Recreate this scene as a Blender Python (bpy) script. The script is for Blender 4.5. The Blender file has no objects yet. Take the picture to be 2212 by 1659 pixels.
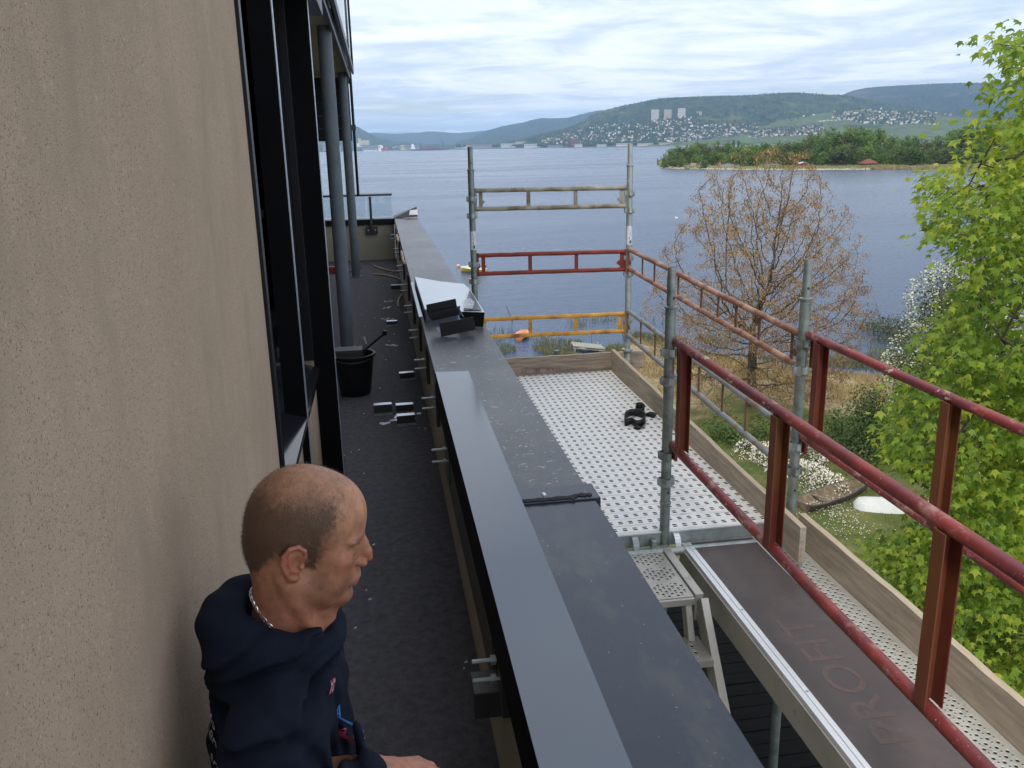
import bpy, bmesh, math, random
import numpy as np
from mathutils import Vector, Matrix, noise
R = math.radians
rnd = random.Random(7)
sc = bpy.context.scene
COL = sc.collection

# ------------------------------------------------------------------ camera
PW, PH, PF = 2212.0, 1659.0, 1860.0
_c = (PW / 2, PH / 2)
def _cam_axes(pitch=15.45, roll=1.25, vx=808.0):
    d = PF / math.tan(R(pitch)); r = R(roll)
    down = Vector((d * math.sin(r), d * math.cos(r), PF)).normalized()
    a = vx - _c[0]
    b = -(down[0] * a + down[2] * PF) / down[1]
    Y = Vector((a, b, PF)).normalized()
    X = down.cross(Y)
    return Matrix((X, Y, -down))            # world = M @ camera direction
CM = _cam_axes()
cam_data = bpy.data.cameras.new('camera')
cam = bpy.data.objects.new('camera', cam_data)
COL.objects.link(cam)
cc = [CM.col[0], -CM.col[1], -CM.col[2]]
cam.matrix_world = Matrix(((cc[0][0], cc[1][0], cc[2][0], 0), (cc[0][1], cc[1][1], cc[2][1], 0),
                           (cc[0][2], cc[1][2], cc[2][2], 0), (0, 0, 0, 1)))
cam_data.sensor_width = 36; cam_data.lens = 36 * PF / PW
cam_data.clip_start = 0.05; cam_data.clip_end = 80000
sc.camera = cam

def pt(px, py, x=None, y=None, z=None, r=None):
    """point of the place that lies on the given plane, measured in the photograph"""
    d = CM @ Vector((px - _c[0], py - _c[1], PF))
    if z is not None: t = z / d[2]
    elif x is not None: t = x / d[0]
    elif y is not None: t = y / d[1]
    else: t = r / math.hypot(d[0], d[1])
    return d * t

# ------------------------------------------------------------------ world, sun
world = bpy.data.worlds.new('World'); sc.world = world; world.use_nodes = True
SUN_EL, SUN_AZ = R(52), R(205)     # azimuth clockwise from +Y
def build_world():
    nt = world.node_tree; N = nt.nodes; L = nt.links; N.clear()
    out = N.new('ShaderNodeOutputWorld')
    sky = N.new('ShaderNodeTexSky'); sky.sky_type = 'NISHITA'; sky.sun_disc = False
    sky.sun_elevation = SUN_EL; sky.sun_rotation = SUN_AZ; sky.air_density = 1.2; sky.dust_density = 0.6
    b1 = N.new('ShaderNodeBackground'); b1.inputs[1].default_value = 0.12
    L.new(sky.outputs[0], b1.inputs[0])
    tc = N.new('ShaderNodeTexCoord'); sep = N.new('ShaderNodeSeparateXYZ'); L.new(tc.outputs['Generated'], sep.inputs[0])
    def m(op, a, b=None, c=None):
        n = N.new('ShaderNodeMath'); n.operation = op
        for i, v in enumerate((a, b, c)):
            if v is None: continue
            if isinstance(v, (int, float)): n.inputs[i].default_value = v
            else: L.new(v, n.inputs[i])
        return n.outputs[0]
    zz = m('ADD', m('MAXIMUM', sep.outputs[2], 0.0), 0.055)
    cx = m('DIVIDE', sep.outputs[0], zz); cy = m('DIVIDE', sep.outputs[1], zz)
    comb = N.new('ShaderNodeCombineXYZ'); L.new(m('MULTIPLY', cx, 0.95), comb.inputs[0]); L.new(cy, comb.inputs[1]); comb.inputs[2].default_value = 3.1
    def fb(scale, det, rough, lac=2.0, dist=0.0, w=0.0):
        n = N.new('ShaderNodeTexNoise'); n.noise_dimensions = '4D'; n.inputs['Scale'].default_value = scale; n.inputs['Detail'].default_value = det
        n.inputs['Roughness'].default_value = rough; n.inputs['Distortion'].default_value = dist; n.inputs['W'].default_value = w
        L.new(comb.outputs[0], n.inputs['Vector']); return n.outputs[0]
    big = fb(0.42, 7, .62, dist=.5, w=2.3); fine = fb(1.6, 8, .62, dist=.3, w=5.1)
    dens = m('ADD', m('MULTIPLY', big, .68), m('MULTIPLY', fine, .32))
    ramp = N.new('ShaderNodeValToRGB'); L.new(dens, ramp.inputs[0])
    e = ramp.color_ramp.elements
    e[0].position = .40; e[0].color = (0.45, .45, .45, 1); e[1].position = .51; e[1].color = (1, 1, 1, 1)
    shade = fb(.9, 6, .6, dist=.6, w=9.7)
    r2 = N.new('ShaderNodeValToRGB'); L.new(shade, r2.inputs[0])
    e = r2.color_ramp.elements
    e[0].position = .38; e[0].color = (.56, .64, .79, 1); e[1].position = .57; e[1].color = (.86, .895, .95, 1)
    b2 = N.new('ShaderNodeBackground'); L.new(r2.outputs[0], b2.inputs[0]); b2.inputs[1].default_value = 1.54
    mx = N.new('ShaderNodeMixShader'); L.new(ramp.outputs[0], mx.inputs[0]); L.new(b1.outputs[0], mx.inputs[1]); L.new(b2.outputs[0], mx.inputs[2])
    L.new(mx.outputs[0], out.inputs[0])
build_world()
sun_d = bpy.data.lights.new('sun', 'SUN'); sun_d.energy = 2.4; sun_d.angle = R(10); sun_d.color = (1, .95, .87)
sun = bpy.data.objects.new('sun', sun_d); COL.objects.link(sun)
_s = Vector((math.sin(SUN_AZ) * math.cos(SUN_EL), math.cos(SUN_AZ) * math.cos(SUN_EL), math.sin(SUN_EL)))
sun.rotation_euler = _s.to_track_quat('Z', 'Y').to_euler(); sun.location = _s * 30
sc.view_settings.view_transform = 'Standard'; sc.view_settings.look = 'None'
sc.view_settings.exposure = 0.0; sc.view_settings.gamma = 1.0; sc.view_settings.use_curve_mapping = False
sc.render.engine = 'CYCLES'
sc.cycles.use_denoising = True
sc.cycles.max_bounces = 8; sc.cycles.volume_bounces = 0; sc.cycles.transparent_max_bounces = 12
sc.cycles.sample_clamp_indirect = 6

# ------------------------------------------------------------------ mesh helpers
class MB:
    def __init__(s): s.v = []; s.f = []; s.fm = []; s.mi = 0
    def add(s, vs, fs):
        o = len(s.v); s.v += [tuple(v) for v in vs]; s.f += [tuple(o + i for i in f) for f in fs]; s.fm += [s.mi] * len(fs)
        return s
    def box(s, x0, x1, y0, y1, z0, z1):
        return s.add([(x0, y0, z0), (x1, y0, z0), (x1, y1, z0), (x0, y1, z0), (x0, y0, z1), (x1, y0, z1), (x1, y1, z1), (x0, y1, z1)],
                     [(0, 3, 2, 1), (4, 5, 6, 7), (0, 1, 5, 4), (1, 2, 6, 5), (2, 3, 7, 6), (3, 0, 4, 7)])
    def obox(s, c, ax, ay, az):
        """box by centre and three half-axis vectors"""
        c, ax, ay, az = map(Vector, (c, ax, ay, az))
        vs = [c + i * ax + j * ay + k * az for k in (-1, 1) for (i, j) in ((-1, -1), (1, -1), (1, 1), (-1, 1))]
        return s.add(vs, [(0, 3, 2, 1), (4, 5, 6, 7), (0, 1, 5, 4), (1, 2, 6, 5), (2, 3, 7, 6), (3, 0, 4, 7)])
    def bar(s, p0, p1, w, h, up=(0, 0, 1)):
        """rectangular bar from p0 to p1, w sideways, h along up"""
        p0, p1 = Vector(p0), Vector(p1); d = (p1 - p0) / 2; up = Vector(up)
        side = d.cross(up).normalized(); u = side.cross(d).normalized()
        return s.obox((p0 + p1) / 2, d, side * w / 2, u * h / 2)
    def tube(s, pts, r, n=12, cap=True):
        pts = [Vector(p) for p in pts]
        rs = r if isinstance(r, (list, tuple)) else [r] * len(pts)
        o = len(s.v); a = None
        for i, p in enumerate(pts):
            d = (pts[min(i + 1, len(pts) - 1)] - pts[max(i - 1, 0)])
            if d.length < 1e-9: d = Vector((0, 0, 1))
            d.normalize()
            if a is None:
                a = d.orthogonal().normalized()
            else:
                a = (a - d * a.dot(d))
                a = a.normalized() if a.length > 1e-6 else d.orthogonal().normalized()
            b = d.cross(a)
            for k in range(n):
                t = 2 * math.pi * k / n
                s.v.append(tuple(p + (a * math.cos(t) + b * math.sin(t)) * rs[i]))
        for i in range(len(pts) - 1):
            for k in range(n):
                k2 = (k + 1) % n
                s.f.append((o + i * n + k, o + i * n + k2, o + (i + 1) * n + k2, o + (i + 1) * n + k)); s.fm.append(s.mi)
        if cap:
            s.f.append(tuple(o + k for k in reversed(range(n)))); s.fm.append(s.mi)
            s.f.append(tuple(o + (len(pts) - 1) * n + k for k in range(n))); s.fm.append(s.mi)
        return s
    def prism(s, poly, a, b, axis='y'):
        """polygon (u,v) swept along an axis between a and b; axis y: (x,z), x: (y,z), z: (x,y)"""
        def w(u, v, t): return {'y': (u, t, v), 'x': (t, u, v), 'z': (u, v, t)}[axis]
        n = len(poly)
        vs = [w(u, v, a) for u, v in poly] + [w(u, v, b) for u, v in poly]
        fs = [tuple(range(n)), tuple(reversed(range(n, 2 * n)))] + [(i, i + n, (i + 1) % n + n, (i + 1) % n) for i in range(n)]
        return s.add(vs, fs)
    def lathe(s, prof, c=(0, 0, 0), n=20):
        o = len(s.v)
        for r_, z in prof:
            for k in range(n):
                t = 2 * math.pi * k / n
                s.v.append((c[0] + r_ * math.cos(t), c[1] + r_ * math.sin(t), c[2] + z))
        for i in range(len(prof) - 1):
            for k in range(n):
                k2 = (k + 1) % n
                s.f.append((o + i * n + k, o + i * n + k2, o + (i + 1) * n + k2, o + (i + 1) * n + k)); s.fm.append(s.mi)
        return s
    def build(s, name, mats, parent=None, smooth=None, bevel=0, normals=True):
        org = parent.matrix_world.translation if parent else Vector((0, 0, 0))
        if parent and parent.parent is None and parent.type == 'EMPTY': org = parent.location
        me = bpy.data.meshes.new(name)
        v = np.array(s.v, dtype=float).reshape(-1, 3)
        if parent is not None: v = v - np.array(world_loc(parent))
        me.from_pydata([tuple(q) for q in v], [], s.f)
        if not isinstance(mats, (list, tuple)): mats = [mats]
        for mm in mats: me.materials.append(mm)
        if len(mats) > 1: me.polygons.foreach_set('material_index', s.fm)
        if normals:
            bm = bmesh.new(); bm.from_mesh(me); bmesh.ops.recalc_face_normals(bm, faces=bm.faces); bm.to_mesh(me); bm.free()
        if smooth is not None:
            me.shade_smooth(); me.set_sharp_from_angle(angle=R(smooth))
        me.update()
        return link(name, me, parent, bevel)
def world_loc(o):
    p = Vector((0, 0, 0))
    while o is not None:
        p += o.location; o = o.parent
    return p
def link(name, me, parent=None, bevel=0):
    o = bpy.data.objects.new(name, me); COL.objects.link(o)
    if parent is not None: o.parent = parent
    if bevel:
        b = o.modifiers.new('bevel', 'BEVEL'); b.width = bevel; b.segments = 2; b.limit_method = 'ANGLE'; b.angle_limit = R(40)
    return o
def tag(o, label=None, cat=None, group=None, kind=None):
    if label: o['label'] = label
    if cat: o['category'] = cat
    if group: o['group'] = group
    if kind: o['kind'] = kind
    return o
def thing(name, label, cat, loc=(0, 0, 0), group=None):
    o = bpy.data.objects.new(name, None); COL.objects.link(o); o.location = loc; o.empty_display_size = .1
    return tag(o, label, cat, group)
def copy_tree(o, parent=None):
    c = o.copy(); COL.objects.link(c); c.parent = parent
    for ch in [q for q in bpy.data.objects if q.parent == o]: copy_tree(ch, c)
    return c
def text_mesh(txt, size, extrude=0.0, font=None, res=3):
    cu = bpy.data.curves.new('lettering', 'FONT'); cu.body = txt; cu.size = size; cu.extrude = extrude; cu.resolution_u = res
    cu.align_x = 'CENTER'; cu.align_y = 'CENTER'
    o = bpy.data.objects.new('lettering', cu); COL.objects.link(o)
    bpy.context.view_layer.update()
    me = bpy.data.meshes.new_from_object(o.evaluated_get(bpy.context.evaluated_depsgraph_get()))
    COL.objects.unlink(o); bpy.data.objects.remove(o); bpy.data.curves.remove(cu)
    return me

# ------------------------------------------------------------------ materials
def mat(name, col, rough=.6, metal=0., var=.12, scale=6., col2=None, mixr=(.45, .6), bump=0., bscale=60., bdist=.002, spec=.5,
        spots=None, stretch=(1, 1, 1), coord='Object', rvar=0., det=6):
    """procedural surface: base colour with broad variation, an optional second colour in patches, small spots and fine relief
    spots: list of (colour, noise scale, threshold, softness, stretch)"""
    m = bpy.data.materials.new(name); m.use_nodes = True
    nt = m.node_tree; N = nt.nodes; L = nt.links
    b = N['Principled BSDF']
    b.inputs['Roughness'].default_value = rough; b.inputs['Metallic'].default_value = metal
    b.inputs['Specular IOR Level'].default_value = spec
    tc = N.new('ShaderNodeTexCoord')
    mp = N.new('ShaderNodeMapping'); mp.inputs['Scale'].default_value = stretch; L.new(tc.outputs[coord], mp.inputs[0])
    def noise_(sc_, vec, det_=det, rough_=.6, dist=0):
        n = N.new('ShaderNodeTexNoise'); n.inputs['Scale'].default_value = sc_; n.inputs['Detail'].default_value = det_
        n.inputs['Roughness'].default_value = rough_; n.inputs['Distortion'].default_value = dist; L.new(vec, n.inputs['Vector']); return n
    def mixc(fac, a, c):
        x = N.new('ShaderNodeMix'); x.data_type = 'RGBA'
        if isinstance(fac, float): x.inputs[0].default_value = fac
        else: L.new(fac, x.inputs[0])
        for i, v in ((6, a), (7, c)):
            if isinstance(v, tuple): x.inputs[i].default_value = (*v, 1)
            else: L.new(v, x.inputs[i])
        return x.outputs[2]
    n1 = noise_(scale, mp.outputs[0])
    lo = tuple(c * (1 - var) for c in col); hi = tuple(min(1, c * (1 + var)) for c in col)
    rp = N.new('ShaderNodeMapRange'); rp.inputs[1].default_value = .3; rp.inputs[2].default_value = .7; L.new(n1.outputs[0], rp.inputs[0])
    cur = mixc(rp.outputs[0], lo, hi)
    if col2 is not None:
        n2 = noise_(scale * .6, mp.outputs[0], 8, .65, .4)
        r2 = N.new('ShaderNodeMapRange'); r2.inputs[1].default_value = mixr[0]; r2.inputs[2].default_value = mixr[1]; L.new(n2.outputs[0], r2.inputs[0])
        cur = mixc(r2.outputs[0], cur, col2)
    for (sc_col, s_sc, th, soft, st) in (spots or []):
        mp2 = N.new('ShaderNodeMapping'); mp2.inputs['Scale'].default_value = st; L.new(tc.outputs[coord], mp2.inputs[0])
        n3 = noise_(s_sc, mp2.outputs[0], 4, .7)
        r3 = N.new('ShaderNodeMapRange'); r3.inputs[1].default_value = th; r3.inputs[2].default_value = th + soft; L.new(n3.outputs[0], r3.inputs[0])
        cur = mixc(r3.outputs[0], cur, sc_col)
    L.new(cur, b.inputs['Base Color'])
    if rvar:
        rr = N.new('ShaderNodeMapRange'); rr.inputs[3].default_value = max(.02, rough - rvar); rr.inputs[4].default_value = min(1, rough + rvar)
        L.new(n1.outputs[0], rr.inputs[0]); L.new(rr.outputs[0], b.inputs['Roughness'])
    if bump:
        n4 = noise_(bscale, mp.outputs[0], 5, .65)
        bp = N.new('ShaderNodeBump'); bp.inputs['Strength'].default_value = bump; bp.inputs['Distance'].default_value = bdist
        L.new(n4.outputs[0], bp.inputs['Height']); L.new(bp.outputs[0], b.inputs['Normal'])
    return m
M = {}
M['plaster'] = mat('plaster', (.405, .308, .225), .92, var=.08, scale=2.5, bump=.65, bscale=300, bdist=.003, spec=.2,
                   spots=[((.14, .10, .07), 270, .575, .06, (1, 1, 1)), ((.50, .40, .31), 120, .60, .08, (1, 1, 1)), ((.33, .255, .19), 3.2, .48, .2, (1, 1, .5))])
M['plaster_grey'] = mat('parapet_plaster', (.36, .335, .26), .9, var=.1, scale=3, bump=.4, bscale=150, bdist=.002, spec=.2)  # same plaster as the walls, its duller lighting tinted into the colour
M['black_metal'] = mat('black_coated_metal', (.008, .008, .010), .38, var=.2, scale=4, spec=.25, bump=.03, bscale=20)
M['black_dull'] = mat('black_dull_coating', (.004, .004, .005), .7, var=.2, scale=4, spec=.08)
M['sill'] = mat('glossy_black_sill', (.012, .013, .017), .12, var=.1, scale=4, spec=.6)
M['glass_dark'] = mat('dark_window_glass', (.006, .008, .012), .04, var=.1, spec=.5)
M['carpet'] = mat('needle_felt_carpet', (.105, .103, .116), 1.0, var=.25, scale=30, bump=1.0, bscale=330, bdist=.006, spec=.1,
                  spots=[((.21, .21, .24), 260, .62, .06, (1, 1, 1)), ((.008, .008, .01), 200, .60, .05, (1, 1, 1))])
M['cap_old'] = mat('weathered_coping_metal', (.050, .055, .066), .36, metal=.15, var=.22, scale=2.2, col2=(.095, .095, .09), mixr=(.5, .75), bump=.06, bscale=9,
                   spots=[((.11, .105, .09), 9, .57, .15, (1.4, .8, 1)), ((.36, .38, .37), 17, .635, .05, (1, 2.6, 1)), ((.50, .53, .50), 60, .645, .03, (1, 1, 1))], rvar=.12)
M['cap_new'] = mat('fresh_coping_metal', (.020, .028, .046), .27, metal=.3, var=.12, scale=1.5, bump=.05, bscale=3, rvar=.07,
                   spots=[((.045, .050, .058), 5, .56, .12, (1, .5, 1)), ((.30, .31, .32), 70, .69, .02, (1, 1, 1)), ((.02, .02, .02), 18, .80, .02, (1, 1, 1))])
M['sheet'] = mat('grey_blue_sheet_metal', (.092, .110, .140), .14, metal=.45, var=.05, scale=1.2, bump=.02, bscale=3, rvar=.05)
M['column'] = mat('grey_painted_column', (.115, .14, .16), .6, var=.14, scale=8, bump=.15, bscale=120, spec=.3)
M['galv'] = mat('galvanised_steel', (.23, .265, .25), .48, metal=.55, var=.22, scale=18, col2=(.13, .15, .14), mixr=(.5, .68), bump=.08, bscale=90, rvar=.1,
                spots=[((.40, .40, .36), 60, .68, .05, (1, 1, .5)), ((.10, .07, .05), 45, .72, .05, (1, 1, .4))])
M['galv_lt'] = mat('pale_galvanised_steel', (.36, .40, .39), .45, metal=.5, var=.2, scale=18, col2=(.22, .24, .23), mixr=(.52, .7), bump=.08, bscale=90, rvar=.1,
                spots=[((.12, .09, .06), 45, .70, .05, (1, 1, .4))])
def rusty(name, paint, rust, wear, mixr=(.45, .6), st=(1, 1, 1)):
    return mat(name, paint, .62, var=.25, scale=9, col2=rust, mixr=mixr, bump=.35, bscale=140, bdist=.002, spec=.35, stretch=st, rvar=.1,
               spots=[(wear, 38, .68, .04, (1, 1, 1)), (tuple(c * .3 for c in rust), 60, .66, .05, (1, 1, 1))])
M['rail_white'] = rusty('weathered_pale_rail', (.30, .29, .23), (.16, .12, .07), (.5, .5, .45))
M['rail_red'] = rusty('dark_red_rail', (.22, .035, .025), (.12, .035, .02), (.42, .32, .28), (.5, .65))
M['rail_orange'] = rusty('orange_rail', (.60, .30, .05), (.26, .10, .03), (.5, .36, .2), (.52, .66))
M['rail_pink'] = rusty('rusty_pink_rail', (.40, .23, .16), (.22, .09, .055), (.55, .48, .4), (.44, .56))
M['rail_brown'] = rusty('rusty_brown_rail', (.20, .10, .06), (.13, .055, .03), (.35, .3, .25))
M['rail_blue'] = rusty('rusty_blue_grey_rail', (.22, .24, .25), (.22, .12, .075), (.45, .45, .42), (.5, .62))
M['red_tube'] = mat('oxide_red_paint', (.25, .042, .036), .52, var=.25, scale=7, col2=(.15, .028, .034), mixr=(.42, .58), bump=.3, bscale=120, bdist=.0015, spec=.45, rvar=.1,
                    spots=[((.38, .20, .165), 11, .55, .10, (1, .6, 1)), ((.55, .46, .38), 16, .655, .02, (1, .6, 1)), ((.5, .42, .36), 90, .665, .02, (1, 1, 1)), ((.10, .03, .02), 50, .68, .05, (1, 1, 1))])
M['red_rust'] = mat('red_rusty_channel', (.15, .030, .022), .65, var=.3, scale=6, col2=(.17, .062, .022), mixr=(.42, .58), bump=.35, bscale=90, bdist=.002, stretch=(1, 1, .35), spec=.35,
                    spots=[((.6, .52, .46), 60, .665, .02, (1, 1, .5)), ((.06, .02, .015), 60, .64, .06, (1, 1, .5))])
M['wood'] = mat('weathered_plank_wood', (.42, .35, .275), .85, var=.22, scale=5, col2=(.31, .265, .215), mixr=(.45, .65), bump=.5, bscale=60, bdist=.003, stretch=(12, 1, 12), spec=.2,
                spots=[((.07, .055, .04), 10, .70, .04, (8, .9, 8))])
M['wood_x'] = mat('weathered_plank_wood_cross', (.36, .29, .225), .85, var=.22, scale=5, col2=(.17, .14, .12), mixr=(.45, .65), bump=.5, bscale=60, bdist=.003, stretch=(1, 12, 12), spec=.2,
                spots=[((.07, .055, .04), 10, .70, .04, (.9, 8, 8))])
M['wood_cut'] = mat('plank_top_edge_wood', (.46, .375, .27), .85, var=.15, scale=8, bump=.4, bscale=60, stretch=(10, 1, 1), spec=.2)
M['deck'] = mat('pale_deck_aluminium', (.78, .77, .74), .45, metal=.0, var=.08, scale=3, bump=.08, bscale=30, rvar=.1,
                spots=[((.42, .38, .32), 5, .60, .12, (.5, 2, 1)), ((.20, .19, .18), 14, .70, .06, (.6, 1.5, 1))])
M['deck_in'] = mat('slot_wall_shade', (.030, .020, .016), .8, var=.2)  # near-black paint stands for the shade inside the deck slots
M['perf'] = mat('perforated_steel', (.50, .49, .44), .5, metal=.3, var=.14, scale=5, bump=.1, bscale=40, rvar=.1,
                spots=[((.24, .21, .17), 7, .6, .12, (1, 1, 1))])
M['perf_in'] = mat('hole_wall_shade', (.035, .03, .028), .7)  # dark colour stands for shade inside the round perforations
M['alu'] = mat('bright_aluminium', (.72, .73, .74), .38, metal=.55, var=.07, scale=8, bump=.08, bscale=60, stretch=(4, .3, 4), rvar=.1,
               spots=[((.40, .40, .40), 30, .70, .05, (4, .15, 4))])
M['alu_dull'] = mat('dull_aluminium', (.42, .40, .36), .42, metal=.6, var=.18, scale=4, bump=.1, bscale=40, rvar=.12,
                    spots=[((.25, .19, .11), 6, .64, .1, (1, 1, 1))])
M['ply'] = mat('brown_phenolic_plywood', (.076, .056, .052), .50, var=.2, scale=3, col2=(.13, .095, .085), mixr=(.5, .75), bump=.1, bscale=40, rvar=.12, spec=.4,
               spots=[((.30, .27, .25), 20, .74, .03, (1, 1, 1)), ((.17, .13, .12), 4, .6, .15, (1, 1, 1))])
M['ply_print'] = mat('faded_print', (.110, .072, .061), .6, var=.15, scale=30)
M['rubber'] = mat('black_rubber', (.020, .021, .022), .6, var=.25, scale=20, bump=.1, bscale=60, spec=.4)
M['steel_bright'] = mat('bright_zinc', (.55, .60, .68), .3, metal=.7, var=.1, scale=30)
M['steel_dark'] = mat('dark_steel', (.06, .06, .06), .45, metal=.4, var=.2, scale=20)
M['olive'] = mat('olive_grey_panel', (.055, .060, .052), .5, var=.1, scale=3, spec=.35)
M['pale_sheet'] = mat('filmed_pale_sheet', (.62, .68, .74), .28, metal=.1, var=.04, scale=3, bump=.05, bscale=6)
M['film'] = mat('torn_clear_film', (.35, .38, .42), .25, var=.5, scale=30, bump=.6, bscale=40, bdist=.01, spots=[((.75, .78, .8), 28, .55, .05, (4, 1, 1))])
M['shaded_board'] = mat('shaded_terrace_board', (.008, .009, .009), .8, spec=.05, var=.25, scale=5, stretch=(1, 8, 1), bump=.2)  # board colour darkened to stand for the shade beneath the scaffold
M['pipe_tan'] = mat('tan_hose', (.38, .24, .13), .6, var=.15, scale=20)
M['white_paint'] = mat('white_paint', (.78, .78, .76), .45, var=.05, scale=6)
M['pale_blue_white'] = mat('blue_white_sheet', (.55, .62, .75), .3, var=.05, scale=6)
M['bucket'] = mat('black_plastic', (.010, .010, .012), .45, var=.2, scale=10, spec=.4)
M['sticker'] = mat('white_sticker', (.62, .62, .66), .5, var=.08, scale=60, spots=[((.3, .3, .32), 80, .68, .04, (1, 1, 1))])
M['print_blue'] = mat('blue_print', (.04, .05, .20), .5, var=.1)
M['print_dark'] = mat('dark_print', (.05, .045, .04), .6, var=.1)
M['red_plastic'] = mat('red_plastic', (.30, .02, .02), .4, var=.1)
M['clear'] = None
def glass(name, tint, rough=.02, alpha=.25):
    m = bpy.data.materials.new(name); m.use_nodes = True; nt = m.node_tree; N = nt.nodes; L = nt.links
    N.clear(); out = N.new('ShaderNodeOutputMaterial'); tr = N.new('ShaderNodeBsdfTransparent'); tr.inputs[0].default_value = (*tint, 1)
    gl = N.new('ShaderNodeBsdfGlossy'); gl.inputs['Roughness'].default_value = rough
    fr = N.new('ShaderNodeFresnel'); fr.inputs[0].default_value = 1.45
    nz = N.new('ShaderNodeTexNoise'); nz.inputs['Scale'].default_value = 2
    mx = N.new('ShaderNodeMixShader'); L.new(fr.outputs[0], mx.inputs[0]); L.new(tr.outputs[0], mx.inputs[1]); L.new(gl.outputs[0], mx.inputs[2])
    L.new(mx.outputs[0], out.inputs[0]); return m
M['clear'] = glass('clear_tinted_glass', (.90, .95, .95))
FLOOR = -1.76; CAPZ = -1.10; WALLX = -0.38
# ================================================================== the balcony floor
MB().box(-4.2, .26, -.6, 14.6, FLOOR - .12, FLOOR).build('balcony_floor', M['carpet'])
tag(bpy.data.objects['balcony_floor'], kind='structure')

# ================================================================== the apartment building
bld = thing('apartment_building', 'pale brown plastered apartment building with black window fins on the left', 'building', (-1.0, 3, FLOOR))
wy0, wy1, wz0, wz1, wd = 2.86, 4.46, -1.05, 1.75, .11
w = MB()
w.box(WALLX - .3, WALLX, -1.2, wy0, FLOOR - 2, 5.2)
w.box(WALLX - .3, WALLX, wy0, 5.25, FLOOR - 2, wz0 - .09)
w.box(WALLX - .3, WALLX, wy0, 5.25, wz1, 5.2)
w.box(WALLX - .3, WALLX, wy1 + .02, 5.25, wz0 - .09, wz1)
w.box(-4.2, WALLX - .3, 4.95, 5.25, FLOOR, 5.2)              # return wall towards the recessed facade
w.build('wall', M['plaster'], bld)
w = MB(); w.box(-4.3, -4.15, 5.25, 15.2, FLOOR - 2, 5.2); w.build('wall', M['plaster'], bld)
fr = MB()
fr.box(WALLX - wd, WALLX + .012, wy0 - .035, wy0 + .012, wz0 - .03, wz1)
fr.box(WALLX - wd, WALLX + .006, wy1 - .02, wy1 + .03, wz0, wz1)
fr.box(WALLX - wd, WALLX + .012, wy0, wy1, wz1 - .04, wz1 + .02)
win = fr.build('window', M['black_metal'], bld, bevel=.002)
for (a, b_) in ((wy0 + .012, 3.56), (3.64, wy1 - .02)):
    MB().box(WALLX - wd - .02, WALLX - wd, a, b_, wz0, wz1 - .04).build('pane', M['glass_dark'], win)
    for (za, zb_) in ((wz0 + .20, wz0 + .24), (-.26, -.23)): MB().box(WALLX - wd + .001, WALLX - wd + .035, a, b_, za, zb_).build('crossbar', M['black_metal'], win, bevel=.002)
s_ = MB(); s_.add([(WALLX - wd, wy0, wz0), (WALLX + .03, wy0, wz0 - .045), (WALLX + .03, wy1, wz0 - .045), (WALLX - wd, wy1, wz0),
                   (WALLX - wd, wy0, wz0 - .02), (WALLX + .03, wy0, wz0 - .075), (WALLX + .03, wy1, wz0 - .075), (WALLX - wd, wy1, wz0 - .02)],
                  [(0, 1, 2, 3), (7, 6, 5, 4), (0, 4, 5, 1), (1, 5, 6, 2), (2, 6, 7, 3), (3, 7, 4, 0)])
s_.build('sill', M['sill'], win)
MB().box(WALLX - .06, WALLX + .030, 3.585, 3.615, FLOOR, 3.2).build('fin', M['black_dull'], bld, bevel=.002)
MB().box(WALLX + .030, WALLX + .034, 3.587, 3.613, FLOOR, 3.2).build('fin_glint', M['steel_bright'], bld)  # bright strip painted in as the glint along the fin's outer edge
MB().box(WALLX - wd, WALLX + .108, 4.50, 4.54, FLOOR, .75).build('fin', M['black_dull'], bld, bevel=.002)
MB().box(WALLX + .108, WALLX + .1105, 4.502, 4.538, FLOOR, .75).build('fin_glint', M['steel_bright'], bld)  # glint on the second fin, likewise a bright strip
MB().box(WALLX - .06, WALLX - .03, 3.64, 4.44, wz0 + .30, 1.7).build('blind', M['black_dull'], bld)
c_ = MB(); c_.box(WALLX, WALLX + .15, 3.9, 5.12, .70, 1.05); c_.build('blind_housing', M['black_metal'], bld, bevel=.004)
# upper balcony: slab, fascia, glass
sl = MB(); sl.box(-4.2, -.30, 5.25, 14.6, 1.0, 1.22); slab = sl.build('upper_balcony_slab', M['plaster_grey'], bld, bevel=.003)
MB().box(-.298, -.27, 5.1, 12.95, .95, 1.25).build('fascia', M['black_metal'], slab, bevel=.003)
g = MB(); g.box(-.262, -.250, 4.6, 7.4, 1.0, 2.1); g.build('glass_pane', M['clear'], bld)
g = MB(); g.box(-.262, -.250, 7.42, 10.2, 1.0, 2.1); g.build('glass_pane', M['clear'], bld)
g = MB(); g.box(-.262, -.250, 10.22, 13.0, 1.0, 2.1); g.build('glass_pane', M['clear'], bld)
g = MB(); g.box(-.245, -.215, 4.6, 13.05, 1.02, 1.10); g.box(-.245, -.215, 13.0, 13.05, 1.1, 2.15); g.build('glass_rail', M['black_metal'], bld, bevel=.002)
# the dark slatted screen at the far end under the slab
for i in range(5):
    z0 = .12 + i * .172
    MB().box(-1.6, -.30, 13.0, 13.04, z0, z0 + .1705).build('screen_panel', M['black_metal'], bld, bevel=.002)
MB().tube([(-.27, 13.1, 1.2), (-.27, 13.1, -.66)], .02, 10).build('downpipe', M['black_metal'], bld, smooth=40)
p_ = MB(); p_.box(-.30, -.24, 13.06, 13.14, .26, .34); p_.build('pipe_clip', M['steel_dark'], bld)
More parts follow.
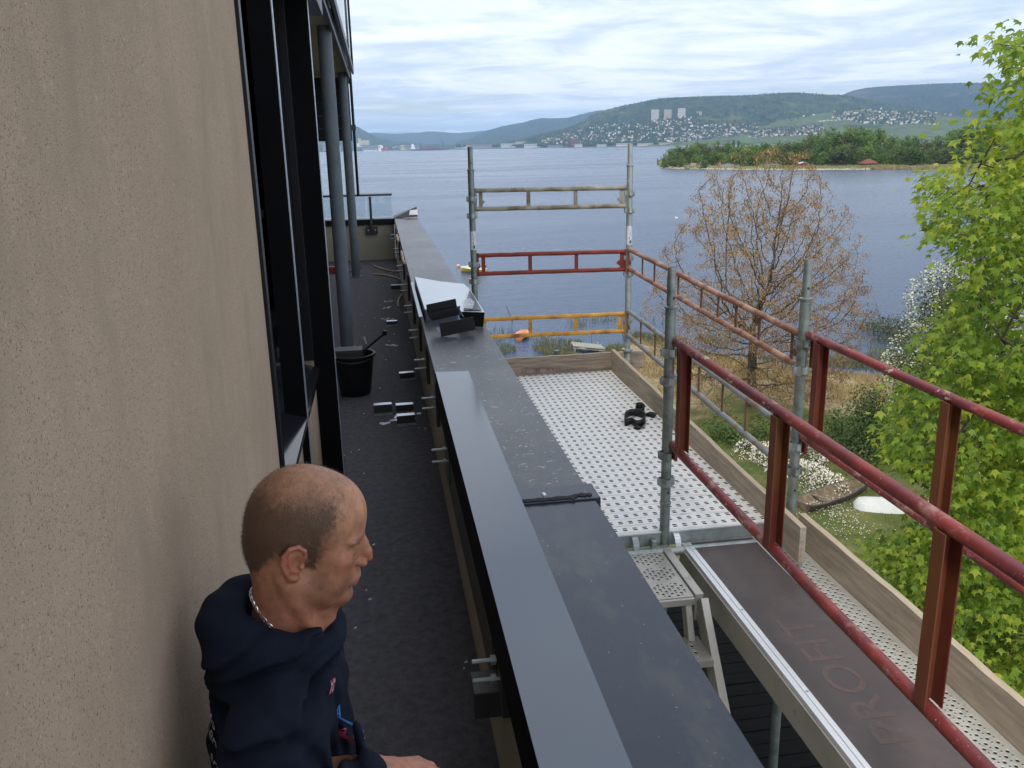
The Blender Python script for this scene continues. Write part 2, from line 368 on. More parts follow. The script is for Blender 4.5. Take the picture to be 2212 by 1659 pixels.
# round columns
def column(x, y, lab):
    t = thing('column', lab, 'column', (x, y, FLOOR), 'columns on the balcony')
    MB().tube([(x, y, FLOOR + .01), (x, y, 1.02)], .060, 28).build('shaft', M['column'], t, smooth=40)
    MB().lathe([(0, .0), (.085, .0), (.085, .012), (.06, .012)], (x, y, FLOOR), 24).build('base_plate', M['column'], t, smooth=30)
column(-.352, 7.87, 'near round grey steel column rising beside the black bucket')
column(-.362, 12.5, 'far round grey steel column in front of the end wall')

# ================================================================== end wall with glass railing
ew = thing('end_wall', 'low plastered end wall with black coping closing the balcony', 'wall', (-.4, 14.45, FLOOR))
MB().box(-1.6, .25, 14.40, 14.62, FLOOR, -1.19).build('wall', M['plaster_grey'], ew)
MB().box(-1.6, .26, 14.37, 14.65, -1.19, -1.10).build('coping', M['black_metal'], ew, bevel=.004)
gr = thing('glass_railing', 'clear glass railing with grey handrail above the end wall', 'railing', (-.4, 14.45, -1.1))
MB().box(-1.6, .24, 14.42, 14.70, -.735, -.705).build('handrail', M['steel_dark'], gr, bevel=.004)
MB().box(-1.6, -.20, 14.66, 14.672, -1.08, -.735).build('pane', M['clear'], gr)
MB().box(-.17, .23, 14.66, 14.672, -1.08, -.735).build('pane', M['clear'], gr)
p_ = MB(); p_.box(-.135, -.095, 14.30, 14.34, -1.27, -.735); p_.build('post', M['steel_dark'], gr, bevel=.003)
p_ = MB(); p_.box(-.21, -.02, 14.34, 14.372, -1.33, -1.21); p_.build('bracket', M['steel_dark'], gr, bevel=.003)
for dx in (-.17, -.06): MB().tube([(dx, 14.34, -1.27), (dx, 14.31, -1.27)], .012, 8).build('bolt', M['steel_bright'], gr)

# ================================================================== parapet
par = thing('parapet', 'low parapet wall with grey sheet metal coping between balcony and scaffold', 'wall', (.43, 6, FLOOR))
MB().box(.255, .60, -.6, 14.40, FLOOR - 3.5, CAPZ - .022).build('wall', M['plaster_grey'], par)
def coping(y0, y1, z, x0a, x0b, x1, mt, drop=.05):
    m_ = MB()
    # top skin and folded drip edges, slightly sloping
    n = 8
    for i in range(n):
        ya = y0 + (y1 - y0) * i / n; yb = y0 + (y1 - y0) * (i + 1) / n
        xa = x0a + (x0b - x0a) * i / n; xb = x0a + (x0b - x0a) * (i + 1) / n
        m_.add([(xa, ya, z), (x1, ya, z), (x1, yb, z), (xb, yb, z), (xa, ya, z - drop), (x1, ya, z - drop), (x1, yb, z - drop), (xb, yb, z - drop)],
               [(0, 1, 2, 3), (0, 3, 7, 4), (1, 5, 6, 2)] + ([(0, 4, 5, 1)] if i == 0 else []) + ([(3, 2, 6, 7)] if i == n - 1 else []))
    return m_.build('coping', mt, par, bevel=.0025)
coping(2.56, 14.5, CAPZ, .231, .262, .630, M['cap_old'])
coping(-.6, 2.50, CAPZ + .004, .231, .231, .632, M['cap_new'])
j = MB(); j.box(.226, .650, 2.49, 2.615, CAPZ - .05, CAPZ + .010); j.build('joint_cover', M['cap_new'], par, bevel=.003)
j = MB()
rj = random.Random(3)
for i in range(46):                                          # the smeared sealant line
    x = .37 + i * .0056
    j.obox((x, 2.505 + (.012 if i > 34 else .0) + rj.uniform(-.004, .004), CAPZ + .011), (.0042, 0, 0), (0, rj.uniform(.006, .013), 0), (0, 0, .0028))
j.build('sealant', M['rubber'], par)
MB().lathe([(0, .006), (.006, .005), (.009, 0)], (.475, 2.55, CAPZ + .010), 12).build('screw_head', M['steel_bright'], par, smooth=40)
# olive cover panels, mounting brackets and bolts on the inner face
for (y0, y1, z1) in ((2.10, 2.95, -1.16), (2.955, 3.80, -1.16)):
    MB().box(.240, .2545, y0, y1, -1.477, z1).build('cover_panel', M['olive'], par, bevel=.002)
for y in (13.2, 11.3, 9.6, 8.2, 7.05, 6.05, 5.15, 4.30, 3.50, 1.90):
    b_ = MB(); b_.box(.235, .256, y - .035, y + .035, -1.40, -1.155)
    br = b_.build('bracket', M['steel_dark'], par, bevel=.002)
    for k in (0, 1):
        z = -1.25 - .055 * k
        q = MB(); q.tube([(.256, y, z), (.165, y, z)], .0062, 8); q.tube([(.225, y, z), (.212, y, z)], .013, 6)
        q.build('bolt', M['galv_lt'], br)
q = MB(); q.box(.172, .2545, 1.96, 2.06, -1.465, -1.385); q.build('clamp', M['steel_dark'], par, bevel=.003)

# new coping sheet being fitted, pale blue-grey
t = thing('coping_sheet', 'long grey-blue folded coping sheet lying along the inner edge of the parapet', 'metal sheet', (.30, 2, CAPZ))
z = CAPZ + .052
c_ = MB()
xa0, xa1 = .228, .388
c_.add([(xa0, 4.17 - .12, z), (xa1, 4.155 - .12, z), (xa1 - .012, .2, z), (xa0 - .012, .2, z),
        (xa0, 4.05, z - .003), (xa1, 4.035, z - .003), (xa1 - .012, .2, z - .003), (xa0 - .012, .2, z - .003)],
       [(0, 1, 2, 3), (7, 6, 5, 4), (0, 4, 5, 1), (1, 5, 6, 2), (2, 6, 7, 3), (3, 7, 4, 0)])
c_.build('top_face', M['sheet'], t)
c_ = MB(); c_.add([(xa0 - .001, 4.05, z - .003), (xa0 - .013, .2, z - .003), (xa0 - .010, .2, z - .175), (xa0 + .002, 4.05, z - .175),
                   (xa0 + .002, 4.05, z - .003), (xa0 - .010, .2, z - .003), (xa0 - .007, .2, z - .175), (xa0 + .005, 4.05, z - .175)],
                  [(0, 1, 2, 3), (7, 6, 5, 4), (0, 4, 5, 1), (1, 5, 6, 2), (2, 6, 7, 3), (3, 7, 4, 0)])
c_.build('inner_fold', M['black_dull'], t)  # same sheet as the top, its shaded side painted black
c_ = MB(); c_.box(xa1 - .016, xa1 - .013, .3, 4.03, CAPZ + .012, z - .003); c_.build('outer_fold', M['sheet'], t)

# ================================================================== offcuts lying on the parapet
def cp(px, py, dz=0.0): return pt(px, py, z=CAPZ + dz)
def quad(a, b, c, d, th=.003):
    a, b, c, d = map(Vector, (a, b, c, d)); n = (b - a).cross(d - a).normalized() * th
    m_ = MB(); m_.add([a, b, c, d, a - n, b - n, c - n, d - n], [(0, 1, 2, 3), (7, 6, 5, 4), (0, 4, 5, 1), (1, 5, 6, 2), (2, 6, 7, 3), (3, 7, 4, 0)]); return m_
def plate(pts, th=.004):
    pts = [Vector(p) for p in pts]; n = len(pts); dn_ = Vector((0, 0, -th)); m_ = MB()
    m_.add(pts + [p + dn_ for p in pts], [tuple(range(n)), tuple(reversed(range(n, 2 * n)))] + [(i, i + n, (i + 1) % n + n, (i + 1) % n) for i in range(n)]); return m_
t = thing('filmed_sheet', 'large folded sheet with white protective film lying across the parapet', 'metal sheet', cp(960, 660), 'flashing offcuts on the parapet')
T_ = [cp(896, 598, .105), cp(950, 607.6, .105), cp(1002, 613, .100), cp(1014.5, 624, .100), cp(1047, 674.6, .095), cp(993, 673, .100), cp(976, 655, .100), cp(918, 668, .100)]
plate(T_).build('filmed_face', M['pale_sheet'], t)
dn = Vector((0, 0, -.10))
quad(T_[0], T_[7], T_[7] + dn * .9, T_[0] + dn).build('side_fold', M['black_metal'], t)
quad(T_[5], T_[4], T_[4] + Vector((-.012, 0, -.094)), T_[5] + dn * .9).build('front_fold', M['black_metal'], t)
up = Vector((0, 0, .003))
quad(cp(1014.5, 627, .103) + up, cp(1041, 671, .099) + up, cp(1001, 671, .103) + up, cp(1006, 652, .103) + up, .001).build('dark_patch', M['cap_new'], t)
f_ = MB(); up = Vector((0, 0, .007))
f_.add([cp(1004, 650, .104) + up, cp(1016, 646, .104) + up, cp(1026, 655, .102) + up, cp(1021, 669, .102) + up, cp(1002, 668, .104) + up], [(0, 1, 2, 3, 4)]); f_.build('torn_film', M['film'], t)
a = cp(892.7, 610, .055); b_ = cp(912.5, 684, .055)
t = thing('edge_strip', 'narrow bright strip of sheet standing on the inner edge of the parapet', 'metal strip', tuple(b_), 'flashing offcuts on the parapet')
a0, b0 = cp(887.5, 611, .055), cp(905.5, 685, .055)
quad(a0, a, b_, b0).build('strip', M['pale_blue_white'], t)
quad(a0, b0, b0 + Vector((0.004, 0, -.07)), a0 + Vector((.004, 0, -.07))).build('fold', M['black_metal'], t)
Y0 = pt(952.9, 727.9, z=CAPZ).y; yp = lambda px, py, y: pt(px, py, y=y)
t = thing('channel_offcut', 'front black channel offcut with pale inside lying on the coping', 'metal channel', tuple(yp(953, 727.9, Y0)), 'flashing offcuts on the parapet')
quad(yp(948.5, 699, Y0), yp(1022.5, 684.2, Y0 + .03), yp(1027.5, 711.4, Y0 + .03), yp(952.9, 727.9, Y0)).build('front_flange', M['black_metal'], t)
quad(yp(952.9, 726.5, Y0 + .002), yp(1027, 710.4, Y0 + .032), yp(988.6, 680, Y0 + .20), yp(931.8, 693.2, Y0 + .19)).build('web', M['sheet'], t)
quad(yp(922.7, 676, Y0 + .19), yp(988, 662.6, Y0 + .20), yp(988.6, 681, Y0 + .20), yp(932.2, 693.7, Y0 + .19)).build('rear_flange', M['black_metal'], t)
t = thing('channel_offcut', 'rear black channel offcut stacked behind the pale-lined one', 'metal channel', tuple(yp(922, 676, Y0 + .22)), 'flashing offcuts on the parapet')
quad(yp(920.2, 658.2, Y0 + .215), yp(984.1, 644.9, Y0 + .225), yp(987.3, 663, Y0 + .225), yp(923, 677, Y0 + .215)).build('front_flange', M['black_metal'], t)
quad(yp(987, 662, Y0 + .23), yp(993.5, 660.5, Y0 + .30), yp(992, 672, Y0 + .30), yp(988, 678, Y0 + .23)).build('side_tab', M['black_metal'], t)
quad(yp(988, 681, Y0 + .215), yp(1001, 684, Y0 + .10), yp(993, 668, Y0 + .30), yp(987, 664, Y0 + .30)).build('web', M['sheet'], t)
# end piece at the far corner
t = thing('corner_flashing', 'raised black corner flashing with a white torn tag at the far end of the parapet', 'metal flashing', (.42, 14.5, CAPZ), 'flashing offcuts on the parapet')
m_ = MB(); m_.add([(.25, 14.35, CAPZ + .01), (.64, 14.40, CAPZ + .02), (.64, 14.7, CAPZ + .16), (.25, 14.6, CAPZ + .03),
                   (.25, 14.37, CAPZ + .005), (.64, 14.42, CAPZ + .015), (.64, 14.72, CAPZ + .155), (.25, 14.62, CAPZ + .025)],
                  [(0, 1, 2, 3), (7, 6, 5, 4), (0, 4, 5, 1), (1, 5, 6, 2), (2, 6, 7, 3), (3, 7, 4, 0)])
m_.build('flashing', M['black_metal'], t)
quad((.50, 14.38, CAPZ + .05), (.64, 14.39, CAPZ + .05), (.64, 14.45, CAPZ + .13), (.52, 14.45, CAPZ + .12)).build('torn_tag', M['white_paint'], t)
for k in (0, 1): MB().bar((.43 + k * .05, 14.05, CAPZ + .006), (.50 + k * .05, 14.22, CAPZ + .006), .012, .006).build('red_tie', M['red_plastic'], t)

# ================================================================== things on the balcony floor
def zed(px, py, yaw, lab, w_=.062, h=.075):
    p = pt(px, py, z=FLOOR)
    t = thing('zed_bracket', lab, 'steel bracket', tuple(p), 'folded steel brackets on the balcony floor')
    rot = Matrix.Rotation(yaw, 3, 'Z')
    def pl(name, x0, x1, y0, y1, z0, z1, mt):
        m_ = MB(); m_.box(x0, x1, y0, y1, z0, z1)
        m_.v = [tuple(rot @ Vector(v) + p) for v in m_.v]; return m_.build(name, mt, t, bevel=.0008)
    pl('foot_plate', -w_, w_, -.055, 0, .001, .005, M['galv'])
    pl('riser', -w_, w_, -.002, .002, .005, h, M['steel_dark'])  # one folded steel: shaded riser painted dark, sky-lit top plate painted bright
    pl('top_plate', -w_, w_, .002, .055, h - .004, h, M['steel_bright'])
    pl('slot', -.010, .010, -.034, -.022, .0051, .0056, M['black_dull'])
zed(828, 893, .05, 'lone folded steel bracket left of the paired ones', .062, .062)
zed(875, 890, .04, 'folded steel bracket behind its twin near the washers', .060, .052)
zed(878, 915, .06, 'nearest folded steel bracket beside the washers', .060, .056)
zed(880, 818, .12, 'folded steel bracket lying apart further up the floor', .058, .048)
zed(847, 702, .02, 'small bright-topped steel bracket in the middle of the floor', .055, .04)
zed(855, 626, .0, 'dark steel bracket near the parapet beyond the filmed sheet', .06, .06)
zed(846, 556, .0, 'farthest steel bracket lying between the two tan hoses', .06, .03)
def washer(px, py, k):
    p = pt(px, py, z=FLOOR)
    m_ = MB(); m_.lathe([(.008, .001), (.008, .004), (.016, .004), (.016, .001), (.008, .001)], p, 14)
    o = m_.build('washer', M['steel_bright'], None, smooth=30)
    me_loc = Vector(p)
    o.data.transform(Matrix.Translation(-me_loc)); o.location = me_loc
    tag(o, 'small bright zinc washer scattered beside the folded brackets', 'washer', 'washers on the balcony floor')
for k, (px, py) in enumerate(((825, 915), (832, 916), (838, 914), (847, 909), (853, 908), (856, 903), (858, 900), (893, 905), (905, 894), (829, 917))): washer(px, py, k)
def scraps():
    r_ = random.Random(11); m_ = MB()
    for i in range(45):
        y = r_.uniform(2.2, 13.5); x = r_.uniform(-.30, .22)
        m_.obox((x, y, FLOOR + .004), (r_.uniform(.002, .006), r_.uniform(-.004, .004), 0), (0, r_.uniform(.001, .003), 0), (0, 0, .002))
    for (px, py, n) in ((838, 690, 7), (842, 652, 5), (848, 748, 5), (832, 666, 6)):
        p = pt(px, py, z=FLOOR)
        for i in range(n): m_.obox((p.x + r_.uniform(-.06, .06), p.y + r_.uniform(-.05, .05), FLOOR + .005), (r_.uniform(.008, .02), r_.uniform(-.01, .01), 0), (0, .005, 0), (0, 0, .003))
    o = m_.build('litter', M['white_paint']); tag(o, 'small pale scraps and chips scattered over the dark carpet', 'litter', kind='stuff')
scraps()
def hose(name, lab, pix, r_=.012, plane=None, cat='hose offcut', mt='pipe_tan', group='tan hose offcuts on the balcony'):
    pts = [plane(*q) for q in pix]
    out = []
    for i in range(len(pts) - 1):
        for k in range(4):
            t_ = k / 4; p0 = pts[max(i - 1, 0)]; p1 = pts[i]; p2 = pts[i + 1]; p3 = pts[min(i + 2, len(pts) - 1)]
            out.append(.5 * ((2 * p1) + (p2 - p0) * t_ + (2 * p0 - 5 * p1 + 4 * p2 - p3) * t_ ** 2 + (3 * p1 - p0 - 3 * p2 + p3) * t_ ** 3))
    out.append(pts[-1])
    m_ = MB().tube([tuple(q) for q in out], r_, 8); o = m_.build(name, M[mt], None, smooth=50)
    c = Vector(out[0]); o.data.transform(Matrix.Translation(-c)); o.location = c
    tag(o, lab, cat, group)
fl = lambda px, py: pt(px, py, z=FLOOR + .014)
hose('hose_offcut', 'upper tan hose offcut lying near the end wall', [(807, 573), (820, 579), (838, 584), (852, 586), (872, 589)], plane=fl)
hose('hose_offcut', 'longer tan hose offcut curling towards the parapet foot', [(806, 592), (830, 594), (850, 598), (862, 602), (872, 607)], plane=fl)
hose('hose_offcut', 'short curved tan hose offcut against the parapet foot', [(869, 636), (862, 645), (860, 655), (861, 663)], plane=fl, r_=.011)
wl = lambda px, py: pt(px, py, x=.215)
hose('hose_offcut', 'nearer tan hose piece hooked on a parapet bracket', [(867, 544), (869, 553), (870, 560), (874, 568)], plane=wl, r_=.014)
hose('hose_offcut', 'farther tan hose piece hooked on a parapet bracket', [(857, 508), (859, 515), (860, 521)], plane=wl, r_=.014)
# bucket with tools
bp = Vector((-.245, 6.30, FLOOR))
t = thing('bucket', 'black rubber bucket standing by the near column', 'bucket', tuple(bp))
MB().lathe([(0, .006), (.105, 0), (.112, .01), (.150, .29), (.165, .295), (.165, .31), (.148, .31), (.142, .29), (.10, .02), (0, .02)], bp, 28).build('tub', M['bucket'], t, smooth=40)
MB().tube([(bp.x + .15 * math.cos(a), bp.y - .16 * math.sin(a) - .0, bp.z + .30 - .03 * math.sin(a)) for a in [i * math.pi / 12 for i in range(13)]], .006, 6).build('handle', M['steel_dark'], t, smooth=40)
t = thing('hand_tool', 'long-handled tool with dark grip sticking out of the bucket', 'tool', (bp.x + .05, bp.y, bp.z + .25))
MB().tube([(bp.x + .02, bp.y, bp.z + .10), (bp.x + .10, bp.y + .05, bp.z + .33), (bp.x + .235, bp.y + .12, bp.z + .42)], [.008, .008, .010], 8).build('shaft', M['black_metal'], t, smooth=40)
MB().lathe([(0, 0), (.016, .0), (.02, .03), (.012, .035), (0, .036)], (bp.x + .24, bp.y + .12, bp.z + .41), 10).build('grip', M['bucket'], t, smooth=40)
t = thing('tool_box', 'open grey box of fittings resting in the mouth of the bucket', 'box', (bp.x - .03, bp.y, bp.z + .30))
MB().box(bp.x - .13, bp.x + .07, bp.y - .06, bp.y + .08, bp.z + .27, bp.z + .345).build('box', M['steel_dark'], t, bevel=.004)
MB().tube([(bp.x + .07, bp.y + .02, bp.z + .33), (bp.x + .10, bp.y + .02, bp.z + .37), (bp.x + .085, bp.y + .04, bp.z + .42)], .008, 7).build('hook', M['galv'], t)
# leaning white sheet
lp = pt(735, 772, z=FLOOR)
t = thing('leaning_sheet', 'narrow white sheet leaning behind the black fin beside the bucket', 'sheet', (-.36, 6.0, FLOOR))
quad((-.40, 5.9, FLOOR + .36), (-.372, 5.9, FLOOR + .62), (-.345, 5.88, FLOOR + .38), (-.40, 5.8, FLOOR + .28)).build('sheet', M['pale_blue_white'], t)
# red tool by the far column
p = pt(722, 590, z=FLOOR)
t = thing('power_tool', 'small red power tool lying beside the near column', 'tool', tuple(p))
MB().box(p.x - .12, p.x + .05, p.y - .05, p.y + .05, FLOOR, FLOOR + .10).build('body', M['red_plastic'], t, bevel=.012)
MB().box(p.x + .05, p.x + .11, p.y - .03, p.y + .03, FLOOR + .01, FLOOR + .07).build('head', M['steel_dark'], t, bevel=.006)
MB().tube([(p.x + .11, p.y, FLOOR + .02), (p.x + .3, p.y - .05, FLOOR + .01), (p.x + .40, p.y + .05, FLOOR + .06), (p.x + .38, p.y + .2, FLOOR + .1), (p.x + .26, p.y + .2, FLOOR + .08)], .006, 6).build('cord', M['bucket'], t, smooth=60)
# ================================================================== scaffold standards
def standard(x, y, ztop, cups, zspig, zbot, lab, mt, sticker=None, ring=None, holes=()):
    t = thing('scaffold_standard', lab, 'scaffold pole', (x, y, zbot), 'galvanised scaffold standards')
    MB().tube([(x, y, zbot), (x, y, zspig)], .0242, 24).build('tube', mt, t, smooth=40)
    m_ = MB(); m_.lathe([(.0165, zspig), (.0195, zspig + .002), (.0195, ztop - .004), (.018, ztop), (.0155, ztop), (.0155, zspig)], (x, y, 0), 24)
    m_.build('spigot', mt, t, smooth=40)
    MB().lathe([(.0242, zspig - .012), (.029, zspig - .010), (.0295, zspig - .002), (.0195, zspig + .002)], (x, y, 0), 24).build('collar', mt, t, smooth=50)
    if ring: MB().lathe([(.0242, ring - .006), (.028, ring - .004), (.028, ring + .004), (.0242, ring + .006)], (x, y, 0), 24).build('joint_ring', mt, t, smooth=50)
    cup = None
    for zc in cups:
        m_ = MB()
        # four-lobed open cup
        n = 48; prof = []
        for k in range(n):
            a = 2 * math.pi * k / n
            r_ = .0355 + .0065 * max(-1, min(1, 2.6 * math.cos(4 * a)))
            prof.append((r_ * math.cos(a), r_ * math.sin(a)))
        h = .034
        for (s_, zz) in ((1.0, 0), (1.0, h), (.90, h), (.90, .008)):
            m_.v += [(x + u * s_, y + v * s_, zc - h / 2 + zz) for u, v in prof]; 
        for r0 in range(3):
            for k in range(n):
                k2 = (k + 1) % n; m_.f.append((r0 * n + k, r0 * n + k2, (r0 + 1) * n + k2, (r0 + 1) * n + k)); m_.fm.append(0)
        o_ = len(m_.v); m_.v += [(x + .024 * math.cos(2 * math.pi * k / n), y + .024 * math.sin(2 * math.pi * k / n), zc - h / 2 - .012) for k in range(n)]
        m_.v += [(x + .024 * math.cos(2 * math.pi * k / n), y + .024 * math.sin(2 * math.pi * k / n), zc - h / 2 + .010) for k in range(n)]
        for k in range(n):
            k2 = (k + 1) % n
            m_.f.append((k, k2, o_ + k2, o_ + k)); m_.fm.append(0)
            m_.f.append((3 * n + k, 3 * n + k2, o_ + n + k2, o_ + n + k)); m_.fm.append(0)
        m_.build('lock_cup', M['galv_lt'] if rnd.random() < .5 else mt, t, smooth=35)
    for (zh, ang) in holes:
        r_ = .0197 if zh > zspig else .0244
        c = Vector((x + math.cos(ang) * r_, y + math.sin(ang) * r_, zh)); u = Vector((-math.sin(ang), math.cos(ang), 0)); nrm = Vector((math.cos(ang), math.sin(ang), 0))
        m_ = MB(); m_.v = [tuple(c + u * .0065 * math.cos(2 * math.pi * k / 14) + Vector((0, 0, .0065)) * math.sin(2 * math.pi * k / 14) + nrm * (.0003 - .0000 * k)) for k in range(14)]
        m_.f = [tuple(range(14))]; m_.fm = [0]; m_.build('pin_hole', M['rubber'], t)
    if sticker:
        z0, z1, ang = sticker; r_ = .02445
        m_ = MB(); n = 10; w = 1.15
        m_.v = [(x + r_ * math.cos(ang - w + 2 * w * k / n), y + r_ * math.sin(ang - w + 2 * w * k / n), zz) for zz in (z0, z1) for k in range(n + 1)]
        m_.f = [(k, k + 1, n + 2 + k, n + 1 + k) for k in range(n)]; m_.fm = [0] * n
        st = m_.build('sticker', M['sticker'], t, smooth=60)
        def wrapped(txt, size, zc, dang, mt_, nm):
            me = text_mesh(txt, size)
            off = np.array(world_loc(st))
            for v in me.vertices:
                u, q = v.co.x, v.co.y                      # text runs upwards, glyph height wraps round the tube
                a = ang + dang - q / r_
                v.co = Vector((x + (r_ + .0004) * math.cos(a), y + (r_ + .0004) * math.sin(a), zc + u)) - Vector(off)
            me.materials.clear(); me.materials.append(mt_); link(nm, me, st)
        L_ = z1 - z0
        wrapped('HAKI', .050, z0 + L_ * .63, .0, M['print_blue'], 'lettering')
        m_ = MB(); a0 = ang - .15; a1 = ang + .55
        m_.v = [(x + (r_ + .0003) * math.cos(a), y + (r_ + .0003) * math.sin(a), zz) for zz in (z0 + L_ * .06, z0 + L_ * .24) for a in (a0, (a0 + a1) / 2, a1)]
        m_.f = [(0, 1, 4, 3), (1, 2, 5, 4)]; m_.fm = [0, 0]; m_.build('printed_square', M['print_dark'], st)
    return t
FACE = -math.pi / 2
zz = lambda px, py, x, y: pt(px, py, y=y).z
NPx, NPy, P2x, P2y, FLx, FRx, FYy = 1.292, 3.72, 1.925, 3.68, .713, 1.957, 6.68
standard(NPx, NPy, zz(1451, 577, 0, NPy), [zz(1446, v, 0, NPy) for v in (760, 821, 981, 1038)], zz(1448, 661, 0, NPy), -4.0,
         'nearest galvanised scaffold pole, standing in the middle between metal deck and plywood platform', M['galv'], ring=zz(1440, 1085, 0, NPy), holes=((zz(1452, 643, 0, NPy), FACE + .35), (zz(1437, 1061, 0, NPy), FACE + .2)))
standard(P2x, P2y, zz(1738, 560, 0, P2y), [zz(1720, v, 0, P2y) for v in (740, 798, 961, 1015)], zz(1730, 643, 0, P2y), -17.0,
         'right-hand near galvanised scaffold pole at the wooden toe board', M['galv'], holes=((zz(1735, 622, 0, P2y), FACE - .05), (zz(1705, 1056, 0, P2y), FACE)))
standard(FLx, FYy, zz(1017, 317, 0, FYy), [zz(1022, v, 0, FYy) for v in (429, 465.6, 570.5, 607, 700, 735)], zz(1018, 365.6, 0, FYy), -17.0,
         'far left scaffold pole with a sticker, beside the parapet coping', M['galv'], sticker=(zz(1022, 539, 0, FYy), zz(1022, 499, 0, FYy), FACE + .0), holes=((zz(1019, 352, 0, FYy), FACE),))
standard(FRx, FYy, zz(1363, 310, 0, FYy), [zz(1358, v, 0, FYy) for v in (417.7, 454, 556, 590.6, 690.7, 722.6)], zz(1362, 355.5, 0, FYy), -17.0,
         'far right scaffold pole with a sticker at the corner of the deck', M['galv_lt'], sticker=(zz(1358, 528, 0, FYy), zz(1358, 488, 0, FYy), FACE + .0), ring=zz(1354, 775, 0, FYy))
# stub of a further standard behind the end toe board, and green base coupler
s0 = pt(1203, 757, y=6.92)
t = thing('pole_stub', 'short dark pole end poking up behind the end toe board', 'scaffold pole', (s0.x, s0.y, s0.z - .4))
MB().tube([(s0.x, s0.y, s0.z - .4), (s0.x, s0.y, s0.z)], .021, 18).build('tube', M['galv'], t, smooth=40)
t = thing('green_coupler', 'green painted coupler on the far right pole foot outside the toe board', 'coupler', (FRx + .0, 6.83, -1.86))
MB().box(FRx - .03, FRx + .03, 6.845, 6.88, -1.86, -1.70).build('body', mat('faded_green_paint', (.22, .30, .17), .6, var=.2, scale=20), t, bevel=.006)
MB().lathe([(.026, -1.66), (.045, -1.64), (.045, -1.625), (.026, -1.62)], (FRx, FYy, 0), 16).build('flange', M['galv_lt'], t, smooth=40)

# ================================================================== guard rail frames
def frame(lab, p0, p1, dz, ups, mt, r_=.0168, group='scaffold guard rail frames', upw=.030, mt_up=None, flat=True, slope0=0, cat='guard rail', hooks=True, chan=False):
    """two parallel tubes from p0 to p1 (top) with the lower one dz below, and uprights at fractions ups"""
    p0, p1 = Vector(p0), Vector(p1); d = p1 - p0; u = d.normalized(); side = Vector((-u.y, u.x, 0)).normalized()
    t = thing('guard_rail_frame', lab, cat, tuple(p0 - Vector((0, 0, dz))), group)
    rr = random.Random(int(abs(p0.x * 97 + p0.z * 1000)))
    for k in (0, 1):
        o = Vector((0, 0, -dz * k)); n = 14
        pts = [p0 + d * i / n + o + Vector((0, 0, rr.uniform(-.0012, .0012))) for i in range(n + 1)]
        MB().tube(pts, r_, 16).build('rail', mt, t, smooth=40)
    for f in ups:
        a = p0 + d * f
        if chan:      # bent channel: two flanges and a web
            m_ = MB(); w = upw
            m_.bar(a - side * .0 + Vector((0, 0, -dz + r_ * .6)) - u * w / 2, a + Vector((0, 0, -r_ * .6)) - u * w / 2, .052, .004, up=u)
            m_.bar(a + side * .024 + Vector((0, 0, -dz + r_ * .6)), a + side * .024 + Vector((0, 0, -r_ * .6)), .004, w, up=u)
            m_.bar(a - side * .024 + Vector((0, 0, -dz + r_ * .6)), a - side * .024 + Vector((0, 0, -r_ * .6)), .004, w, up=u)
            m_.build('upright', mt_up or mt, t, bevel=.0015)
        else:
            m_ = MB(); m_.bar(a + Vector((0, 0, -dz + r_ * .5)), a + Vector((0, 0, -r_ * .5)), .006, upw, up=u)
            m_.build('upright', mt_up or mt, t, bevel=.001)
    if hooks:
        for f in (0, 1):
            a = p0 + d * f
            m_ = MB(); m_.bar(a + Vector((0, 0, .018)), a + Vector((0, 0, -dz - .02)), .012, .016, up=u); 
            if len(ups) and not chan:
                s_ = 1 if f == 0 else -1
                m_.obox(a + u * s_ * .045 + Vector((0, 0, -dz * .62)), u * .012 + Vector((0, 0, .012)), Vector((0, 0, .012)) - u * .012, side * .004)
            m_.build('hook_plate', mt_up or mt, t, bevel=.001)
    return t
def endx(px, py): return pt(px, py, y=FYy).x
ups = [(endx(v, 430) - .745) / (1.925 - .745) for v in (1038.4, 1141.5, 1243.3, 1343)]
frame('top rail frame at the far end, weathered pale olive', (.745, FYy, -.322), (1.925, FYy, -.334), .139, ups, M['rail_white'])
frame('middle rail frame at the far end, dark red paint', (.745, FYy, -.815), (1.925, FYy, -.829), .142, [u + .005 for u in ups], M['rail_red'])
frame('lowest rail frame at the far end, orange-yellow paint', (.745, FYy, -1.322), (1.925, FYy, -1.333), .142, ups, M['rail_orange'])
yy = lambda px, py: pt(px, py, x=1.95).y
y0, y1 = 6.64, 3.74; fy = lambda y: (y0 - y) / (y0 - y1)
frame('long upper side rail frame on the right, flaking pinkish rust, between far and near poles', (1.945, y0, -.808), (1.945, y1, -.890), .154,
      [fy(yy(v, 640)) for v in (1388, 1414, 1466, 1517, 1554, 1594, 1646)] + [.972], M['rail_pink'], mt_up=M['rail_brown'], upw=.026)
frame('long lower side rail frame on the right, blue-grey with rusty patches', (1.945, y0, -1.300), (1.945, y1, -1.386), .202,
      [fy(yy(v, 800)) for v in (1384, 1415, 1466, 1512, 1565, 1618)] + [.972], M['rail_blue'], mt_up=M['rail_brown'], upw=.026, r_=.0175)
